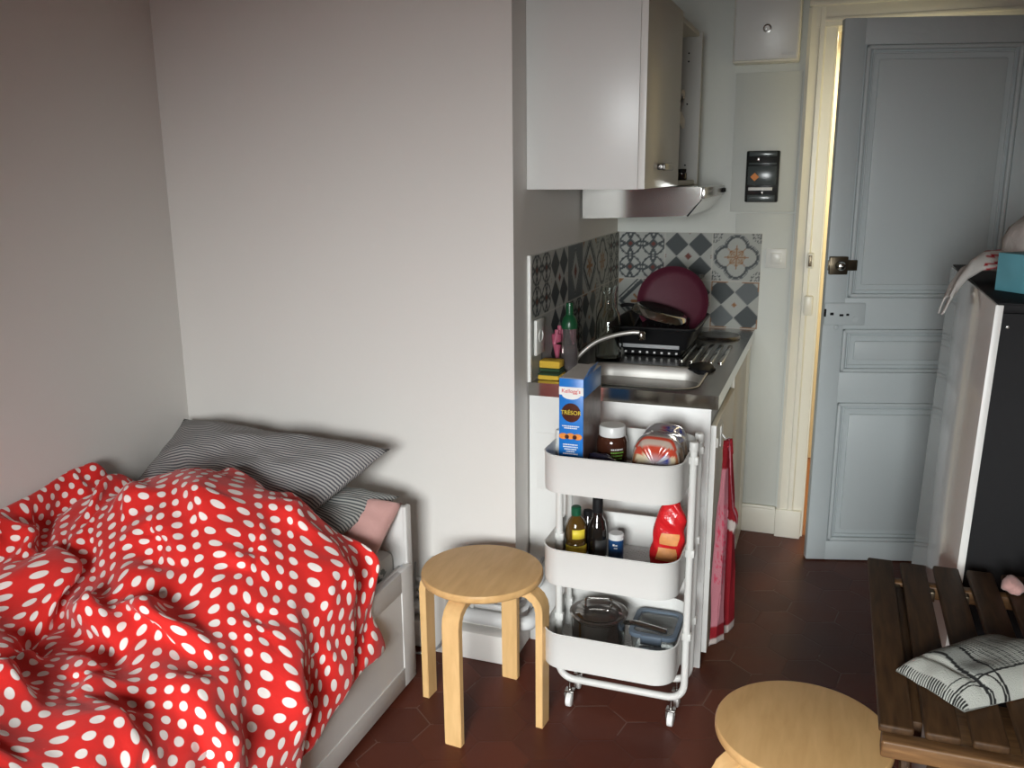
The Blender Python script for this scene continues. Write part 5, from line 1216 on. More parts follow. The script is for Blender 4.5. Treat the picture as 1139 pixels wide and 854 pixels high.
[-2090,14,11,14,15,22,33,26,28,18,0,14,12,11,15,17,18,18,26,27,25,19,18,21,26,28,23,16,15,17,20,25,26,22,17,18,22,25,20,19,16,19,22,31,24,25,17,11,15,11,11,14,7,13,21,25,22,18,12,5,-7,-14,-19,-21,-10,9,5,3,2,0,-8,-17,-17,-8,-10],
[-2090,14,15,10,20,23,22,33,26,7,4,17,16,15,17,15,12,22,28,28,24,19,18,23,25,25,24,15,16,17,22,24,23,19,18,19,24,24,19,14,18,21,26,22,27,23,19,15,16,11,18,8,10,4,12,24,28,22,13,3,-6,-13,-17,-16,-12,6,3,2,4,0,-7,-16,-19,-14,-19],
[-2090,14,11,14,21,14,26,30,22,6,12,17,16,15,17,17,17,24,29,28,25,16,16,22,27,25,22,20,16,18,20,21,20,18,17,20,25,22,19,15,17,20,25,28,26,21,17,17,18,23,13,12,9,8,5,10,16,22,14,4,-3,-13,-18,-15,1,8,4,-3,3,2,-4,-16,-20,-17,-26],
[-2090,14,11,18,8,18,33,20,13,16,17,16,17,16,15,19,20,28,31,30,25,12,14,19,25,26,23,19,17,17,20,20,19,18,17,21,23,27,21,16,16,20,24,25,24,19,17,19,22,23,18,10,9,7,7,7,5,6,14,1,0,-12,-17,4,8,8,5,-3,-6,3,-2,-14,-22,-21,-25],
[-2090,14,14,17,2,24,30,20,11,20,15,16,17,11,19,23,26,30,31,30,25,11,12,12,24,25,22,19,17,18,20,20,17,16,19,24,25,23,21,19,17,20,24,24,23,18,18,20,22,20,13,0,11,13,11,7,4,6,-4,4,-3,-13,10,10,1,9,12,-3,-9,-9,4,-12,-23,-23,-23],
[-2090,14,16,8,9,34,26,8,21,21,13,13,16,16,19,26,26,32,33,30,24,14,9,7,19,24,21,18,18,19,20,20,18,15,15,26,27,25,20,18,17,22,24,25,22,16,14,18,17,16,9,3,11,13,8,14,7,4,2,-9,-3,12,12,-2,0,13,19,-2,-9,-11,-8,-4,-23,-23,-24],
[-2090,14,11,7,27,34,26,2,19,17,12,17,16,16,22,26,29,32,33,30,20,9,15,5,16,22,20,17,18,20,21,19,18,15,19,25,27,25,20,17,18,23,25,24,21,15,15,17,17,9,6,9,14,0,2,13,12,8,2,-2,8,12,1,-3,5,13,20,6,-13,-11,-6,-9,-23,-23,-24],
[-2090,14,8,15,34,35,18,1,21,10,16,16,15,18,23,27,29,33,34,26,14,16,16,9,5,20,21,16,17,20,22,20,18,17,21,25,28,24,19,16,19,24,27,24,17,15,18,19,18,12,-1,0,8,2,8,14,8,8,5,5,6,0,-2,0,6,10,26,19,-11,-14,-6,-11,-23,-19,-26],
[-2090,14,15,17,35,36,10,4,22,7,15,14,16,18,22,27,30,34,33,23,17,16,12,1,9,24,21,17,18,22,23,17,17,10,20,26,28,25,20,18,20,26,28,23,19,16,17,21,20,0,-1,2,7,11,18,7,3,4,3,0,-2,1,7,-4,5,19,29,16,-2,-17,-7,-12,-21,-17,-20],
[-2090,14,14,22,39,38,3,7,20,7,14,13,15,16,21,27,30,33,31,26,19,10,5,1,20,26,21,17,20,23,20,15,16,15,18,22,27,26,18,17,22,27,24,23,19,9,15,22,25,21,8,5,6,7,2,1,5,6,4,4,4,4,-3,3,2,13,27,23,-9,-14,-9,-12,-21,-18,-13],
[-2090,14,15,27,39,40,-2,9,13,13,13,10,12,14,23,27,28,32,31,28,10,4,3,17,30,25,18,15,19,20,18,18,14,14,19,26,28,21,15,17,20,23,28,23,19,14,6,21,22,20,16,9,2,4,6,9,8,6,9,8,3,3,1,3,3,15,26,9,-13,-10,-8,-12,-21,-18,-12],
[-2090,14,19,31,37,39,-7,12,10,13,10,4,14,16,23,29,29,29,28,27,7,-3,17,28,28,20,17,15,16,21,16,19,17,17,20,26,22,16,12,15,21,22,29,24,18,13,17,19,20,19,13,7,9,10,11,6,3,4,8,13,7,3,3,5,12,17,14,-5,-10,-4,-7,-14,-21,-18,-12],
[-2090,14,18,32,43,28,-6,19,17,12,-2,3,11,16,24,28,26,28,29,18,11,12,24,27,29,21,16,12,8,17,22,20,18,17,23,20,19,20,15,15,18,16,31,25,15,15,17,18,17,20,14,11,11,14,2,2,4,4,8,13,17,11,6,5,9,11,6,-8,-6,-8,-1,-9,-23,-19,-10],
[-2090,13,22,35,41,9,14,23,17,-6,-4,13,11,11,21,27,28,30,29,23,16,14,24,29,24,20,13,11,7,20,23,20,17,18,20,18,23,19,16,11,12,24,21,24,20,17,17,19,19,16,15,13,14,1,4,8,7,5,4,9,14,16,10,7,8,9,1,-10,-11,-6,-1,-3,-18,-15,-14],
[-2090,13,21,39,27,10,28,9,3,7,-2,14,17,10,22,29,27,30,28,23,16,19,26,28,23,7,13,9,17,23,21,20,16,18,17,23,18,17,15,13,13,20,29,25,19,17,17,17,17,16,16,16,8,12,17,12,9,4,0,-1,4,8,11,9,10,4,-8,-5,1,4,7,-10,-24,-21,-8],
[-2090,13,22,39,10,20,23,4,5,15,7,9,8,12,26,31,29,31,28,22,18,20,27,28,21,14,13,8,15,16,21,18,17,17,20,21,20,17,10,10,16,28,27,22,18,16,18,18,18,17,18,17,16,20,19,13,8,4,2,0,-1,0,1,6,6,-5,4,11,8,3,1,-12,-28,-24,-11],
[-2090,13,22,36,0,25,21,5,11,14,14,-2,10,16,29,32,31,29,28,21,17,19,27,25,23,15,4,13,17,22,13,20,17,17,20,21,20,17,16,17,13,21,24,19,17,18,20,20,19,17,18,21,21,20,19,15,9,4,0,-7,-1,-1,0,1,1,10,16,11,7,2,-5,-15,-28,-24,-17],
[-2090,13,22,29,-5,31,17,11,17,9,6,2,15,21,32,32,30,29,27,20,15,18,24,17,21,12,16,17,18,12,24,19,17,17,18,18,18,17,17,18,17,22,19,17,17,19,22,23,19,17,17,19,18,15,20,17,13,5,-3,0,-4,-2,0,4,11,13,12,10,8,1,-8,-16,-27,-22,-17],
[-2090,13,21,20,-4,34,17,20,16,5,0,11,15,23,32,33,33,32,26,19,14,14,14,16,18,17,15,16,19,23,24,19,17,17,17,16,16,16,18,19,17,17,15,15,18,22,24,25,19,15,18,20,15,12,15,15,13,5,-1,-5,0,5,7,7,10,11,11,9,11,3,-8,-16,-25,-18,-17],
[-2090,13,22,11,0,33,26,21,7,6,9,12,13,23,30,41,37,32,25,17,13,3,13,23,8,12,16,21,24,26,21,16,15,18,20,18,17,16,17,13,10,14,15,15,20,25,28,25,21,15,18,20,12,11,14,12,6,-1,0,3,8,8,7,8,11,12,12,12,8,1,-9,-18,-23,-11,-16],
[-2090,13,22,10,8,35,27,13,10,14,11,7,14,10,43,45,39,32,24,15,8,9,6,8,20,4,18,23,26,21,12,14,16,19,22,20,19,16,13,6,17,17,13,12,21,26,29,28,21,17,18,17,18,12,5,7,1,2,6,11,10,8,6,2,9,15,10,11,8,3,-8,-23,-21,-12,-1],
[-2090,13,21,13,20,35,20,13,10,5,0,11,13,32,46,47,40,31,22,15,12,2,-6,5,10,17,15,22,20,15,18,17,17,19,21,19,17,15,13,13,15,15,13,17,14,25,30,31,26,18,17,18,18,8,4,3,4,7,11,10,10,9,9,2,-3,10,15,11,7,5,-14,-27,-22,-2,-13],
[-2090,13,20,23,29,28,13,7,3,3,9,15,22,33,48,48,40,29,21,13,7,-15,0,-2,16,16,16,17,19,23,21,16,16,16,21,15,14,13,14,15,15,12,15,19,27,22,30,32,24,18,15,15,14,8,7,7,8,10,13,15,11,5,2,9,-1,-5,7,10,10,8,-19,-24,-17,-9,-9],
[-2090,13,17,31,38,18,5,4,6,10,15,15,22,37,46,48,39,28,18,7,-1,-19,-5,5,19,12,14,20,28,30,12,15,15,11,15,15,13,13,14,17,18,18,17,20,25,28,26,27,25,16,14,14,9,11,13,12,13,16,21,18,10,-1,-5,9,0,-7,-3,9,11,0,-19,-23,-14,-9,-11],
[-2090,13,18,35,41,4,7,10,13,9,12,17,27,38,40,47,37,25,13,3,-8,-14,-12,16,16,15,13,27,33,14,15,16,7,10,14,13,12,15,20,22,23,20,17,17,16,26,29,25,23,18,15,10,16,17,13,14,18,20,25,22,11,0,-12,2,0,-6,-5,2,8,-8,-23,-14,-7,-11,-16],
[-2090,13,24,40,32,12,9,10,12,12,13,15,24,36,33,45,34,19,8,-1,-11,-13,1,22,15,9,21,30,25,11,20,9,12,17,3,16,16,18,21,25,21,18,15,10,14,25,28,26,24,18,13,18,18,16,15,18,18,26,26,8,-1,6,7,-3,-6,-6,-6,3,1,-15,-11,-10,-13,-11,-16],
[-2090,13,25,43,22,16,19,15,13,11,12,14,20,32,26,41,27,14,4,-2,-6,-10,18,16,14,15,23,28,13,18,15,14,17,11,14,10,15,17,21,24,23,17,13,9,17,24,28,26,22,17,17,19,18,16,15,19,19,24,20,5,-10,6,9,1,-3,-1,-5,4,-6,-10,-18,-6,-3,-6,-16],
[-2090,13,27,37,30,31,15,14,9,12,10,9,15,29,20,37,24,5,4,1,-10,15,12,19,17,15,20,25,18,16,16,16,15,13,15,15,15,15,17,20,22,19,9,15,21,25,27,24,18,16,18,21,18,11,13,19,25,26,12,-1,-11,7,6,1,2,2,3,-2,-10,-9,-19,4,-3,1,-15],
[-2090,13,27,45,34,26,22,15,8,-4,3,12,16,22,20,32,18,6,1,-3,14,3,25,21,16,11,21,20,24,17,13,14,13,19,17,16,16,19,19,17,17,15,16,19,23,26,22,20,14,13,16,21,21,16,16,21,20,18,20,-14,-8,0,5,12,6,4,-3,-5,-11,-10,2,12,-2,-4,-16],
[-2090,13,26,44,36,28,19,11,4,-5,2,8,17,13,30,25,10,11,4,3,7,25,25,12,12,16,22,20,20,17,13,15,19,21,13,14,16,20,23,24,19,15,16,18,23,21,22,15,15,14,16,17,18,16,17,20,23,22,11,-1,-1,1,-5,9,3,-3,-1,-10,-8,-1,13,12,8,-9,-18],
[-2090,13,24,38,37,25,18,12,-3,-7,6,9,19,8,33,22,5,12,12,6,19,24,16,13,13,15,19,22,19,16,16,20,23,22,14,10,12,15,26,26,23,16,16,20,21,20,19,17,15,14,20,19,18,12,8,17,20,24,12,-2,0,7,3,-2,-3,2,-3,-6,0,7,7,9,12,-11,-15],
[-2090,13,22,34,33,21,17,7,2,-4,3,11,19,19,21,22,10,13,11,15,23,19,11,14,13,17,15,21,19,16,18,23,25,14,14,9,15,16,26,27,24,18,17,19,20,23,22,15,12,12,16,26,20,17,10,14,18,19,5,-2,2,3,-1,-2,1,2,1,2,5,9,5,4,10,-10,-14],
[-2090,13,18,27,29,22,16,6,-6,4,5,11,21,20,27,18,15,10,14,17,19,13,20,14,9,17,16,22,16,15,19,23,27,26,9,14,13,19,22,22,20,17,18,23,28,29,23,15,9,9,15,13,22,17,12,15,21,4,2,4,4,1,3,6,5,3,4,4,5,3,0,4,7,-10,-14],
[-2090,13,20,26,21,15,11,5,-6,2,11,18,15,23,25,25,13,12,15,18,16,18,12,11,15,13,25,19,16,15,17,26,23,25,12,16,12,19,21,23,19,16,21,28,31,30,7,15,14,4,25,20,12,16,15,18,9,5,8,6,5,2,3,3,2,3,2,5,5,5,5,4,5,-10,-14],
[-2090,13,20,30,15,1,1,7,-1,8,16,19,15,19,31,21,16,13,17,14,19,9,14,13,14,21,21,20,16,12,21,24,25,23,9,16,17,20,21,19,18,16,22,29,34,26,9,8,13,16,23,21,15,13,16,12,14,9,8,7,5,4,9,7,3,1,0,2,4,4,3,0,1,-9,-14],
[-2090,13,21,19,4,1,3,4,9,13,17,15,14,29,27,25,15,14,15,12,16,9,16,13,15,20,22,22,11,13,19,26,27,18,17,15,17,21,17,20,17,15,19,33,35,28,16,1,12,12,23,23,17,13,13,18,17,11,12,8,2,-1,4,10,11,6,3,1,2,2,-1,-2,-4,-10,-13],
[-2090,13,16,24,7,1,-4,1,7,15,16,13,23,27,33,26,10,15,14,12,9,10,15,14,17,18,26,17,9,15,17,26,29,24,16,15,19,13,23,21,16,9,14,34,37,34,12,15,8,17,21,16,13,13,18,22,22,19,13,5,0,-6,0,1,8,12,9,7,2,0,-2,-4,-4,-12,-15],
[-2090,13,18,17,5,8,0,-1,0,16,12,19,25,32,35,21,13,9,9,13,4,17,16,15,12,19,25,17,8,15,17,26,27,25,18,16,14,21,23,18,13,17,16,21,35,33,23,11,15,14,13,17,16,16,23,28,26,18,1,2,8,3,-7,0,3,4,7,13,9,2,-1,-2,-5,-17,-17],
[-2090,13,15,16,9,1,-4,-3,9,13,16,25,26,35,33,18,8,15,3,2,17,14,17,15,10,16,22,17,13,16,20,25,26,22,18,15,18,21,20,19,16,16,20,22,25,30,23,16,12,11,20,18,14,17,25,31,30,14,1,3,3,9,3,-6,3,4,6,7,10,4,-1,-1,-6,-12,-18],
[-2090,12,17,12,3,0,1,1,10,12,20,24,29,35,25,16,13,13,-5,4,21,16,16,14,10,16,22,19,13,16,21,23,24,21,17,16,18,21,22,19,16,16,21,26,25,24,17,13,14,20,21,13,14,18,23,33,32,24,10,3,-1,-1,9,-6,-3,2,8,11,4,-3,-2,1,-3,-4,-14],
[-2090,12,17,13,-5,3,2,9,11,20,23,15,27,36,22,5,14,14,-11,9,26,16,14,13,13,15,21,19,16,16,20,23,22,20,15,17,19,24,23,18,9,14,21,27,26,23,17,14,18,23,22,14,9,14,24,36,29,26,13,9,4,1,-3,-5,-2,3,8,3,-10,-6,0,9,4,4,-10],
[-2090,12,13,13,8,5,3,7,12,19,22,13,30,32,8,9,16,6,-8,16,23,19,14,12,13,18,21,18,14,17,20,22,22,18,16,17,20,22,21,18,14,16,21,23,24,19,17,17,22,25,23,16,13,16,20,25,31,9,11,9,12,3,-4,-1,1,4,1,-4,-1,-7,12,-2,6,12,-8],
[-2090,12,14,12,10,9,10,10,9,12,23,12,26,28,12,4,16,-3,3,20,23,18,14,13,14,18,18,16,15,17,21,23,21,16,15,17,21,22,19,16,14,17,22,24,21,19,14,19,24,27,23,16,11,14,21,23,22,11,14,7,7,-1,0,4,4,3,2,0,-3,-1,8,6,2,15,-9],
[-2090,12,17,20,11,9,8,8,9,11,17,16,24,26,7,6,14,4,6,24,21,17,10,13,15,17,17,14,16,19,23,22,17,14,15,17,21,21,19,16,16,18,21,22,21,15,13,18,24,29,24,16,9,7,19,22,21,14,16,7,1,4,7,5,4,4,9,5,-8,4,4,8,12,4,-12],
[-2090,12,16,10,9,10,11,11,10,13,21,21,17,25,1,12,8,17,10,26,21,8,14,13,15,17,15,14,17,20,21,17,14,15,15,18,20,20,18,16,16,19,22,23,13,10,18,20,23,27,23,17,7,14,18,17,19,14,15,7,10,8,6,3,8,2,3,15,-6,2,11,-7,21,-1,-6],
[-2090,12,14,16,8,6,8,8,10,16,23,29,12,17,6,13,13,19,16,25,10,15,13,14,16,15,14,13,15,19,17,16,16,16,15,17,19,19,17,16,17,20,24,16,10,14,10,24,27,22,20,17,16,16,18,15,12,11,14,15,16,9,8,11,7,6,4,-8,1,-4,6,17,14,4,-6],
[-2090,12,18,20,12,4,3,3,7,17,22,30,19,5,16,12,7,23,27,15,17,14,12,14,14,12,10,10,17,17,18,20,17,13,15,16,19,19,16,16,18,19,20,14,11,15,8,23,29,22,20,16,13,17,12,14,13,13,14,19,22,20,17,8,7,7,-3,-8,-4,2,5,20,9,4,-4],
[-2090,12,17,21,11,3,2,3,7,14,24,29,29,3,16,15,4,24,22,23,18,12,8,9,9,8,11,15,18,16,23,19,16,14,13,16,20,16,15,15,17,17,20,13,14,15,14,19,28,25,21,14,11,8,13,14,13,14,19,27,31,28,19,8,3,-7,-2,-5,-2,2,5,7,13,5,-6],
[-2090,12,9,5,7,5,1,4,8,18,25,30,31,27,11,8,19,29,26,22,15,12,7,6,8,8,7,10,18,19,19,18,15,14,13,13,20,18,14,13,15,16,14,17,17,14,17,21,12,21,21,15,12,12,12,11,10,11,22,34,37,32,22,8,-2,-5,-7,-6,-3,0,6,15,12,3,1],
[320,0,-4,-4,0,-1,-3,-3,0,6,-14,-15,-8,16,12,-4,-17,-6,-23,-18,-18,-9,-2,3,4,8,0,-4,-6,-9,-9,-4,1,0,-6,-9,-14,-12,-10,-5,1,9,17,23,10,7,1,-16,-17,-21,-15,-4,3,11,24,22,6,-8,9,14,0,3,6,8,12,-7,-1,-6,-1,4,-1,2,-3,-5,1],
[340,0,3,7,-1,-1,-4,-4,-2,-11,-13,-11,-5,13,11,-18,-9,-9,-20,-16,-12,-5,-4,2,4,3,1,-4,-7,-9,-7,-3,0,3,-3,-10,-14,-14,-11,-7,-1,5,13,16,14,8,0,-9,-15,-20,-18,-11,-5,4,15,23,12,4,2,2,5,7,7,5,6,12,18,-6,-5,0,0,4,-9,-5,9],
[361,0,6,6,0,0,-8,-3,-6,-9,-11,-9,-9,5,15,-14,-10,-16,-22,-12,-5,-3,-5,-5,-4,-5,-2,-4,-3,-7,3,1,1,7,2,-4,-15,-16,-12,-8,0,10,15,15,11,5,-2,-8,-16,-20,-18,-12,-6,2,12,12,11,15,6,2,4,6,6,5,6,8,15,1,-8,3,0,5,-7,-5,-1],
[381,0,7,7,-5,2,-4,-3,-7,-8,-11,-10,-9,-9,17,-9,-14,-24,-12,-4,-5,-1,-5,-8,-6,-8,-8,-4,1,1,4,5,-2,5,-4,3,-5,-16,-12,-7,-1,6,13,13,8,8,-4,-4,-15,-19,-17,-13,-6,2,8,12,9,7,7,5,5,9,5,2,3,10,7,9,-6,0,5,3,-3,-6,-3],
[402,0,2,7,2,1,-4,-5,-4,-10,-8,-10,-9,-20,-1,-3,-15,-11,-2,-2,-5,-1,-8,-6,-9,-5,-7,-3,0,3,4,-2,-1,3,1,-9,6,-8,-10,-6,0,3,14,10,3,-3,-3,-2,-4,-18,-15,-13,-8,1,8,10,8,5,2,7,6,6,5,4,1,3,14,2,1,3,4,0,2,-6,-2],
[422,0,2,0,-5,0,0,2,-1,-4,-8,-10,-11,-18,-12,-5,-9,-6,-5,-1,-3,-7,-4,-3,-8,-8,-4,-3,-2,0,2,1,2,-3,-1,-3,-4,5,-6,-5,-1,2,0,0,5,10,3,-3,-3,-13,-16,-10,-7,0,6,8,7,4,0,-2,-4,-1,2,4,8,17,11,10,1,4,1,-1,1,0,-2],
[443,0,-3,-2,1,2,3,2,-1,-4,-8,-10,-13,-17,-11,-8,-8,-6,-8,0,-1,-7,-5,-3,-6,-7,-4,-3,-1,-2,0,0,-2,-4,0,-2,0,1,0,-3,-2,-2,1,4,2,6,1,1,-7,-5,-11,-9,-6,1,4,6,5,3,0,-3,-5,-5,-3,1,5,13,22,12,6,0,4,1,0,1,-2],
[463,0,-1,-1,0,2,0,-2,-2,-3,-3,-6,-15,-15,-11,-9,-8,-13,-2,-3,1,-6,-4,-4,-7,-5,-4,0,-2,-2,-2,-2,-4,0,-4,1,2,2,-2,-2,-3,-3,-2,4,4,-8,8,-5,-2,1,-3,-7,-3,0,4,5,4,1,-1,-5,-5,-5,-5,-2,3,9,16,23,9,2,0,2,3,3,-3],
[484,0,-4,-5,-2,2,3,0,-2,0,0,-7,-16,-15,-10,-9,-13,-9,-4,-1,0,-3,-5,-6,-4,-4,-4,1,-2,-3,-2,-3,-2,-3,0,1,3,1,-2,-5,-3,-4,-2,0,-5,-3,2,4,4,-1,-1,-2,-2,2,4,4,2,0,-2,-7,-9,-2,-3,-2,1,5,12,19,15,6,-2,1,9,3,-5],
[504,0,-3,-5,0,2,1,-2,0,-9,-8,-3,-8,-10,-10,-9,-16,-6,-6,0,-1,0,-8,-3,-2,-6,-3,2,-2,-2,-2,-2,-1,-2,0,2,2,1,-3,-4,-9,-3,-2,-6,-5,2,3,4,3,2,0,-2,-1,1,2,2,2,2,-1,-6,-10,-9,-1,0,4,6,8,14,13,9,3,1,9,4,-7],
[525,0,-1,-2,-2,0,-2,0,1,-9,-12,-8,-9,-3,-8,-9,-18,-4,-5,-2,2,-1,-7,-3,-4,-5,-2,1,-2,0,-1,-2,-1,-1,2,2,1,-1,-4,0,-9,-9,-3,-9,-4,0,5,7,6,4,-1,-2,-1,-1,2,0,2,1,-1,-3,-8,-9,-7,-1,5,9,12,11,9,5,7,3,8,5,-9],
[545,0,1,0,-2,-1,-2,-2,1,-13,-10,-7,-5,-5,-11,-14,-14,-3,0,-5,-2,-3,-5,-5,2,-2,-2,-1,-3,-1,2,0,-1,0,-1,-5,-4,-3,1,7,-2,-10,-7,-3,-3,1,7,6,6,2,-2,-5,-3,0,-1,-2,0,0,4,-3,-5,-8,-6,0,3,10,13,11,5,2,3,7,6,3,-12],
[566,0,-1,-2,-1,-1,0,0,-1,-16,-4,-6,-4,-11,-19,-11,-7,-2,2,-4,-4,-7,-4,-4,0,-6,-8,-1,2,7,5,1,-2,-5,-5,-6,-5,0,-5,3,8,0,-8,-5,1,5,6,7,4,2,-4,-6,-10,3,1,-3,-2,-2,-2,5,-4,-5,-5,0,6,10,14,10,3,-3,-2,5,5,1,-12],
[586,0,-1,-2,-2,-1,0,-4,-3,-5,-5,-6,-9,-20,-14,-6,-3,-4,-1,-2,-6,-5,-6,-3,-9,-5,0,4,5,7,4,2,-3,-6,-7,-7,-7,-4,-2,0,3,5,-2,-3,-4,-4,-3,-1,0,-3,5,4,2,5,6,0,-2,-3,-2,0,-1,-2,-3,2,7,12,12,8,2,-4,-8,-2,5,2,-13],
[607,0,-1,-1,0,0,-1,-3,-3,-7,-12,-6,-14,-15,-11,-5,0,-2,-5,-5,-5,-3,-4,-5,-5,-3,0,3,6,8,6,1,-5,-10,-8,-5,-6,-4,-4,-3,2,6,2,-2,-5,-4,-3,-2,-1,-5,5,6,4,3,4,3,-1,-2,-1,-1,-1,-2,-2,2,7,10,13,12,1,-6,-10,-4,-2,0,-6],
[627,0,1,-1,-3,-4,-1,-4,-9,-9,-9,-9,-4,-11,-9,-4,1,-2,-9,-2,-4,-3,-3,-5,-5,-4,0,7,8,10,6,0,-8,-12,-12,-6,-6,-6,-9,0,9,9,5,-3,-8,-10,0,-2,-3,-3,0,3,8,8,4,2,1,-1,-2,-1,-2,-2,-1,3,4,9,12,14,2,-6,-10,-4,-3,-6,0],
[648,0,-3,-4,-2,-4,-3,-5,-6,-5,-8,-9,-5,-12,-3,-3,-2,-10,1,-3,-3,-3,-4,-9,-5,0,6,8,11,0,-8,0,5,-3,-15,-13,-12,-9,-1,7,13,11,6,-2,-11,-17,-14,-7,9,3,0,1,5,7,8,5,1,-1,-2,-2,-2,-1,-1,3,5,6,12,6,0,4,-10,-3,-4,-5,-1],
[668,0,-2,-5,-3,-3,-2,-4,-4,-10,-10,-6,-5,-7,-5,-5,-10,1,-2,-2,-8,-6,-4,-2,-1,2,5,6,-2,0,9,2,-7,-6,-4,-11,-13,-6,3,10,14,12,6,-3,-11,-18,-22,-18,-12,7,-3,6,18,15,10,5,1,-2,-3,-2,-2,-1,0,2,7,5,5,4,5,3,-7,-3,-3,-5,-1],
[689,0,-2,-3,-2,-3,-3,-5,-8,-11,-6,-6,-6,-10,-11,-7,3,-4,-1,-4,-9,-4,-1,0,0,1,3,1,4,11,7,2,-7,-9,-10,-8,-7,-4,5,12,14,14,7,-2,-12,-19,-22,-22,-16,-6,5,3,17,17,14,7,0,-4,-4,-3,-3,-2,2,2,6,7,4,1,2,5,-8,2,-4,-5,-4],
[709,0,-2,-4,-2,1,-5,-7,-8,-6,-9,-16,-16,-9,-1,1,2,1,-7,-10,-4,-2,-1,2,3,1,2,3,7,7,12,1,-6,-10,-11,-10,-5,-1,8,14,17,-2,9,0,-9,-13,-17,-21,-16,-7,1,9,15,15,11,4,-2,-6,-7,-5,-3,-3,2,4,6,6,4,-4,4,-2,1,3,-4,-4,-8],
[730,0,-2,-3,0,-5,-4,-4,-7,-16,-22,-16,-3,0,-2,3,0,-9,-4,-2,-6,-2,2,0,2,3,5,5,7,2,4,7,0,-12,-9,-8,-5,1,10,17,2,10,9,0,-7,-11,-15,-19,-15,-8,3,11,14,13,8,1,-5,-8,-9,-8,-4,-1,0,2,6,7,-2,-1,-4,5,6,2,-4,-4,-8],
[750,0,0,-2,-3,-3,-7,-10,-18,-15,-11,-7,-4,-1,-1,-2,-4,0,-1,-4,-4,-3,-2,2,2,4,6,7,7,1,3,2,-2,-7,-7,-6,-4,1,12,9,4,14,1,-5,-1,-2,-16,-10,-13,-5,4,11,13,10,5,-1,-7,-9,-11,-9,-6,-2,0,2,3,6,1,-2,-1,2,8,0,-5,-2,-8],
[771,0,-2,-3,-3,-7,-8,-11,-14,-12,-10,-8,-6,-4,-1,1,3,2,-2,-6,-4,-4,-1,1,1,5,7,8,2,7,0,-4,-6,-2,-2,-3,-3,-2,8,2,8,14,-3,-5,-11,6,2,-10,-7,-2,5,11,13,10,3,-7,-8,-9,-10,-11,-7,-4,0,2,2,2,3,0,1,3,2,1,-3,-2,-8],
[791,0,-2,-4,-3,-5,-8,-9,-14,-14,-11,-7,-4,-2,-1,2,3,0,-5,-6,-3,-7,1,3,0,3,9,9,-3,-4,-1,3,-1,-9,3,1,0,0,0,2,4,9,5,-11,-5,-1,7,2,-4,-1,3,11,4,0,0,4,2,-8,-10,-10,-8,-5,-1,1,1,1,1,1,4,3,1,0,0,-2,-9],
[812,0,-1,-1,-4,-6,-8,-11,-13,-13,-10,-8,-4,-1,0,3,2,-3,-5,-4,-7,-3,-5,1,7,4,5,-3,7,-4,-6,-4,1,6,3,3,0,-1,-1,-1,2,9,-2,-8,2,3,4,2,0,-1,0,12,3,-4,2,2,3,-2,-11,-8,-8,-5,-2,0,0,1,0,1,3,3,1,2,2,-3,-10],
[832,0,0,-2,-4,-7,-10,-12,-12,-9,-8,-6,-3,-1,1,0,1,-4,-4,-6,-5,-2,-5,0,5,6,2,-1,-3,4,-4,-3,2,5,6,2,-1,0,-1,-1,0,3,2,-1,2,4,4,2,-2,-5,-8,-5,8,3,-8,6,15,0,-7,-7,-6,-4,-3,-2,0,-1,0,2,2,3,5,3,1,-3,-10],
[853,0,0,0,-3,-7,-10,-12,-13,-12,-9,-5,1,-1,1,0,0,-2,-6,-7,-5,-2,-3,0,6,4,-1,1,-2,-2,2,-1,-1,2,2,-1,0,7,3,0,-1,-1,5,2,3,8,6,2,-5,-8,-11,-15,-10,-7,2,10,13,3,5,-2,-1,-2,-4,-1,-1,-1,-2,1,5,5,5,3,1,-3,-11],
[873,0,1,-1,-8,-7,-3,-9,-13,-13,-8,-5,0,0,1,0,-1,-2,-6,-7,-4,-5,-2,2,7,3,-2,0,-1,-3,2,0,-1,-4,-2,1,2,4,6,5,1,1,3,4,8,5,7,3,-4,-11,-13,-14,-18,-12,-7,6,9,10,14,6,3,-2,-5,-4,-2,-4,2,3,5,7,6,2,1,-4,-11],
[893,0,3,-1,-6,-12,-11,-3,-7,-10,-9,-3,-1,1,0,0,-1,-3,-6,-8,-5,-2,-3,3,7,2,-2,-1,-4,-2,4,1,-3,-4,-1,3,1,3,4,4,4,2,4,8,9,8,0,9,-8,-9,-16,-12,-16,-13,-5,3,9,12,9,7,3,-3,-7,-6,-4,-2,-2,-2,0,12,17,3,0,-4,-12],
[914,0,-1,-4,-5,-7,-11,-11,-5,-4,-3,-3,-3,-4,-2,5,2,-3,-5,-8,-6,-1,-2,4,4,2,-3,-6,-4,4,2,-3,-5,3,0,1,2,2,5,5,3,3,7,8,8,6,1,-1,-2,-3,-13,-15,-12,-11,-4,4,8,10,9,7,1,-4,-9,-10,-6,-8,-4,-1,4,13,9,12,2,-3,-13],
[934,0,0,2,-4,-9,-13,-11,-9,-1,-2,-2,-6,-3,-1,1,5,0,-6,-7,-6,-1,0,2,3,-5,-5,-3,-1,5,-1,-4,-1,3,0,1,4,3,3,5,3,3,6,7,8,7,4,1,-3,-6,-10,-13,-13,-8,-1,4,10,12,10,4,-2,-7,-11,-12,-10,-6,-4,0,3,6,11,8,7,-1,-14],
[955,0,-1,-2,7,-12,-15,-7,-12,-9,-1,-1,-5,3,0,2,4,-1,-6,-4,-7,-2,1,0,-6,-5,-1,-3,1,2,-4,-1,2,3,-3,0,4,7,6,3,2,4,7,7,8,8,6,1,-4,-8,-10,-11,-9,-5,1,7,11,13,8,3,-7,-8,-12,-13,-13,-7,-2,0,4,5,6,7,7,-1,-16],
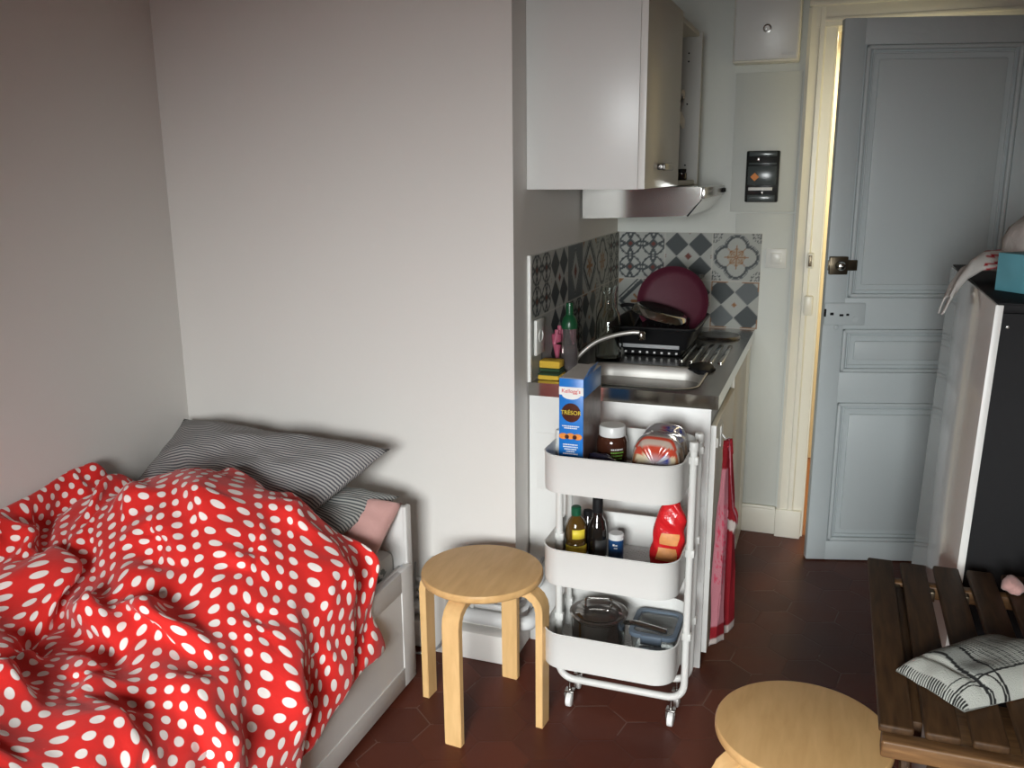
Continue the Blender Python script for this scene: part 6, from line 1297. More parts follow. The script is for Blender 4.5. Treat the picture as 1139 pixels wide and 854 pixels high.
[975,0,3,-2,-11,2,-16,-3,-8,-10,-6,-3,3,2,0,1,4,-4,-6,-3,-3,-5,-1,-2,-4,-5,-6,-2,3,-10,1,8,1,4,-1,1,4,7,0,3,5,1,4,6,5,15,9,-6,-12,-7,-3,-4,-4,-3,3,9,11,6,1,-4,0,-6,-5,-13,-13,-9,-2,1,4,4,4,4,-4,-7,2],
[996,0,-6,-11,3,-12,1,-3,-3,-8,-8,-5,6,4,-1,-5,3,-4,-3,-3,-1,-4,-3,-4,-4,-7,-3,-2,-4,-3,1,0,5,8,1,2,3,-1,3,7,4,2,5,4,-4,5,1,0,-3,-3,0,0,-1,-1,1,3,3,2,0,-1,-1,4,-2,-8,-11,-9,-2,1,3,4,2,1,-5,-5,1],
[1016,0,-4,-9,1,-13,2,0,-7,-5,-10,-4,3,5,1,-3,-4,-3,0,0,-2,-2,-4,-6,-9,-7,2,-4,-5,-4,-1,7,5,6,3,0,1,1,1,6,6,3,-3,0,1,-9,-3,0,2,6,7,4,1,0,1,3,5,3,-2,-4,-3,-2,-1,-1,-8,-7,-3,1,3,3,2,-3,-6,-3,-1],
[1037,0,-2,-9,1,-15,-4,5,-4,-6,-11,0,0,6,-3,-5,0,-3,1,2,-1,-2,-4,-7,-8,-9,-2,-7,-9,0,3,7,8,8,3,-1,-4,-3,8,4,1,0,0,-1,3,-1,-2,1,3,8,6,2,0,-1,0,2,3,2,0,-1,-3,-2,-2,-2,-5,-6,-2,2,2,3,-1,-4,-5,-4,-1],
[1057,0,-1,-6,-2,-16,-7,7,1,-10,-8,2,1,-2,-1,-2,-2,1,2,1,1,-2,-5,-9,-8,-8,-6,-3,-9,-2,6,9,10,7,1,-3,-5,-4,-1,8,2,1,2,0,3,1,0,1,6,7,1,5,-2,-2,-5,-1,8,4,1,-1,-3,-2,-2,-3,-4,-4,-2,1,3,2,-1,-5,-6,-6,-6],
[1078,0,-2,-3,-8,-16,-6,1,8,-11,-3,0,1,-2,0,0,-2,2,3,2,2,-1,-5,-9,-12,-9,-6,-7,-5,2,9,11,10,6,-2,-5,-8,-4,-8,-6,1,5,9,10,3,2,1,3,5,1,5,2,0,-5,-2,-6,1,10,0,3,0,-2,-4,-5,-2,-2,-1,1,4,2,-2,-5,-6,-7,-8],
[1098,0,1,-3,-15,-14,-3,-1,1,-3,1,-1,-1,1,-2,0,0,4,4,4,1,1,-7,-8,-11,-12,-8,-4,0,5,10,12,8,3,-3,-9,-12,-8,-4,-4,-1,4,9,8,6,4,0,2,2,3,0,1,3,-1,-3,-4,-5,0,1,2,8,-2,-5,0,1,-2,-2,1,4,2,-1,-5,-6,-8,-8],
[1119,0,2,-5,-18,-12,-2,2,-1,1,1,-2,0,-4,1,1,3,5,5,4,2,0,-7,-8,-11,-9,-8,-4,2,8,11,9,5,0,-2,-8,-14,-13,-8,-5,1,7,9,10,7,2,-1,0,2,5,-1,-9,7,5,-1,-4,-5,-3,-4,3,5,-1,3,4,0,-5,-4,2,3,2,0,-5,-6,-8,-9],
[1139,0,2,-9,-16,-6,-2,1,2,1,-2,-1,-2,0,1,2,5,5,5,4,3,-3,-7,-7,-11,-11,-3,-2,4,7,11,9,5,-4,-1,-11,-12,-14,-9,-4,2,7,10,8,5,3,-3,-3,-7,-5,7,-13,-2,2,15,5,-1,-4,-1,-2,4,4,6,3,-2,-6,-7,1,4,2,0,-3,-6,-8,-10],
[1160,0,-1,-10,-9,-6,-2,3,3,-1,-2,-2,-2,1,2,4,5,6,5,4,1,-3,-6,-8,-11,-12,-2,0,5,9,9,4,2,-4,-3,-7,-11,-12,-7,-3,3,8,9,8,5,2,-5,-7,-7,-9,-6,-1,2,-3,0,11,8,1,0,1,4,6,6,1,-4,-12,-3,1,4,2,0,-3,-6,-8,-9],
[1180,0,-2,-7,-7,-7,1,4,1,0,-1,-3,-2,1,3,5,5,5,6,3,-1,-1,-7,-9,-19,-6,1,1,5,6,6,2,2,0,-5,-9,-9,-9,-5,-1,5,8,9,9,5,1,-6,-10,-10,-7,-6,-3,-2,-3,4,6,8,5,2,2,4,-2,-2,-1,-2,-5,2,3,3,3,-1,-2,-5,-10,-8],
[1201,0,-3,-4,-6,-7,3,5,1,-1,-2,-2,-2,1,4,4,5,6,5,1,0,-2,-9,-18,-16,3,1,1,2,3,2,9,1,-9,-8,-9,-7,-4,2,2,6,8,8,11,6,0,-6,-10,-12,-8,-3,-3,-4,0,-2,9,7,4,1,-1,0,-2,-3,-3,-1,0,1,6,6,2,-1,-2,-5,-10,-12],
[1221,0,-1,-2,-7,-6,6,4,1,-1,-2,-2,-3,1,4,5,4,6,3,1,0,-6,-15,-21,-2,4,0,-2,-4,-1,5,11,-1,-7,-9,-12,-4,4,2,3,5,7,8,10,1,-7,-5,-4,-4,-9,-13,-6,0,6,8,8,5,3,-1,-2,-4,-4,2,-5,0,3,-1,5,8,2,-1,-3,-4,-10,-13],
[1242,0,1,-1,-6,-6,7,4,0,-1,-2,-4,-2,2,3,4,3,-1,7,2,-9,-12,-16,-6,5,4,0,-3,-6,-7,4,1,-7,-8,-5,1,6,0,0,4,1,3,10,-3,1,7,-7,-2,-7,-4,-2,-3,0,5,8,8,5,0,-3,-7,-6,-6,-5,0,6,-1,1,11,6,2,-1,-3,-4,-10,-12],
[1262,0,2,0,-4,-5,8,4,-1,-5,-2,-6,2,4,2,2,0,-6,-2,3,-9,-14,-2,4,4,3,1,-4,-8,-4,-9,-7,-3,-1,1,5,0,-1,0,2,-5,7,5,1,3,7,0,-3,-4,-3,-2,0,2,6,9,7,4,-1,-5,-9,-10,-12,-8,-2,4,4,11,11,5,1,-2,-2,-4,-10,-12],
[1283,0,2,2,-11,3,6,6,-3,-8,-2,-3,5,4,1,1,-4,-6,-4,-4,-4,-6,3,4,4,2,0,-1,-10,-5,-11,-8,-4,0,5,-1,0,0,-1,-2,0,6,3,6,-3,1,3,2,-2,0,0,2,5,7,8,7,4,-2,-6,-11,-11,-13,-10,-4,4,9,13,8,3,-5,1,0,-4,-10,-12],
[1303,0,-3,3,-6,-1,11,-2,2,-9,-3,4,5,5,-1,-2,-2,-3,-4,-4,-4,-2,2,4,3,-3,1,2,-10,-9,-9,-7,-3,2,0,-5,3,0,-2,-5,3,7,0,4,2,2,2,2,0,0,1,3,6,6,10,9,4,-2,-6,-11,-13,-11,-9,-3,3,9,11,1,-6,-5,-1,-10,10,-2,-12],
[1324,0,-2,-3,-1,-4,6,0,-6,4,-1,5,5,-1,1,1,0,-3,-4,-4,-3,0,3,0,-5,-17,-5,15,3,-10,-11,-4,0,1,-6,-4,-8,-5,1,6,9,4,4,2,1,1,2,3,3,0,0,0,5,8,5,0,-1,0,1,-1,-6,-10,-8,-2,3,6,4,-4,-3,-4,-9,-1,6,2,-11],
[1344,0,1,0,-9,3,2,-5,-2,5,4,2,1,-2,1,3,-5,-2,0,0,-2,1,0,-6,-14,-13,-2,7,9,-12,-4,1,2,-2,-5,-7,-5,-2,-3,2,2,5,8,7,4,1,2,1,0,-2,-3,-3,3,1,0,-2,-1,0,2,5,4,0,-3,-1,1,2,-1,-8,-10,-3,0,4,5,3,-10],
[1365,0,-1,3,-10,6,1,-3,0,4,4,-2,-2,3,0,-4,-3,1,2,0,-3,-8,-6,-8,-6,-7,-10,10,2,1,-1,6,2,-2,-6,-6,-4,-3,-4,-2,-3,9,10,8,3,0,-1,0,-1,-1,-3,-3,-1,1,0,0,-1,1,1,5,4,3,1,-1,0,-5,-10,-9,-6,-1,5,9,5,2,-9],
[1385,0,1,4,-11,8,1,-3,0,4,1,-1,0,0,0,-7,3,1,3,0,-5,-11,-8,-18,-1,-6,0,6,5,0,8,5,-2,-9,-13,-11,-8,-5,-1,6,14,11,9,5,1,-1,-1,-1,0,-1,-2,-2,-2,-3,2,0,0,1,1,4,4,3,1,-2,-6,-6,-7,-7,-6,0,7,8,6,0,-10],
[1406,0,3,2,-10,10,0,-3,1,2,1,1,-3,-1,-3,-3,6,7,3,-1,-9,-11,-15,-20,-6,2,3,4,8,9,11,6,-1,-9,-14,-15,-11,-5,3,10,9,11,8,5,0,-4,-6,-3,0,2,0,-2,-2,-4,-2,-1,3,1,2,3,6,5,1,-4,-6,-8,-8,-7,-4,2,7,8,3,-5,-8],
[1426,0,6,1,-9,10,-4,1,1,2,-1,-5,1,-1,-5,8,9,3,1,-4,-8,-7,-21,-13,-13,-3,7,13,11,14,6,-3,-4,-6,-5,-8,-9,-4,2,2,8,13,11,3,-4,-6,-8,-6,-4,1,-1,1,1,-3,-2,-1,-1,0,5,8,8,5,-1,-5,-8,-10,-10,-6,-1,4,7,8,-2,-9,-6],
[1447,0,7,2,-9,2,2,4,-1,-4,-3,0,3,-8,8,9,8,4,0,-8,-3,-17,-16,-11,-9,0,9,11,14,-5,-20,-11,-3,-3,-1,-1,-1,0,9,18,17,11,-4,9,-2,-9,-11,-8,-5,-5,-1,3,4,-1,-2,-1,0,4,9,10,8,3,-3,-8,-10,-10,-10,-5,-1,5,9,5,-4,-11,-7],
[1467,0,9,3,-10,2,6,3,-1,-4,-7,1,-3,-2,10,8,6,7,-1,-8,-11,-10,-14,-13,-4,3,11,5,-10,-23,-8,5,2,-2,-7,1,4,8,15,18,6,-7,-10,-3,-5,-1,12,0,-5,-5,-1,2,6,1,-2,0,3,8,11,11,8,2,-6,-10,-12,-11,-9,-5,1,6,7,1,-5,-10,-13],
[1487,0,10,3,-9,7,7,2,-2,-6,-4,-1,-5,-5,8,10,10,4,2,-4,-9,-19,-11,-12,0,3,-1,-13,-17,-10,-4,-2,2,4,7,5,5,9,13,-2,-16,-17,-8,-1,6,20,6,6,-5,-1,4,7,4,0,0,2,6,11,13,10,7,3,-5,-13,-13,-12,-11,-4,2,9,3,0,-8,-13,-15],
[1508,0,2,2,5,11,6,1,-2,-5,-6,-8,-7,0,7,13,10,7,3,-4,-12,-22,-14,-8,-1,-7,-11,-11,-6,-5,-3,0,3,2,-1,8,6,9,-7,-15,-14,-10,-3,2,10,17,17,5,4,1,4,4,1,1,2,3,9,11,13,9,7,5,-2,-14,-13,-12,-9,-4,3,8,3,-8,-12,-10,-16],
[1528,0,1,6,13,10,6,1,-4,-12,-10,-6,-1,1,7,13,11,7,1,-6,-15,-26,-15,-2,-9,-4,-11,-6,-8,-5,0,-2,-10,-3,14,7,3,3,-8,-10,-10,-6,-2,3,2,16,18,11,4,5,3,1,2,1,3,5,9,13,13,8,7,4,0,-11,-13,-11,-9,-2,4,5,-8,-14,0,-13,-15],
[1549,0,4,11,14,7,7,1,-10,-11,-10,-5,-1,3,7,14,9,4,-3,-10,-20,-26,-4,-5,-4,-7,-6,-9,-7,-4,-6,-10,1,7,10,10,2,-5,-8,-10,-6,-3,-3,-4,3,12,15,14,10,4,3,2,1,2,2,4,11,10,15,12,0,5,4,-9,-11,-11,-8,-1,3,-4,-19,-2,-9,-9,-9],
[1569,0,6,18,12,1,9,-6,-10,-9,-8,-3,2,3,7,8,4,4,-9,-15,-19,-13,-1,-4,-2,-5,-6,-9,-12,-4,-9,-3,6,13,6,14,3,-6,-11,-13,-7,-3,-6,-4,5,12,15,13,6,4,1,1,1,3,2,5,11,9,16,10,-6,3,6,-5,-10,-6,-6,1,-4,-18,-7,-5,-4,-9,-5],
[1590,0,5,22,0,1,10,-9,-13,-8,-1,4,0,8,1,2,4,-5,-14,-12,-12,-1,-7,5,1,-6,-5,-8,-9,-9,-3,2,8,6,8,9,1,-4,-6,-13,-13,-3,-9,1,8,13,13,5,5,3,0,0,-1,1,3,9,6,10,17,9,-8,3,2,-8,-3,-1,-2,-2,-14,-14,-7,1,-5,-7,-5],
[1610,0,8,15,3,-9,1,0,-4,-7,-2,7,-7,14,-1,0,-8,-15,-13,-8,7,-11,7,2,6,-3,-5,-11,-2,-8,-3,2,4,12,15,7,-1,-9,-14,-9,-5,-9,-4,5,8,11,0,7,7,1,-3,-4,2,-2,-4,3,13,17,14,0,0,-1,0,0,0,-1,-4,-5,-17,-8,-6,-13,-2,2,-1],
[1631,0,5,14,-9,9,2,-1,-5,-8,-3,-5,0,5,9,-10,-17,-7,-5,0,-7,7,6,1,1,2,-5,-9,-8,-3,-1,4,13,15,4,5,0,-6,-9,-18,-12,-6,3,7,7,0,11,10,3,-2,-5,-5,-7,-4,2,6,11,16,13,1,-1,0,2,1,-3,-4,-2,-9,-11,-6,-9,-11,-10,3,-1],
[1651,0,4,-4,7,4,3,5,-9,-8,-1,-3,2,-1,-3,-9,-16,-3,6,-1,1,0,7,3,-2,-7,-7,-1,-3,-2,2,9,14,8,7,5,0,-11,-6,-12,-11,-7,2,4,3,11,13,5,-2,-7,-6,-7,-10,-1,7,4,10,15,9,2,1,2,1,-2,-4,-1,-5,-7,-6,-8,-8,-10,-9,-6,-11],
[1672,0,-1,-1,8,-6,5,3,0,-6,-4,0,4,-2,-7,-11,-7,-2,-4,-2,1,10,6,-1,-3,-6,-11,-2,1,0,7,9,-1,12,1,6,-5,-14,-6,-2,-1,-3,0,4,13,13,8,4,-1,-10,-6,-9,-9,-7,3,5,11,15,7,5,2,1,-3,-2,0,-1,-3,-6,-7,-8,-8,-8,-9,-11,-11],
[1692,0,-1,0,1,1,7,-1,-8,2,-2,-1,5,-7,-4,-11,1,-10,-6,-7,9,11,0,3,-12,-1,-10,4,-2,-3,2,3,0,10,12,2,-1,-10,-14,-6,7,2,2,9,2,-1,3,8,7,7,-16,3,-9,-7,-1,6,11,6,9,7,2,-1,-1,0,-2,-4,-5,-4,-4,-6,-7,-8,-8,-11,-12],
[1713,0,0,1,0,-5,5,4,-8,-3,2,4,-5,-3,-11,0,-8,-7,-6,-2,9,1,3,-8,2,-8,5,-1,0,-1,-7,-4,11,9,0,-3,-11,-2,-7,11,6,1,1,1,5,7,5,5,4,3,-7,-2,1,-6,-1,5,4,11,10,4,1,-2,-1,-2,-2,-4,-4,-5,-3,-4,-6,-8,-9,-10,-13],
[1733,0,1,0,-4,-3,0,6,-4,-1,3,4,-9,-11,0,-7,-6,-4,-2,-3,0,6,-2,-2,-4,4,0,1,0,1,-5,-8,-4,9,-18,-4,0,8,11,8,4,1,-3,4,4,10,3,4,1,3,-7,2,2,-2,0,3,8,13,7,3,-2,-4,-5,-5,-3,-2,-4,-3,-2,-2,-4,-8,-8,-10,-14],
[1754,0,1,-2,-6,-3,1,4,1,3,2,-4,-13,-2,-6,-2,-4,-3,1,-4,-3,5,-3,-3,0,-1,0,4,-9,4,4,-6,-8,-4,-9,0,6,9,9,3,4,-4,3,-3,4,9,7,4,-5,5,2,2,0,0,2,5,11,13,5,-1,-3,-4,-6,-6,-5,-6,-5,-2,1,0,-3,-7,-9,-9,-14],
[1774,0,0,-2,-3,-1,3,2,2,1,-3,-9,-5,-8,1,1,-5,-2,-2,-1,-6,5,-6,-1,0,-5,5,-4,-12,0,12,1,-3,-6,-5,1,5,10,-2,4,-3,-14,13,5,5,4,8,4,-5,-1,8,6,1,1,4,8,10,9,3,0,-3,-3,-6,-6,-7,-5,-5,-3,1,1,-2,-7,-10,-10,-13],
[1795,0,0,-1,-2,1,2,1,3,-1,-8,-7,-7,-2,3,-2,-5,-9,4,1,-6,3,-2,-2,-5,-4,2,-8,-12,-3,9,5,3,-1,0,0,4,-2,-1,-8,-10,-3,15,18,7,4,4,5,-2,2,6,5,1,1,4,7,11,12,6,-2,-5,-6,-4,-6,-8,-7,-6,1,2,0,-2,-8,-10,-14,-10],
[1815,0,2,0,-2,2,0,-1,3,-3,-8,-3,-8,2,3,-5,-9,-5,0,1,1,-2,1,-2,-7,-7,-4,-10,-7,-2,3,5,6,4,3,1,-4,-5,-11,-9,-2,3,13,18,16,7,2,2,2,4,6,3,1,0,5,9,11,13,3,-3,-3,-6,-7,-4,-8,-7,-5,2,2,1,-3,-8,-13,-13,-11],
[1836,0,0,0,2,2,0,1,-4,-5,-1,-6,-4,3,-7,-7,-3,0,-1,1,2,-1,-1,-2,-8,-8,-7,-7,-4,-1,3,4,5,5,1,-2,-7,-10,-8,-6,0,6,12,15,16,11,4,2,3,3,5,4,-2,1,7,9,11,10,-1,-3,-2,-1,-6,-5,-6,-7,-4,1,2,0,-4,-10,-12,-14,-10],
[1856,0,2,2,3,2,1,-3,-4,-8,-7,2,0,-4,-7,-7,2,1,-3,0,6,-1,-1,-4,-7,-8,-8,-5,-3,-2,0,7,7,3,1,-5,-8,-8,-7,-5,-2,3,12,16,16,12,5,2,4,4,3,-5,0,7,8,9,10,9,0,-3,-3,-1,-3,-5,-6,-6,-3,-2,-10,-5,1,-1,-9,-14,-11],
[1877,0,2,4,2,1,1,-2,-3,-9,-5,3,-2,-6,-8,-4,2,1,-2,2,4,1,-1,-4,-6,-9,-11,-8,-4,2,7,6,8,3,0,-5,-8,-9,-8,-5,-1,5,13,15,15,10,2,0,-2,-4,-3,-3,2,8,16,17,9,-4,-1,0,6,1,-4,-4,-5,-6,-4,-9,-2,-5,-2,-2,-6,-13,-11],
[1897,0,3,2,1,1,-1,-3,0,-3,-5,3,-3,-5,-7,-4,2,-1,0,4,4,2,-2,-4,-7,-9,-10,-6,-2,2,8,8,7,3,-1,-6,-9,-10,-9,-5,0,8,15,16,13,9,-1,-4,-3,-5,-4,-4,0,7,13,16,13,-1,0,0,2,-3,0,0,-5,-8,-7,-4,-3,-3,-8,-3,-4,-8,-11],
[1918,0,1,1,0,0,0,1,0,-1,-3,2,-5,-5,-4,-3,2,-2,2,4,5,1,-1,-5,-7,-9,-9,-5,0,5,9,9,4,4,-3,-7,-9,-10,-7,-3,2,9,14,15,13,6,-4,-8,-6,-2,-5,-3,-1,2,11,14,12,4,1,0,-2,3,3,-2,-6,-7,-7,-6,-5,-7,-7,-2,-8,0,-8],
[1938,0,1,-3,-1,3,3,4,1,-1,-3,0,-3,-5,-4,-1,-2,3,2,5,4,1,-2,-5,-8,-9,-7,-3,2,6,10,6,5,3,-4,-6,-9,-10,-6,-2,4,11,14,17,5,6,-2,-10,-16,-6,4,-3,-2,4,10,11,9,4,2,-1,4,5,3,-3,-8,-8,-8,-5,-7,-8,-8,-4,-5,2,-6],
[1959,0,0,-2,1,4,4,3,2,0,-3,-5,0,-3,-4,-1,-3,6,4,3,5,0,-4,-7,-9,-8,-5,-2,4,9,3,7,7,2,-2,-8,-9,-9,-5,1,6,12,17,10,1,3,2,-8,-15,-17,0,0,2,5,10,11,7,2,2,4,7,7,1,-6,-11,-11,-8,-5,-8,-7,-10,-1,-4,7,-4],
[1979,0,-1,0,0,5,6,6,2,-1,-2,-5,-3,-1,-4,-5,-8,11,8,7,3,-1,-6,-7,-9,-7,-5,0,6,1,-2,13,4,-1,-1,-3,-7,-7,-3,2,8,11,15,8,3,4,0,-6,-14,-17,-15,-6,3,9,11,14,7,3,2,9,8,3,-3,-4,-10,-11,-6,-6,-9,-6,-4,-6,4,7,-5],
[2000,0,1,1,2,6,6,5,3,-2,-2,-4,-6,-1,-5,-5,-6,8,13,7,3,-2,-6,-10,-10,-8,-4,3,2,-9,5,13,7,1,-1,-3,-8,-7,-1,3,9,10,13,9,5,5,-1,-5,-11,-20,-12,-6,3,3,12,11,6,2,2,2,1,-2,-3,-1,2,-7,-4,-6,-9,-6,0,-4,8,8,-6],
[2020,0,-10,0,14,10,6,5,4,2,-1,-5,-3,-6,-17,0,11,10,9,7,1,-5,-9,-9,-11,-14,-14,-4,9,-1,16,11,7,2,-2,-3,-8,-9,-3,-3,-6,12,25,18,9,2,-6,-11,-16,-11,-7,-3,4,8,10,6,0,-11,3,8,2,-1,-2,-2,2,-2,-7,-9,-12,-8,1,6,8,8,3],
[611,38,39,35,-5,-19,-17,-15,-15,-14,-13,-29,-37,-29,-14,-1,9,-6,-6,-16,-8,-5,2,5,17,7,20,11,2,-5,-11,-14,-13,-7,5,8,8,10,8,2,-4,-8,-10,-9,-12,-12,-8,-4,-1,-5,-15,-19,-15,-16,-13,-16,-36,-31,-21,-8,-19,-19,-17,-14,-11,-9,-22,-27,-28,-24,-19,-17,-11,-12,-2],
[632,49,35,9,-13,-18,-16,-16,-15,-14,-23,-37,-18,-22,-10,16,5,-10,-19,-21,-15,1,-1,9,16,15,12,6,1,-4,-12,-14,-1,-2,0,3,11,13,10,4,-1,-5,-7,-10,-10,-9,-10,-11,-10,-6,-9,-14,-15,-19,-24,-22,-22,-27,-24,-18,-16,-18,-17,-17,-16,-18,-3,-30,-29,-25,-19,-11,-3,-11,-12],
[650,49,25,-7,-18,-11,-13,-14,-15,-15,-29,-38,-13,-12,-1,3,-10,-19,-19,-10,6,2,-6,-9,5,14,8,5,1,-7,-8,-6,-6,5,12,6,1,8,7,3,-2,0,0,-4,-3,-3,-5,-17,-11,-7,-11,-13,-14,-18,-23,-27,-30,-21,-18,-17,-18,-18,-19,-15,-16,-20,-16,-29,-28,-22,-12,-13,-3,-4,-14],
[665,48,13,-14,-5,-15,-17,-18,-13,-20,-30,-27,-13,-30,3,-4,-15,-16,-10,13,-2,4,0,-10,-13,1,6,2,0,5,-6,-2,1,-7,3,17,11,-2,5,0,-6,-3,-2,-3,-2,3,6,0,-21,-11,-8,-16,-14,-14,-22,-26,-29,-25,-18,-17,-19,-18,-19,-17,-16,-17,-25,-28,-30,-10,-12,-15,-1,-8,-19],
[677,47,13,-9,-15,-19,-19,-18,-17,-20,-32,-22,-21,-32,-8,0,-15,-16,18,3,-11,4,2,0,-3,-10,0,3,2,4,3,7,2,-9,-14,1,20,10,-4,-1,-2,1,-13,-7,-8,-4,9,18,-5,-16,-15,-17,-18,-14,-17,-25,-26,-24,-18,-15,-20,-21,-19,-18,-19,-23,-18,-33,-29,-3,-7,-14,-7,-12,-17],
[685,45,10,-18,-18,-18,-19,-18,-15,-17,-32,-23,-26,-32,-14,-6,-10,13,-3,0,-11,1,5,6,0,0,-2,3,8,4,6,2,-2,-7,-11,-10,6,17,4,1,1,2,-3,-2,-8,-11,-10,14,2,-18,-20,-14,-17,-16,-17,-23,-23,-21,-17,-18,-22,-22,-21,-17,-18,-19,-28,-25,-29,-5,-8,-13,1,-19,-14],
[691,43,6,-19,-17,-17,-17,-17,-17,-23,-33,-24,-30,-28,-14,-6,4,9,-1,-7,-14,8,8,-2,1,-2,1,4,7,-1,-1,2,-6,-7,4,4,-5,2,12,5,3,0,-2,5,-6,-14,-6,-5,-4,-7,-20,-16,-15,-17,-19,-22,-20,-18,-17,-18,-21,-23,-20,-18,-20,-23,-23,-28,-24,-16,-3,-10,-5,-14,-11],
[693,41,7,-17,-17,-19,-21,-18,-18,-25,-33,-25,-31,-20,-14,-3,2,-3,6,1,-8,0,16,-5,0,-2,-3,1,10,-6,-7,0,-6,6,13,-1,-6,-1,3,8,8,9,5,-4,-7,-4,-8,-9,-14,-14,-14,-19,-16,-17,-20,-21,-19,-17,-16,-18,-19,-22,-20,-18,-21,-27,-28,-21,-23,-16,1,-18,-7,-12,-7],
[694,39,5,-20,-19,-19,-20,-18,-19,-23,-29,-31,-23,-17,-13,-10,-10,7,3,6,4,-5,19,2,-8,-3,-1,-5,7,1,-9,-1,-5,12,-2,-3,0,-2,2,1,8,10,11,12,1,-7,-10,-19,-20,-16,-18,-13,-17,-19,-21,-21,-19,-17,-15,-17,-23,-18,-17,-17,-22,-28,-32,-24,-15,-17,-7,-6,-10,-13,-1],
[692,38,5,-16,-18,-19,-18,-16,-20,-19,-27,-32,-29,-22,-11,-9,0,-10,7,3,-5,15,2,11,-2,4,-4,-13,-2,8,-3,-6,-1,6,-4,-5,-3,0,1,6,1,5,13,3,-1,-2,-7,-10,-13,-15,-18,-16,-18,-18,-18,-19,-19,-17,-19,-19,-23,-23,-16,-14,-20,-28,-34,-28,-15,-7,-13,4,-15,-14,-6],
[691,35,4,-15,-12,-17,-16,-17,-23,-22,-24,-28,-31,-22,-14,-4,8,-16,-1,9,-5,4,14,10,3,4,-6,-13,-9,-3,7,-1,-1,-5,-4,-1,0,1,0,0,6,-1,-3,0,0,-3,-3,-5,-6,-10,-15,-16,-19,-23,-21,-19,-13,-13,-17,-23,-23,-23,-21,-15,-19,-27,-33,-29,-19,-9,4,2,-14,-17,-3],
[689,34,5,-11,-13,-15,-15,-17,-24,-20,-26,-34,-36,-18,-2,5,5,-17,-11,11,7,-2,-4,10,12,4,-3,-7,-8,-11,-4,7,0,-1,2,6,5,3,-2,-11,-7,2,-3,-7,-2,1,-4,-4,-5,-9,-16,-18,-17,-23,-24,-22,-18,-12,-8,-20,-26,-21,-19,-18,-22,-27,-32,-28,-22,-12,5,8,-10,-22,-3],
[686,33,2,-16,-13,-15,-12,-14,-16,-16,-38,-40,-29,-3,10,4,-3,-18,-17,4,7,-10,-1,9,6,-2,-5,-5,-7,-2,4,8,6,8,7,8,6,0,2,-10,-13,-12,0,-1,-7,-3,-7,-4,-7,-9,-16,-19,-22,-16,-26,-21,-19,-19,-15,-10,-21,-22,-17,-19,-23,-29,-32,-27,-21,-17,-5,9,1,-17,-8],
[683,32,5,-10,-12,-12,-11,-12,-18,-36,-41,-32,-16,11,7,-4,-10,-12,-17,-10,3,4,3,-6,-9,-3,-2,1,6,8,5,1,4,7,12,11,8,6,-1,-6,-12,-13,-8,-4,0,0,-4,-8,-10,-10,-14,-21,-27,-29,-21,-22,-18,-17,-17,-20,-15,-17,-17,-20,-26,-30,-32,-26,-19,-17,-15,2,6,-5,4],
[680,31,5,-10,-10,-10,-10,-17,-23,-33,-36,-31,-7,14,4,-13,-18,-5,-13,-4,6,-2,-9,-9,-4,0,5,9,8,-2,-4,0,0,2,12,16,10,8,-1,-6,-7,-7,-7,-7,-7,0,2,-4,-9,-6,-16,-22,-28,-32,-29,-21,-18,-17,-17,-19,-17,-16,-16,-21,-28,-32,-32,-21,-17,-16,-20,0,0,7,16],
[678,30,5,-10,-14,-13,-13,-18,-25,-32,-23,-13,-18,7,8,-14,-23,-6,-14,4,9,-3,-10,-5,1,4,8,2,-10,-10,-1,0,-3,1,8,17,13,4,-6,-6,-1,-1,-1,-2,-6,-16,10,4,-3,-7,-16,-22,-29,-31,-31,-24,-18,-17,-17,-18,-17,-17,-17,-22,-29,-33,-32,-19,-17,-13,-17,-4,0,7,16],
[675,30,0,-15,-15,-13,-15,-19,-25,-25,-19,-2,-7,4,-6,-17,-17,-21,4,9,-3,-1,0,3,3,2,-7,-14,0,13,8,-2,-11,-15,-6,7,7,2,-2,-1,3,3,4,1,-2,-7,-21,3,4,2,-13,-20,-28,-31,-29,-23,-19,-17,-18,-19,-17,-16,-19,-22,-29,-32,-23,-16,-15,-21,-16,-10,0,7,12],
[674,29,3,-11,-14,-15,-17,-20,-25,-16,-14,-12,0,-14,-11,-12,-20,-3,9,6,4,0,-2,-3,-6,-9,-7,9,18,6,-3,-3,-1,-9,-19,-12,-2,2,3,6,8,8,5,1,-6,-10,-14,-20,-8,-2,-8,-18,-21,-24,-25,-20,-19,-17,-17,-18,-16,-17,-22,-26,-26,-31,-31,-14,-1,-17,-22,-14,3,4,11],
[674,27,1,-14,-15,-14,-14,-15,-14,-16,-18,-14,-15,-12,-11,-14,-5,13,3,-1,-4,-7,-6,-5,-5,2,12,17,3,-11,-10,7,-4,2,-3,-13,-8,1,4,9,10,8,-5,-3,-3,-7,-18,-17,-24,-15,-11,-11,-20,-21,-19,-16,-17,-19,-19,-18,-16,-17,-19,-29,-26,-28,-30,-16,-2,-12,-23,-16,6,2,12],
[674,26,2,-11,-14,-15,-9,-11,-15,-24,-24,-19,-13,-15,-10,1,8,-5,-10,-8,-1,1,1,-2,0,5,11,15,-6,-22,-1,5,-5,0,5,1,-4,-2,5,7,1,-16,-11,-4,0,8,4,-23,-24,-19,-13,-10,-21,-20,-19,-17,-17,-19,-22,-19,-15,-17,-22,-25,-26,-25,-26,-11,-13,-17,-25,-11,5,7,15],
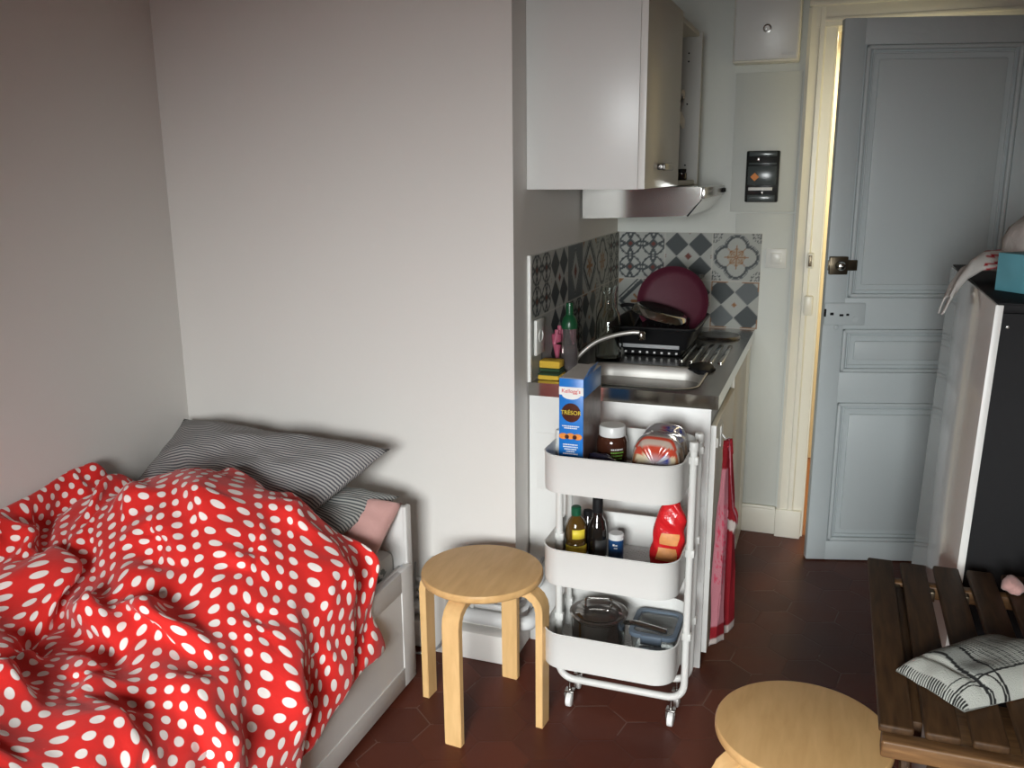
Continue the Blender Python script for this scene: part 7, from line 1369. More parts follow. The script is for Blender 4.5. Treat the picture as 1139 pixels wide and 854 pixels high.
[675,25,-2,-11,-9,-2,-12,-18,-25,-29,-21,-19,-14,-5,2,-1,-13,-16,-8,6,13,5,-1,1,2,4,4,10,-11,-28,-7,9,3,13,2,-1,-3,0,4,0,-21,-9,5,-5,-12,11,8,-11,-22,-17,-15,-19,-21,-18,-16,-16,-19,-22,-22,-23,-16,-14,-22,-28,-24,-19,-25,-19,-15,-19,-18,-8,4,8,14],
[678,22,0,-6,-9,-12,-19,-23,-25,-26,-23,-13,-3,-6,-8,-12,-15,-7,7,11,7,6,4,2,3,3,5,6,-20,-30,-2,5,10,5,4,0,2,0,-3,-4,-17,0,-12,-5,-1,2,4,1,-16,-17,-17,-18,-18,-16,-16,-18,-19,-23,-26,-22,-20,-15,-18,-27,-27,-18,-21,-18,-17,-16,-17,-6,3,1,14],
[680,21,-2,-12,-14,-15,-17,-21,-21,-20,-18,-14,-11,-9,-11,-14,-8,4,8,12,10,-4,-6,1,3,6,8,8,-20,-27,1,0,6,3,7,6,3,4,4,-6,-11,-14,-10,0,10,-5,-6,-3,-11,-16,-16,-18,-18,-20,-17,-15,-19,-24,-25,-26,-21,-17,-17,-24,-26,-23,-17,-17,-18,-17,-7,-7,-9,0,18],
[681,19,-5,-13,-12,-14,-16,-21,-22,-20,-16,-12,-12,-13,-13,-12,0,9,11,12,-1,1,-4,-7,-1,-7,11,15,-14,-9,-1,2,5,7,2,2,-1,-4,7,5,-11,-21,-9,7,3,5,-13,-13,-10,-15,-19,-17,-25,-23,-17,-10,-9,-23,-30,-26,-22,-18,-18,-22,-24,-23,-20,-15,-18,-14,-10,-10,-12,2,19],
[680,17,-3,-11,-12,-13,-16,-19,-23,-25,-22,-15,-12,-12,-10,-2,6,13,9,2,9,-5,7,-5,-11,-18,12,28,-11,-8,5,6,4,-6,0,-2,-3,0,-4,12,0,-22,-2,4,0,-5,-7,-16,-15,-16,-18,-22,-28,-15,-13,-18,-12,-17,-26,-30,-23,-18,-18,-21,-23,-21,-19,-17,-19,-25,-16,-8,-3,3,20],
[676,15,-6,-13,-13,-14,-16,-20,-24,-21,-17,-15,-12,-11,-2,5,8,12,7,6,0,-2,7,-8,-19,-9,19,24,-1,-13,2,5,2,-5,-3,-2,-5,-5,0,3,12,-11,-15,2,-2,-3,-10,-13,-15,-14,-18,-24,-25,-23,-11,-11,-12,-27,-23,-29,-23,-18,-17,-21,-23,-21,-17,-15,-21,-27,-27,-4,2,3,20],
[669,14,-6,-13,-12,-14,-16,-19,-23,-26,-12,-11,-12,0,-1,6,9,7,9,6,0,-1,1,-6,-22,-3,24,15,-1,-8,-3,-3,6,9,-1,-2,-3,-12,-10,-3,5,2,-10,-8,1,-4,-9,-14,-13,-16,-23,-22,-18,-18,-17,-10,-12,-29,-28,-28,-22,-18,-15,-21,-21,-20,-18,-18,-22,-28,-27,-5,0,6,22],
[659,13,0,-3,-9,-15,-22,-24,-23,-22,-16,-6,-2,-6,4,2,10,10,8,7,-6,6,0,-11,-23,1,22,2,3,2,-6,-4,4,-2,7,11,0,-6,-14,-13,-4,0,0,3,-10,-20,-15,-8,-8,-4,-23,-25,-19,-18,-7,-15,-23,-28,-27,-27,-22,-17,-16,-19,-20,-20,-15,-20,-25,-30,-26,-3,1,4,22],
[647,12,-1,-2,-3,-2,-12,-27,-30,-26,-16,-13,-2,-1,4,9,11,9,9,6,-2,-7,6,-14,-19,6,19,2,9,3,-11,-8,-4,4,-1,13,4,-5,-7,-9,-9,0,0,-13,-17,-11,3,-12,-6,-15,-21,-19,-23,-13,-15,-18,-24,-27,-28,-25,-20,-18,-17,-17,-19,-17,-18,-20,-27,-28,-27,-4,0,5,24],
[632,12,-2,-7,-1,2,3,-11,-30,-28,-21,-12,1,5,6,2,6,9,6,6,1,-11,2,-15,-8,7,16,12,8,-12,-2,-3,-2,-11,-9,8,5,-9,-4,-2,-1,-3,-8,-10,-5,-3,-4,-9,-18,-18,-23,-22,-17,-16,-17,-20,-25,-27,-25,-22,-19,-17,-18,-20,-16,-17,-17,-21,-27,-25,-16,-12,-3,5,24],
[616,12,0,0,-2,5,0,0,-20,-29,-20,-11,-1,5,4,5,6,3,7,2,4,-12,-2,-11,0,13,16,11,-7,-5,1,0,-10,-18,-8,-1,2,-2,1,-1,1,-2,-5,-4,-4,-5,-7,-12,-18,-21,-27,-26,-21,-16,-17,-22,-25,-25,-23,-20,-17,-17,-18,-22,-19,-14,-16,-22,-27,-31,-12,-1,-3,1,24],
[600,12,-3,-2,8,1,-1,8,-5,-20,-19,-8,-1,-10,-9,8,15,10,4,-4,6,-6,-7,-2,9,15,10,-3,-21,-4,0,2,7,-13,-4,-3,-2,0,-5,5,1,-5,-10,-10,-10,-8,2,-12,-18,-23,-25,-27,-22,-18,-18,-23,-25,-24,-23,-19,-14,-16,-21,-21,-22,-15,-13,-21,-27,-30,-21,-2,5,11,24],
[585,12,3,-2,-7,9,-3,14,4,-13,-13,-6,-13,-15,3,7,4,10,12,2,-2,4,-5,2,4,17,4,-25,-1,8,-4,-8,-4,7,-6,-5,-2,-4,9,3,-2,-2,-10,-10,-12,-13,-14,-13,-15,-22,-26,-24,-21,-17,-19,-24,-25,-25,-22,-18,-16,-16,-19,-22,-21,-18,-13,-21,-26,-28,-22,-1,12,13,18],
[573,12,-2,-5,1,4,2,12,11,-8,-15,-15,0,-10,5,14,6,8,6,1,-4,3,2,0,5,11,-8,-14,13,-2,-7,3,-4,-9,-2,-1,0,8,-1,-5,-5,-3,-10,-13,-18,-12,-14,-13,-14,-20,-23,-21,-18,-17,-19,-25,-27,-25,-21,-17,-18,-16,-19,-24,-20,-18,-15,-21,-25,-27,-22,3,9,9,28],
[564,12,-4,-7,16,-10,9,15,-2,-3,-15,-14,-2,4,9,9,5,3,6,3,2,1,4,7,10,8,-25,-6,7,5,-1,-7,2,-5,-4,1,5,5,-10,-10,-9,-9,-8,-17,-13,-14,-8,-11,-19,-19,-21,-17,-14,-16,-22,-28,-29,-25,-19,-14,-18,-21,-21,-21,-20,-16,-17,-21,-25,-26,-20,0,4,15,35],
[557,12,-4,-12,16,-13,7,18,8,-12,-13,-6,-10,9,6,3,6,12,6,3,7,3,2,8,14,11,-21,-5,7,6,1,-5,-5,-9,-6,-3,-3,-3,8,-1,-6,-12,-20,-16,-22,-6,-10,-13,-13,-20,-18,-12,-16,-16,-21,-28,-30,-26,-20,-17,-18,-22,-23,-22,-19,-15,-17,-22,-25,-24,-20,-4,5,18,36],
[552,13,-1,-15,6,2,16,1,11,-19,-12,-2,-4,-5,8,13,16,11,3,7,4,0,0,0,11,16,2,-14,-5,-2,1,0,1,-7,-4,-2,-2,-8,-10,4,-3,-7,-13,-22,-16,-11,-4,-11,-14,-20,-10,-16,-15,-22,-30,-28,-23,-24,-20,-17,-19,-22,-25,-23,-19,-12,-18,-23,-25,-23,-19,-6,4,17,33],
[550,13,-5,-15,6,25,16,-2,-14,-18,-8,-1,2,7,3,12,12,10,9,2,-4,8,-3,1,-1,9,15,6,-2,-4,-4,-5,-8,-8,-5,-5,1,-8,-11,-7,-6,-8,-9,-6,-11,-10,-7,-9,-13,-10,-15,-14,-16,-22,-33,-37,-30,-18,-17,-16,-20,-22,-22,-20,-17,-16,-20,-24,-25,-23,-18,-8,4,17,29],
[550,12,-5,-8,17,24,10,-15,-24,-6,-1,0,1,3,10,14,12,7,2,-5,-2,11,-7,-1,5,-1,5,7,2,-2,-1,-4,-6,-6,-3,-6,-9,1,0,-7,-8,-9,-11,-10,-10,-5,-7,-8,-12,-13,-12,-13,-10,-24,-32,-37,-37,-26,-14,-14,-19,-19,-20,-19,-17,-16,-21,-27,-25,-22,-19,-10,4,16,31],
[550,12,-2,3,22,21,-4,-25,-26,2,6,1,-2,11,9,8,6,5,2,-7,2,13,-3,-14,4,7,-1,2,2,1,-3,-8,-8,-3,4,0,-9,-11,-4,-2,-5,-7,-9,-7,-3,-3,-4,-10,-14,-18,-17,-7,-12,-19,-30,-35,-34,-28,-18,-16,-15,-21,-19,-19,-18,-14,-21,-29,-27,-22,-17,-13,4,17,33],
[551,12,4,12,24,10,-14,-32,-16,0,10,8,2,-1,8,7,10,4,-7,-2,6,10,4,-21,-5,5,6,0,-1,-3,-5,-3,1,7,-10,-2,-4,-8,-7,-6,-5,-6,-3,2,-1,-8,-11,-13,-18,-22,-14,-9,-13,-17,-22,-29,-30,-27,-19,-15,-20,-19,-21,-20,-17,-14,-16,-31,-29,-22,-18,-14,3,17,33],
[551,13,12,19,8,12,-21,-34,-10,4,7,-2,3,6,6,12,9,-2,-5,3,11,13,-3,-21,-3,1,-2,1,-1,1,4,8,7,5,-11,-12,-12,-10,-6,-6,-4,-4,1,1,-4,-8,-11,-17,-20,-24,-20,-11,-5,-17,-26,-24,-25,-21,-19,-18,-19,-21,-23,-20,-13,-12,-17,-31,-29,-24,-17,-15,0,16,32],
[550,15,14,22,4,10,-28,-34,-8,15,-1,-1,4,3,11,13,4,-5,-1,11,16,5,-10,-20,-8,-2,3,2,7,9,10,9,3,-2,-10,-12,-14,-13,-9,-7,-3,2,2,-2,-7,-9,-8,-15,-21,-24,-23,-14,-8,-15,-23,-22,-23,-20,-17,-18,-22,-24,-22,-19,-17,-18,-13,-24,-29,-22,-18,-15,-3,17,27],
[548,15,13,26,6,7,-35,-31,-1,17,-4,-5,2,7,12,14,-1,-2,3,15,12,-5,-14,-15,-14,5,0,3,7,8,8,10,0,-9,-9,-13,-13,-12,-3,0,0,-2,-3,6,0,-7,-10,-14,-18,-25,-23,-18,-15,-15,-15,-22,-22,-18,-18,-20,-25,-26,-21,-17,-18,-13,-12,-30,-28,-20,-17,-15,-5,16,29],
[544,16,17,26,11,1,-40,-29,7,16,-6,-5,-4,8,13,14,6,-3,7,12,-2,-12,-15,-15,0,2,-3,-2,0,6,10,11,0,-5,-12,-15,-11,0,2,-4,-3,-1,12,-7,-10,-7,-10,-10,-12,-15,-15,-17,-16,-18,-21,-22,-19,-17,-17,-22,-26,-25,-22,-17,-17,-19,-16,-19,-28,-20,-16,-16,-7,14,31],
[539,18,18,24,19,-3,-43,-26,14,12,-8,-9,-4,9,8,12,11,2,5,1,-7,-11,-12,-10,0,3,-4,-7,-3,6,10,2,1,-6,-12,-7,4,-1,-6,-3,4,10,-10,-15,-10,2,-10,-7,-11,-13,-11,-14,-17,-19,-19,-18,-17,-16,-16,-20,-26,-26,-22,-17,-17,-16,-15,-27,-25,-21,-16,-16,-8,12,30],
[535,18,16,21,27,-1,-43,-25,15,0,-6,-13,4,6,6,6,6,7,-4,1,-4,-8,-8,-3,8,-5,-11,-2,5,4,-10,-2,0,-3,1,6,-3,-1,-5,7,8,-13,-13,-10,-5,5,-7,-8,-11,-9,-14,-14,-15,-16,-18,-19,-18,-16,-17,-18,-22,-23,-21,-17,-15,-16,-23,-28,-25,-19,-17,-17,-9,11,28],
[531,19,19,22,10,20,-42,-25,8,-5,-15,-10,9,7,4,8,14,-7,-2,2,-7,-10,0,9,5,-15,-5,-4,14,-9,-3,-3,0,2,4,-6,-5,-2,3,2,18,-18,-7,-13,-14,-6,-2,-2,-9,-5,-11,-13,-15,-15,-20,-20,-17,-17,-17,-19,-19,-20,-18,-17,-16,-19,-26,-27,-22,-15,-17,-22,-10,10,26],
[528,20,13,14,17,33,-38,-18,-14,-11,-8,-11,5,13,12,13,1,-5,-4,3,-3,-10,7,8,-11,3,-11,-2,16,-1,-6,-4,-3,-2,-6,-11,2,5,4,7,15,-13,-25,-14,-8,-4,-4,-3,-1,-7,-9,-12,-13,-19,-21,-18,-17,-16,-19,-20,-21,-18,-17,-16,-17,-21,-25,-23,-16,-15,-17,-18,-14,3,23],
[527,20,17,1,30,34,-28,-30,-21,-8,-12,-5,1,11,12,11,10,-3,-5,-4,-6,1,5,-1,-13,-11,2,7,6,-3,-6,-2,0,-2,-2,7,8,1,3,-5,6,-11,-12,-8,-7,-5,-4,-6,-7,-6,-6,-7,-16,-20,-18,-18,-16,-17,-20,-24,-25,-21,-17,-15,-16,-21,-24,-20,-17,-15,-16,-21,-4,-6,22],
[526,22,15,2,34,32,-29,-31,-20,-2,-14,-9,8,9,4,8,-3,-3,0,-1,1,1,0,-7,-12,-13,-1,6,5,-5,3,7,1,0,9,8,6,-6,7,-14,-8,-5,-6,-4,-3,-4,-4,-3,-1,-2,-3,-9,-18,-20,-19,-19,-17,-17,-20,-25,-26,-24,-19,-16,-16,-22,-22,-16,-13,-17,-23,-21,-5,-3,20],
[526,23,7,9,38,27,-30,-29,-16,-8,-7,-15,0,11,5,-3,-1,9,-5,-2,-3,-5,-3,-6,-6,-10,-4,5,-2,10,16,-1,2,6,9,7,6,0,-4,-12,-20,-1,-4,0,3,1,1,1,-2,-3,-5,-9,-19,-22,-21,-19,-16,-17,-20,-23,-26,-25,-20,-17,-19,-18,-17,-15,-17,-19,-24,-23,-8,1,19],
[527,24,5,14,40,18,-31,-23,-9,-12,-11,-14,-7,3,8,12,0,-11,-2,-2,-6,-6,-2,-14,-2,-7,-3,6,17,19,-10,-6,-3,2,6,5,5,1,-6,-10,2,-4,8,7,1,0,0,0,0,-2,-6,-13,-21,-25,-19,-16,-14,-16,-20,-24,-25,-23,-19,-16,-16,-18,-20,-18,-15,-19,-25,-22,-9,4,19],
[529,25,6,17,42,5,-28,-13,-9,-13,-17,-11,-3,8,8,-9,-7,0,2,-2,-2,-8,-19,-11,1,3,9,15,9,-14,-10,0,2,0,2,1,0,0,-2,1,10,14,5,-3,-4,-5,-6,-2,-1,1,3,-8,-22,-26,-22,-17,-10,-15,-21,-24,-23,-21,-18,-16,-17,-20,-20,-17,-13,-19,-25,-23,-5,9,19],
[532,27,9,20,42,-12,-13,-11,-14,-14,-14,-6,-3,10,-14,-4,4,7,4,-1,-5,-22,-13,-14,8,11,8,1,-16,-6,13,12,4,-5,-7,-6,-3,1,5,14,14,-4,-4,-1,-3,-7,-9,-6,-6,-2,2,2,-14,-25,-20,-16,-14,-18,-22,-22,-22,-18,-17,-16,-17,-19,-19,-14,-16,-21,-25,-23,-3,16,20],
[537,29,13,23,41,-12,-15,-16,-12,-9,-12,-14,4,-20,6,9,6,6,4,3,-13,-18,-25,-12,-2,13,3,-12,2,24,14,13,5,-5,-9,-7,-2,3,6,-4,0,6,7,-6,-9,-16,-13,-6,-4,4,1,-5,-12,-19,-22,-16,-17,-20,-22,-21,-20,-17,-16,-18,-19,-17,-20,-14,-15,-21,-25,-19,1,16,23],
[543,31,18,28,33,-13,-19,-16,-13,-15,-15,-6,-13,13,9,11,9,3,4,-1,-14,-25,-24,-24,-2,2,4,6,24,22,20,11,1,-5,-5,-9,-4,-2,-1,0,7,13,5,-9,-19,-15,-15,-14,-8,-6,-2,1,-7,-20,-20,-17,-18,-21,-22,-22,-20,-16,-14,-18,-22,-18,-16,-15,-17,-21,-22,-13,0,16,11],
[551,33,23,28,29,-21,-23,-19,-16,-15,-13,-6,9,20,11,11,5,4,-1,-11,-19,-15,-30,-24,-7,1,11,23,27,25,15,11,0,-11,-7,-14,-9,-2,3,9,12,2,1,-5,-9,-18,-14,-10,-13,-9,-6,-7,-12,-20,-16,-16,-18,-23,-23,-22,-19,-17,-16,-14,-21,-23,-18,-14,-16,-20,-17,-11,8,12,8],
[559,35,31,31,12,-29,-26,-20,-15,-10,-3,6,14,9,18,9,3,-4,-7,-15,-21,-9,-30,-21,-2,7,19,23,23,13,19,10,-6,-19,-11,-10,-5,4,9,13,11,10,2,-4,-12,-19,-22,-17,-13,-13,-9,-6,-17,-14,-10,-14,-20,-23,-23,-22,-18,-17,-17,-16,-23,-22,-19,-15,-16,-21,-21,-5,12,7,-11],
[567,39,34,30,-6,-34,-25,-17,-8,5,4,5,0,7,25,5,-2,-7,-14,-17,-18,-14,-17,-14,7,6,19,16,5,24,17,-2,-10,-19,-10,-2,10,10,10,12,11,8,0,-10,-24,-20,-18,-20,-14,-7,-4,-14,-8,-6,-11,-16,-20,-24,-24,-20,-21,-17,-13,-21,-23,-23,-19,-16,-16,-22,-11,1,-15,-4,-2],
[576,41,31,25,-18,-32,-22,-9,3,0,-3,3,8,5,26,-1,-4,-15,-15,-15,-10,-8,-23,0,-1,10,12,0,13,24,0,-6,-4,-4,-13,3,2,2,10,11,17,14,-3,-16,-22,-23,-18,-12,-2,-2,-10,-5,-5,-7,-10,-15,-22,-24,-25,-29,-21,-10,-16,-22,-23,-22,-17,-17,-19,-13,1,-18,-4,-9,-6],
[586,43,30,13,-30,-22,-7,-4,-5,-5,-6,-4,12,11,26,-5,-14,-15,-13,-5,-3,-24,-9,-5,5,7,3,-3,19,3,-2,-3,2,12,6,-6,-4,-7,1,7,15,14,-6,-15,-19,-18,-8,-1,1,-3,-5,-6,-7,-7,-8,-15,-25,-27,-27,-28,-21,-12,-13,-22,-23,-22,-16,-17,-15,-3,-13,-17,-18,-13,0],
[597,45,29,-5,-20,-8,-6,-4,0,-7,-11,-13,9,6,23,-10,-14,-13,-3,-3,-19,-11,-12,3,7,6,-8,4,14,-7,2,7,13,17,13,-3,-6,-13,-18,-10,4,12,-8,-11,-12,-2,4,7,-1,-5,-4,-6,-8,-13,-12,-14,-18,-24,-34,-28,-20,-10,-17,-19,-22,-22,-17,-17,-7,-10,-12,-21,-18,-17,-3],
[608,46,29,-6,-28,12,-7,-7,-13,-14,-10,-5,-10,13,17,-8,-6,2,-7,-21,-9,-19,7,10,2,-12,0,11,1,5,8,13,19,12,-2,-5,-2,0,-12,-23,-20,-11,-2,0,6,8,15,1,-8,-11,-13,-10,-3,-3,-7,-12,-20,-29,-28,-29,-22,-18,-18,-16,-21,-19,-17,-14,-7,-20,-23,-4,-18,-19,-4],
[616,46,16,-12,1,-3,-10,-12,-15,-15,-12,-9,-10,26,10,-8,-3,-8,-8,-8,-11,2,7,-7,-8,5,6,11,9,5,10,13,5,-5,-15,-5,-1,1,9,-2,-11,-12,-5,0,9,14,2,-7,-8,-11,-17,-19,-14,-8,-1,2,-17,-24,-31,-30,-23,-18,-16,-19,-18,-18,-17,-14,-16,-23,-14,-11,-13,-12,-5],
[621,47,13,-23,-5,-6,-8,-9,-10,-11,-15,-12,-8,25,3,-4,-7,-9,2,-5,2,13,-8,-9,4,6,9,8,7,7,8,5,-6,0,-1,-2,-2,-5,-3,-2,1,-2,-3,7,9,-4,-6,-4,-1,-10,-12,-19,-13,-14,-7,-7,-21,-18,-26,-28,-22,-16,-17,-19,-19,-17,-16,-18,-22,-22,-20,-11,-9,-8,-1],
[625,46,11,-29,-10,-12,2,-7,-15,-13,-13,-12,-3,20,10,-6,-7,-7,8,8,7,-1,-16,4,4,7,14,7,5,5,4,6,2,0,1,-3,1,0,-6,-5,-4,0,3,4,-8,-6,-3,-7,-9,2,-16,-12,-14,-6,-9,-15,-19,-21,-26,-25,-20,-17,-18,-19,-20,-18,-17,-20,-22,-21,-20,-15,-12,-17,-5],
[627,46,7,-33,-19,6,-3,-12,-13,-14,-16,-4,3,18,8,-1,-10,8,9,11,-2,-15,2,3,6,9,11,2,8,8,5,3,7,-2,-6,-3,-7,2,6,1,-7,-2,2,-5,2,0,-4,-5,-14,-19,-1,-23,-13,-6,-12,-13,-13,-24,-26,-22,-18,-17,-19,-20,-19,-17,-17,-21,-24,-24,-21,-16,-15,-19,-6],
[629,45,9,-27,-23,-12,-4,-7,-12,-15,-8,-2,13,12,11,-4,4,8,9,7,-7,-5,-4,8,3,11,3,8,6,4,11,8,-8,-9,12,0,-5,4,0,-6,-4,-1,1,2,-2,-2,-18,4,-6,-19,-10,-18,-20,-9,-9,-8,-19,-25,-22,-20,-17,-18,-20,-21,-20,-17,-17,-22,-24,-25,-21,-16,-18,-20,-6],
[631,43,11,-18,-21,-18,-14,-10,-14,-7,2,-1,11,17,1,7,7,6,-2,8,5,-16,7,3,8,2,9,9,1,4,6,10,8,-7,-2,0,4,0,-7,-7,1,-1,3,-6,-9,-5,-17,-5,-3,3,-9,-19,-20,-11,-7,-14,-21,-24,-21,-17,-17,-18,-20,-21,-19,-18,-18,-22,-26,-26,-21,-17,-19,-22,-5],
[633,42,15,-19,-23,-18,-16,-14,-8,-7,1,9,18,0,12,9,9,1,-10,9,12,-15,6,7,1,9,13,6,8,1,-1,4,8,12,-5,-5,-3,-1,-10,5,2,-2,-3,1,-8,-17,-15,-13,3,0,-14,-13,-13,-11,-13,-16,-20,-23,-18,-16,-17,-20,-23,-21,-17,-16,-17,-23,-27,-27,-22,-17,-18,-23,-6],
[636,40,8,-15,-18,-17,-15,-15,-13,-3,10,14,-1,19,9,5,12,-4,-7,-1,21,-11,8,2,4,16,9,11,11,1,-6,-2,1,5,7,-6,0,-14,11,9,3,-1,-12,-4,-10,-10,-20,-8,1,-2,-15,-17,-14,-11,-13,-16,-19,-20,-16,-16,-19,-22,-25,-25,-20,-13,-14,-22,-28,-27,-23,-17,-18,-21,-7],
[639,40,11,-19,-19,-12,-15,-15,-15,4,9,6,16,16,4,11,8,4,-16,-7,17,1,3,3,10,16,11,15,11,3,-5,-3,-3,-1,0,1,-6,6,10,10,3,-1,-17,-17,-12,-11,-8,-10,-1,-12,-20,-13,-8,-9,-12,-14,-20,-21,-20,-16,-16,-23,-27,-26,-21,-17,-15,-20,-26,-27,-23,-17,-18,-15,-10],
[642,40,8,-17,-13,-16,-15,-14,-12,5,6,11,23,10,4,16,11,-1,-17,-15,10,15,0,4,14,17,15,14,10,3,-2,-3,-4,-4,-2,-3,4,10,11,9,3,-4,-16,-23,-19,-14,-7,-4,-13,-16,-11,-7,-10,-9,-15,-15,-17,-22,-19,-16,-18,-23,-28,-25,-21,-16,-16,-24,-25,-27,-22,-16,-16,-20,-6],
[646,40,10,-16,-17,-16,-15,-15,-6,-4,15,20,20,2,18,17,8,-9,-21,-16,8,16,5,6,15,17,13,11,10,3,-3,-7,-3,1,1,3,8,11,9,7,0,-6,-15,-20,-21,-17,-12,-10,-12,-7,-7,-12,-7,-10,-22,-17,-18,-14,-17,-16,-21,-26,-27,-26,-20,-16,-17,-23,-27,-26,-21,-15,-13,-21,-9],
[650,41,9,-19,-16,-16,-15,-9,-12,-5,8,29,25,9,17,20,-3,-9,-22,-11,2,15,9,10,13,17,13,7,2,-4,-9,2,9,6,3,5,8,5,1,6,-5,-11,-15,-16,-15,-12,-10,-8,-9,-6,-5,-6,-10,-18,-23,-16,-22,-14,-16,-14,-21,-27,-28,-25,-19,-17,-18,-24,-25,-25,-21,-15,-12,-20,-11],
[653,42,6,-17,-16,-14,-14,-12,-11,-5,1,32,18,15,30,17,-1,-19,-24,-12,13,11,9,10,14,10,1,3,0,3,9,8,5,4,3,4,4,5,5,1,-5,-10,-15,-17,-12,-10,-5,-4,-4,-3,-4,-6,-11,-19,-25,-26,-21,-26,-15,-15,-17,-25,-28,-23,-18,-16,-21,-25,-27,-23,-10,-16,-19,-19,-13],
[656,43,7,-18,-13,-12,-12,-10,-14,-17,0,31,22,24,26,16,-5,-22,-27,-5,14,12,8,9,11,7,5,4,6,8,5,4,6,2,3,2,3,0,1,-3,-5,-8,-11,-11,-12,-5,-6,2,-2,-4,-1,-5,-13,-21,-26,-29,-26,-25,-9,-16,-20,-25,-27,-21,-17,-17,-21,-29,-27,-20,-8,-9,-25,-22,-11],
[658,44,11,-14,-14,-12,-13,-13,-14,-18,-9,28,26,25,27,15,-9,-24,-27,0,15,10,12,9,9,9,7,6,4,4,5,7,0,4,-1,2,2,3,1,-1,-5,-9,-13,-14,-6,-7,-8,2,0,4,-2,-6,-14,-25,-26,-27,-25,-21,-7,-16,-23,-26,-25,-19,-16,-19,-23,-29,-26,-14,-16,-10,-15,-30,-12],
[658,44,10,-20,-15,-11,-11,-10,-12,-18,-12,20,32,23,28,12,-15,-20,-24,5,13,15,7,9,8,8,7,5,5,5,10,2,1,-3,-1,3,4,0,0,-2,-5,-9,-14,-6,-13,-3,2,-3,-11,2,10,-4,-14,-19,-26,-28,-23,-17,-8,-18,-24,-27,-24,-17,-14,-20,-27,-27,-22,-12,-13,-16,-19,-25,-20],
[657,44,8,-13,-13,-13,-14,-12,-11,-13,-14,5,32,27,25,8,-14,-19,-17,8,16,7,6,8,6,8,8,7,8,10,3,-3,3,-1,4,-1,0,0,0,-1,-5,-8,-7,-19,-21,-5,13,3,-3,-15,8,2,-7,-16,-22,-25,-23,-16,-11,-18,-23,-27,-22,-12,-12,-20,-28,-29,-27,-16,-13,-8,-17,-35,-20],
[654,43,16,-9,-11,-14,-14,-14,-13,-10,-15,-7,22,31,19,3,-18,-13,-2,12,7,8,6,7,10,12,12,10,7,-3,-10,1,0,-3,6,8,0,3,5,1,-4,-11,-20,-23,-19,-4,15,9,3,-14,-3,-2,-8,-12,-21,-18,-17,-13,-13,-18,-20,-21,-16,-14,-10,-21,-29,-30,-24,-21,-15,-3,-31,-34,-21],
[650,43,20,0,-11,-14,-15,-15,-13,-12,-11,-12,5,28,16,1,-19,-10,12,9,6,9,11,14,14,14,10,1,-4,-15,-8,3,4,2,9,11,7,9,5,-2,-10,-20,-24,-25,-16,-2,10,15,11,-2,-3,-7,-11,-18,-19,-18,-14,-10,-9,-13,-17,-16,-15,-15,-18,-20,-29,-29,-24,-19,-18,-21,-30,-34,-20],
[646,29,17,3,-3,-9,-16,-14,-11,-8,-7,-6,-5,-1,7,2,2,2,6,6,7,7,12,16,17,4,1,-3,-6,-12,6,4,3,6,12,17,9,3,-2,-9,-17,-22,-19,-19,-15,-6,4,11,21,6,-3,-7,-12,-16,-21,-19,-14,-6,-5,-6,-8,-13,-14,-15,-19,-26,-29,-27,-22,-18,-19,-24,-30,-35,-30]]
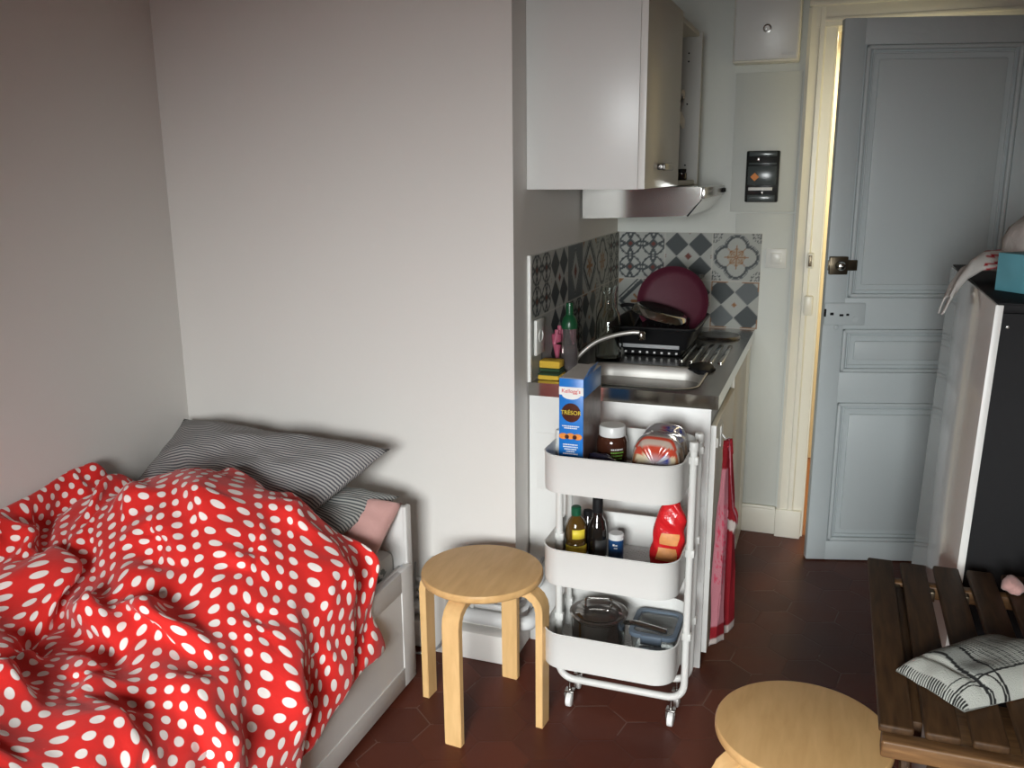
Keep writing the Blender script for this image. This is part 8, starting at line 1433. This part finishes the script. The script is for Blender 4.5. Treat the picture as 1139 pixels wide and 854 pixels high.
DUVET_UNDER = [
[-2090,54,2,25,120,36,51,90,64,87,69,75,72,72,88,57,2,0,37,-17,-24,73],
[-2090,37,-14,10,99,75,74,90,77,89,48,75,58,63,102,70,-11,7,1,14,1,54],
[-2090,6,7,42,84,77,63,98,62,81,54,59,82,63,72,59,25,14,41,-28,8,45],
[-2090,31,6,44,59,84,72,74,48,83,66,57,77,62,69,70,35,4,4,8,19,26],
[-2090,20,-3,59,84,75,65,57,59,71,76,53,77,78,33,65,63,7,14,0,6,5],
[-2090,29,9,65,61,77,66,50,56,56,76,71,68,76,66,62,45,15,-2,23,4,3],
[-2090,36,24,52,60,77,66,31,59,33,94,84,77,45,76,71,53,-1,11,22,-4,6],
[-2090,37,37,63,53,63,61,23,40,67,85,82,72,60,67,79,42,11,3,2,11,5],
[-2090,39,58,40,55,55,65,-12,71,75,79,73,75,94,54,66,59,-7,11,11,5,-3],
[-2090,32,83,48,36,39,62,-6,80,61,84,77,78,108,40,69,46,21,-15,6,13,12],
[-2090,36,94,39,49,65,7,30,58,69,70,74,70,90,69,59,73,23,-28,2,6,16],
[-2090,47,110,43,42,71,-28,60,46,64,54,85,73,72,73,55,63,9,15,4,3,-3],
[-2090,79,122,35,35,39,-19,66,35,40,73,82,89,61,58,57,74,12,5,22,-7,16],
[-2090,81,138,10,20,75,21,-12,51,68,57,60,93,58,65,66,70,24,29,-17,5,18],
[-2090,68,128,-19,29,95,62,-27,44,79,60,47,83,65,62,83,76,23,3,17,10,-8],
[-2090,58,100,-25,93,90,29,23,74,79,7,58,70,40,76,61,63,56,11,24,-18,32],
[-2090,77,62,23,112,68,1,50,68,17,54,32,35,70,91,65,67,59,-7,-3,10,20],
[-2090,81,80,42,53,32,20,49,50,44,49,53,39,76,75,63,86,47,13,-5,13,-3],
[-2090,86,34,23,67,44,44,7,77,63,62,46,65,77,55,59,66,58,6,3,5,38],
[-2090,35,29,39,74,47,18,50,70,75,49,69,68,83,45,73,68,40,3,22,8,14],
[-2090,32,2,58,62,29,54,60,48,61,67,64,62,111,52,57,94,26,2,9,5,21],
[-2090,25,15,74,75,-19,74,49,49,67,62,70,67,81,72,40,101,43,-1,8,1,43],
[-2090,27,22,69,61,39,66,34,46,79,42,55,72,65,63,51,68,61,20,10,1,50],
[-2090,30,13,68,83,71,60,26,40,64,48,58,52,58,65,51,38,97,66,-21,10,24],
[320,-9,-6,-16,13,-44,-51,11,-9,-20,-18,-38,33,37,-62,-1,53,17,20,-6,4,-7],
[394,-5,-19,-40,-49,-19,-7,-25,-1,38,-12,-19,18,21,-39,-14,17,29,20,14,9,-25],
[468,-7,-5,-41,-55,-16,-10,-13,1,14,-2,-2,-7,0,3,-21,27,-7,0,33,9,2],
[542,-6,-13,-47,-38,-12,-8,-15,6,17,-6,6,-15,-5,1,-1,11,-5,-8,41,1,-4],
[616,-7,-23,-38,-23,-9,-11,-18,19,17,-26,-11,20,-9,-36,31,3,1,10,32,-5,-34],
[690,-8,-16,-42,-20,2,-12,-13,29,23,-36,5,30,-38,-43,24,13,-10,12,19,-8,-20],
[763,-6,-16,-30,-15,3,-17,-8,27,-1,-11,5,21,-15,-13,20,-14,-24,5,-8,-7,4],
[837,-4,-11,-39,-1,4,-22,-1,16,-2,-9,8,-4,13,-2,-18,4,-6,-9,-10,8,0],
[911,-6,-8,-29,-2,5,-22,2,14,-6,-11,10,11,21,-12,-41,6,19,-26,-13,18,-2],
[985,-13,-10,-2,0,1,-16,4,-12,7,-5,6,4,2,-6,1,19,6,-42,-21,13,-7],
[1059,-9,-5,4,-4,-17,13,-9,-10,5,5,-13,9,7,7,-3,-1,-6,-24,-3,-2,-16],
[1133,4,-6,-2,-4,2,23,-27,0,23,-15,-21,12,5,0,-17,-12,-6,8,-13,-3,-17],
[1207,7,7,-7,-6,20,13,-37,5,14,-13,-10,24,0,-37,-7,8,-3,-7,-7,-7,-17],
[1281,9,18,-14,-2,3,11,-20,7,-1,-15,-4,18,13,-17,6,11,-41,-28,14,-2,-17],
[1355,19,19,-22,-12,21,7,-12,-2,6,-25,-6,29,4,-12,-21,-14,-9,-4,4,-12,-2],
[1429,32,13,-27,3,14,17,-30,12,5,9,-3,23,-55,-18,-21,-18,14,-4,-19,-19,26],
[1503,48,4,-15,4,-23,21,-6,-16,-58,22,-13,-39,63,-14,-3,6,27,-26,-47,18,-1],
[1577,40,-16,-3,-10,-3,6,7,-38,-8,30,-35,-26,30,8,-21,15,22,-10,-25,3,-8],
[1650,20,-22,1,16,-15,15,-3,-6,-3,-5,14,-17,12,-7,-31,9,13,-2,-10,-10,-29],
[1724,-4,-9,7,7,-3,7,-11,1,-7,-10,9,7,8,-10,-7,4,13,-15,-10,-10,-23],
[1798,1,-5,1,0,11,0,-13,-20,13,-8,7,-6,8,3,6,22,1,-26,-18,-1,-24],
[1872,8,4,-2,-5,13,4,-15,-27,19,-5,-32,15,31,0,-3,26,-11,-10,-19,-6,-27],
[1946,11,14,0,-7,12,11,-24,-5,20,-12,-20,25,8,-34,0,32,6,-7,-43,-15,1],
[2020,-2,27,3,-31,29,5,-37,-12,30,-3,-21,36,18,-41,3,14,5,-5,-16,-17,23],
[611,114,-59,-56,-96,6,-37,29,35,-40,5,26,-25,-37,-15,-58,-80,-65,-57,-63,-81,-33],
[672,15,-46,-82,-84,-12,-4,-2,0,9,-6,-2,7,-2,4,-30,-70,-65,-63,-102,-64,-48],
[694,-2,-70,-86,-64,-16,-1,1,9,-5,6,1,9,10,-16,-17,-60,-74,-63,-101,-68,-62],
[689,-11,-66,-92,-53,-10,0,23,-25,8,0,5,-10,2,-1,-2,-55,-65,-70,-96,-69,-72],
[679,-14,-66,-121,4,-24,-1,17,-17,3,13,13,-26,14,18,-35,-43,-68,-74,-105,-64,-50],
[674,-23,-74,-90,-18,-10,10,15,-3,7,-19,-3,33,-22,-3,-6,-42,-68,-84,-96,-49,-81],
[680,-30,-78,-93,-17,4,25,4,13,-18,-10,8,2,0,-23,9,-24,-88,-71,-76,-68,-90],
[675,-37,-69,-73,-14,4,42,-12,-14,7,16,-9,-4,-10,-11,-13,-4,-100,-71,-70,-96,-83],
[634,-33,-38,-79,14,12,48,-17,-6,11,22,-15,-8,2,-36,-28,-29,-80,-69,-67,-107,-74],
[579,-35,-4,-35,19,3,46,-37,38,7,5,1,-10,-24,-33,-22,-70,-56,-73,-68,-91,-66],
[552,-42,3,3,13,4,43,-28,24,20,1,12,-28,-32,-20,-23,-80,-52,-71,-71,-78,-70],
[550,-35,12,10,-2,18,24,-20,-12,2,12,11,-20,-13,-11,-3,-71,-64,-73,-77,-79,-74],
[546,-13,-9,8,-23,30,28,-37,-17,23,-3,-8,-7,7,-12,-19,-27,-72,-64,-85,-77,-76],
[532,-20,18,-18,-15,16,35,-55,-9,9,0,20,-12,10,-21,-9,-11,-66,-54,-92,-74,-81],
[526,-30,19,-17,-15,10,15,-22,-19,5,7,7,7,7,13,-1,-15,-72,-73,-77,-71,-87],
[533,-17,8,-38,-14,48,-13,-39,22,3,-10,15,18,1,-13,-6,-15,-40,-64,-75,-69,-74],
[556,7,-38,-43,25,88,-70,-32,13,48,-10,-11,17,-10,-7,-13,-21,-64,-50,-65,-84,-65],
[590,4,-22,-39,19,38,-50,-9,6,-2,26,1,-4,-24,10,-11,-21,-81,-47,-65,-82,-73],
[621,-9,-51,-33,30,8,14,-25,17,31,21,-20,-13,17,-18,-30,-30,-71,-62,-66,-80,-55],
[630,-24,-42,-7,20,21,-6,24,21,18,3,14,-5,-15,-20,-43,-31,-62,-71,-63,-83,-97],
[639,-11,-47,4,50,-31,38,20,40,8,14,12,-4,-32,-26,-43,-48,-51,-86,-63,-82,-91],
[653,-10,-52,-7,74,-31,24,34,24,34,13,-1,5,-41,-18,-38,-69,-49,-85,-70,-79,-75],
[658,-2,-45,-37,69,-38,36,34,14,10,15,19,-34,-30,0,-26,-63,-41,-75,-75,-53,-90],
[646,48,-41,-30,-1,10,23,47,-9,2,41,0,-68,-32,40,-36,-59,-21,-50,-93,-71,-108]]

def sheet(rows, nv, nu):
    out = []
    for c in range(3):
        plane = []
        for r in rows[c*nv:(c+1)*nv]:
            x = 0; line = []
            for d in r: x += d; line.append(x/1000)
            plane.append(line)
        out.append(plane)
    return [[Vector((out[0][j][i], out[1][j][i], out[2][j][i])) for i in range(nu)] for j in range(nv)]
top, und = sheet(DUVET_TOP, DV, DU), sheet(DUVET_UNDER, EV, EU)
def under_at(j, i):
    v = j/(DV-1)*(EV-1); u = i/(DU-1)*(EU-1); a = min(int(v), EV-2); b = min(int(u), EU-2); fv = v-a; fu = u-b
    p = (und[a][b]*(1-fv)+und[a+1][b]*fv)*(1-fu)+(und[a][b+1]*(1-fv)+und[a+1][b+1]*fv)*fu
    p.z = min(p.z, top[j][i].z-0.004) if p.z > 0.45 else p.z
    return p
base = Vector((-1.6, 1.1, 0.44))
verts = [p for row in top for p in row]
idx_t = [[j*DU+i for i in range(DU)] for j in range(DV)]; idx_b = [r[:] for r in idx_t]
for j in range(1, DV-1):
    for i in range(1, DU-1):
        idx_b[j][i] = len(verts); verts.append(under_at(j, i))
faces, uvs = [], []
def duvet_uv(j, i):
    v = j/(DV-1); wdt = (-1.16+0.16*(1-v)+2.09)*1.24*1.36
    return (i/(DU-1)*wdt, v*2.78)
for j in range(DV-1):
    for i in range(DU-1):
        q = ((j, i), (j, i+1), (j+1, i+1), (j+1, i))
        faces.append([idx_t[y][x] for y, x in q]); uvs += [duvet_uv(*k) for k in q]
        q = q[::-1]; faces.append([idx_b[y][x] for y, x in q]); uvs += [duvet_uv(*k) for k in q]
me = bpy.data.meshes.new('duvet'); me.from_pydata([tuple(p-base) for p in verts], [], faces)
ul = me.uv_layers.new(name='cloth')
for k, c in enumerate(uvs): ul.data[k].uv = c
me.shade_smooth(); me.materials.append(M['dots'])
dv = bpy.data.objects.new('duvet', me); C.objects.link(dv); dv.location = base+Vector((-0.028, 0, 0.0))
ss = dv.modifiers.new('smooth', 'SUBSURF'); ss.levels = 1; ss.render_levels = 2
tag(dv, 'red duvet with white polka dots heaped over the daybed', 'duvet')
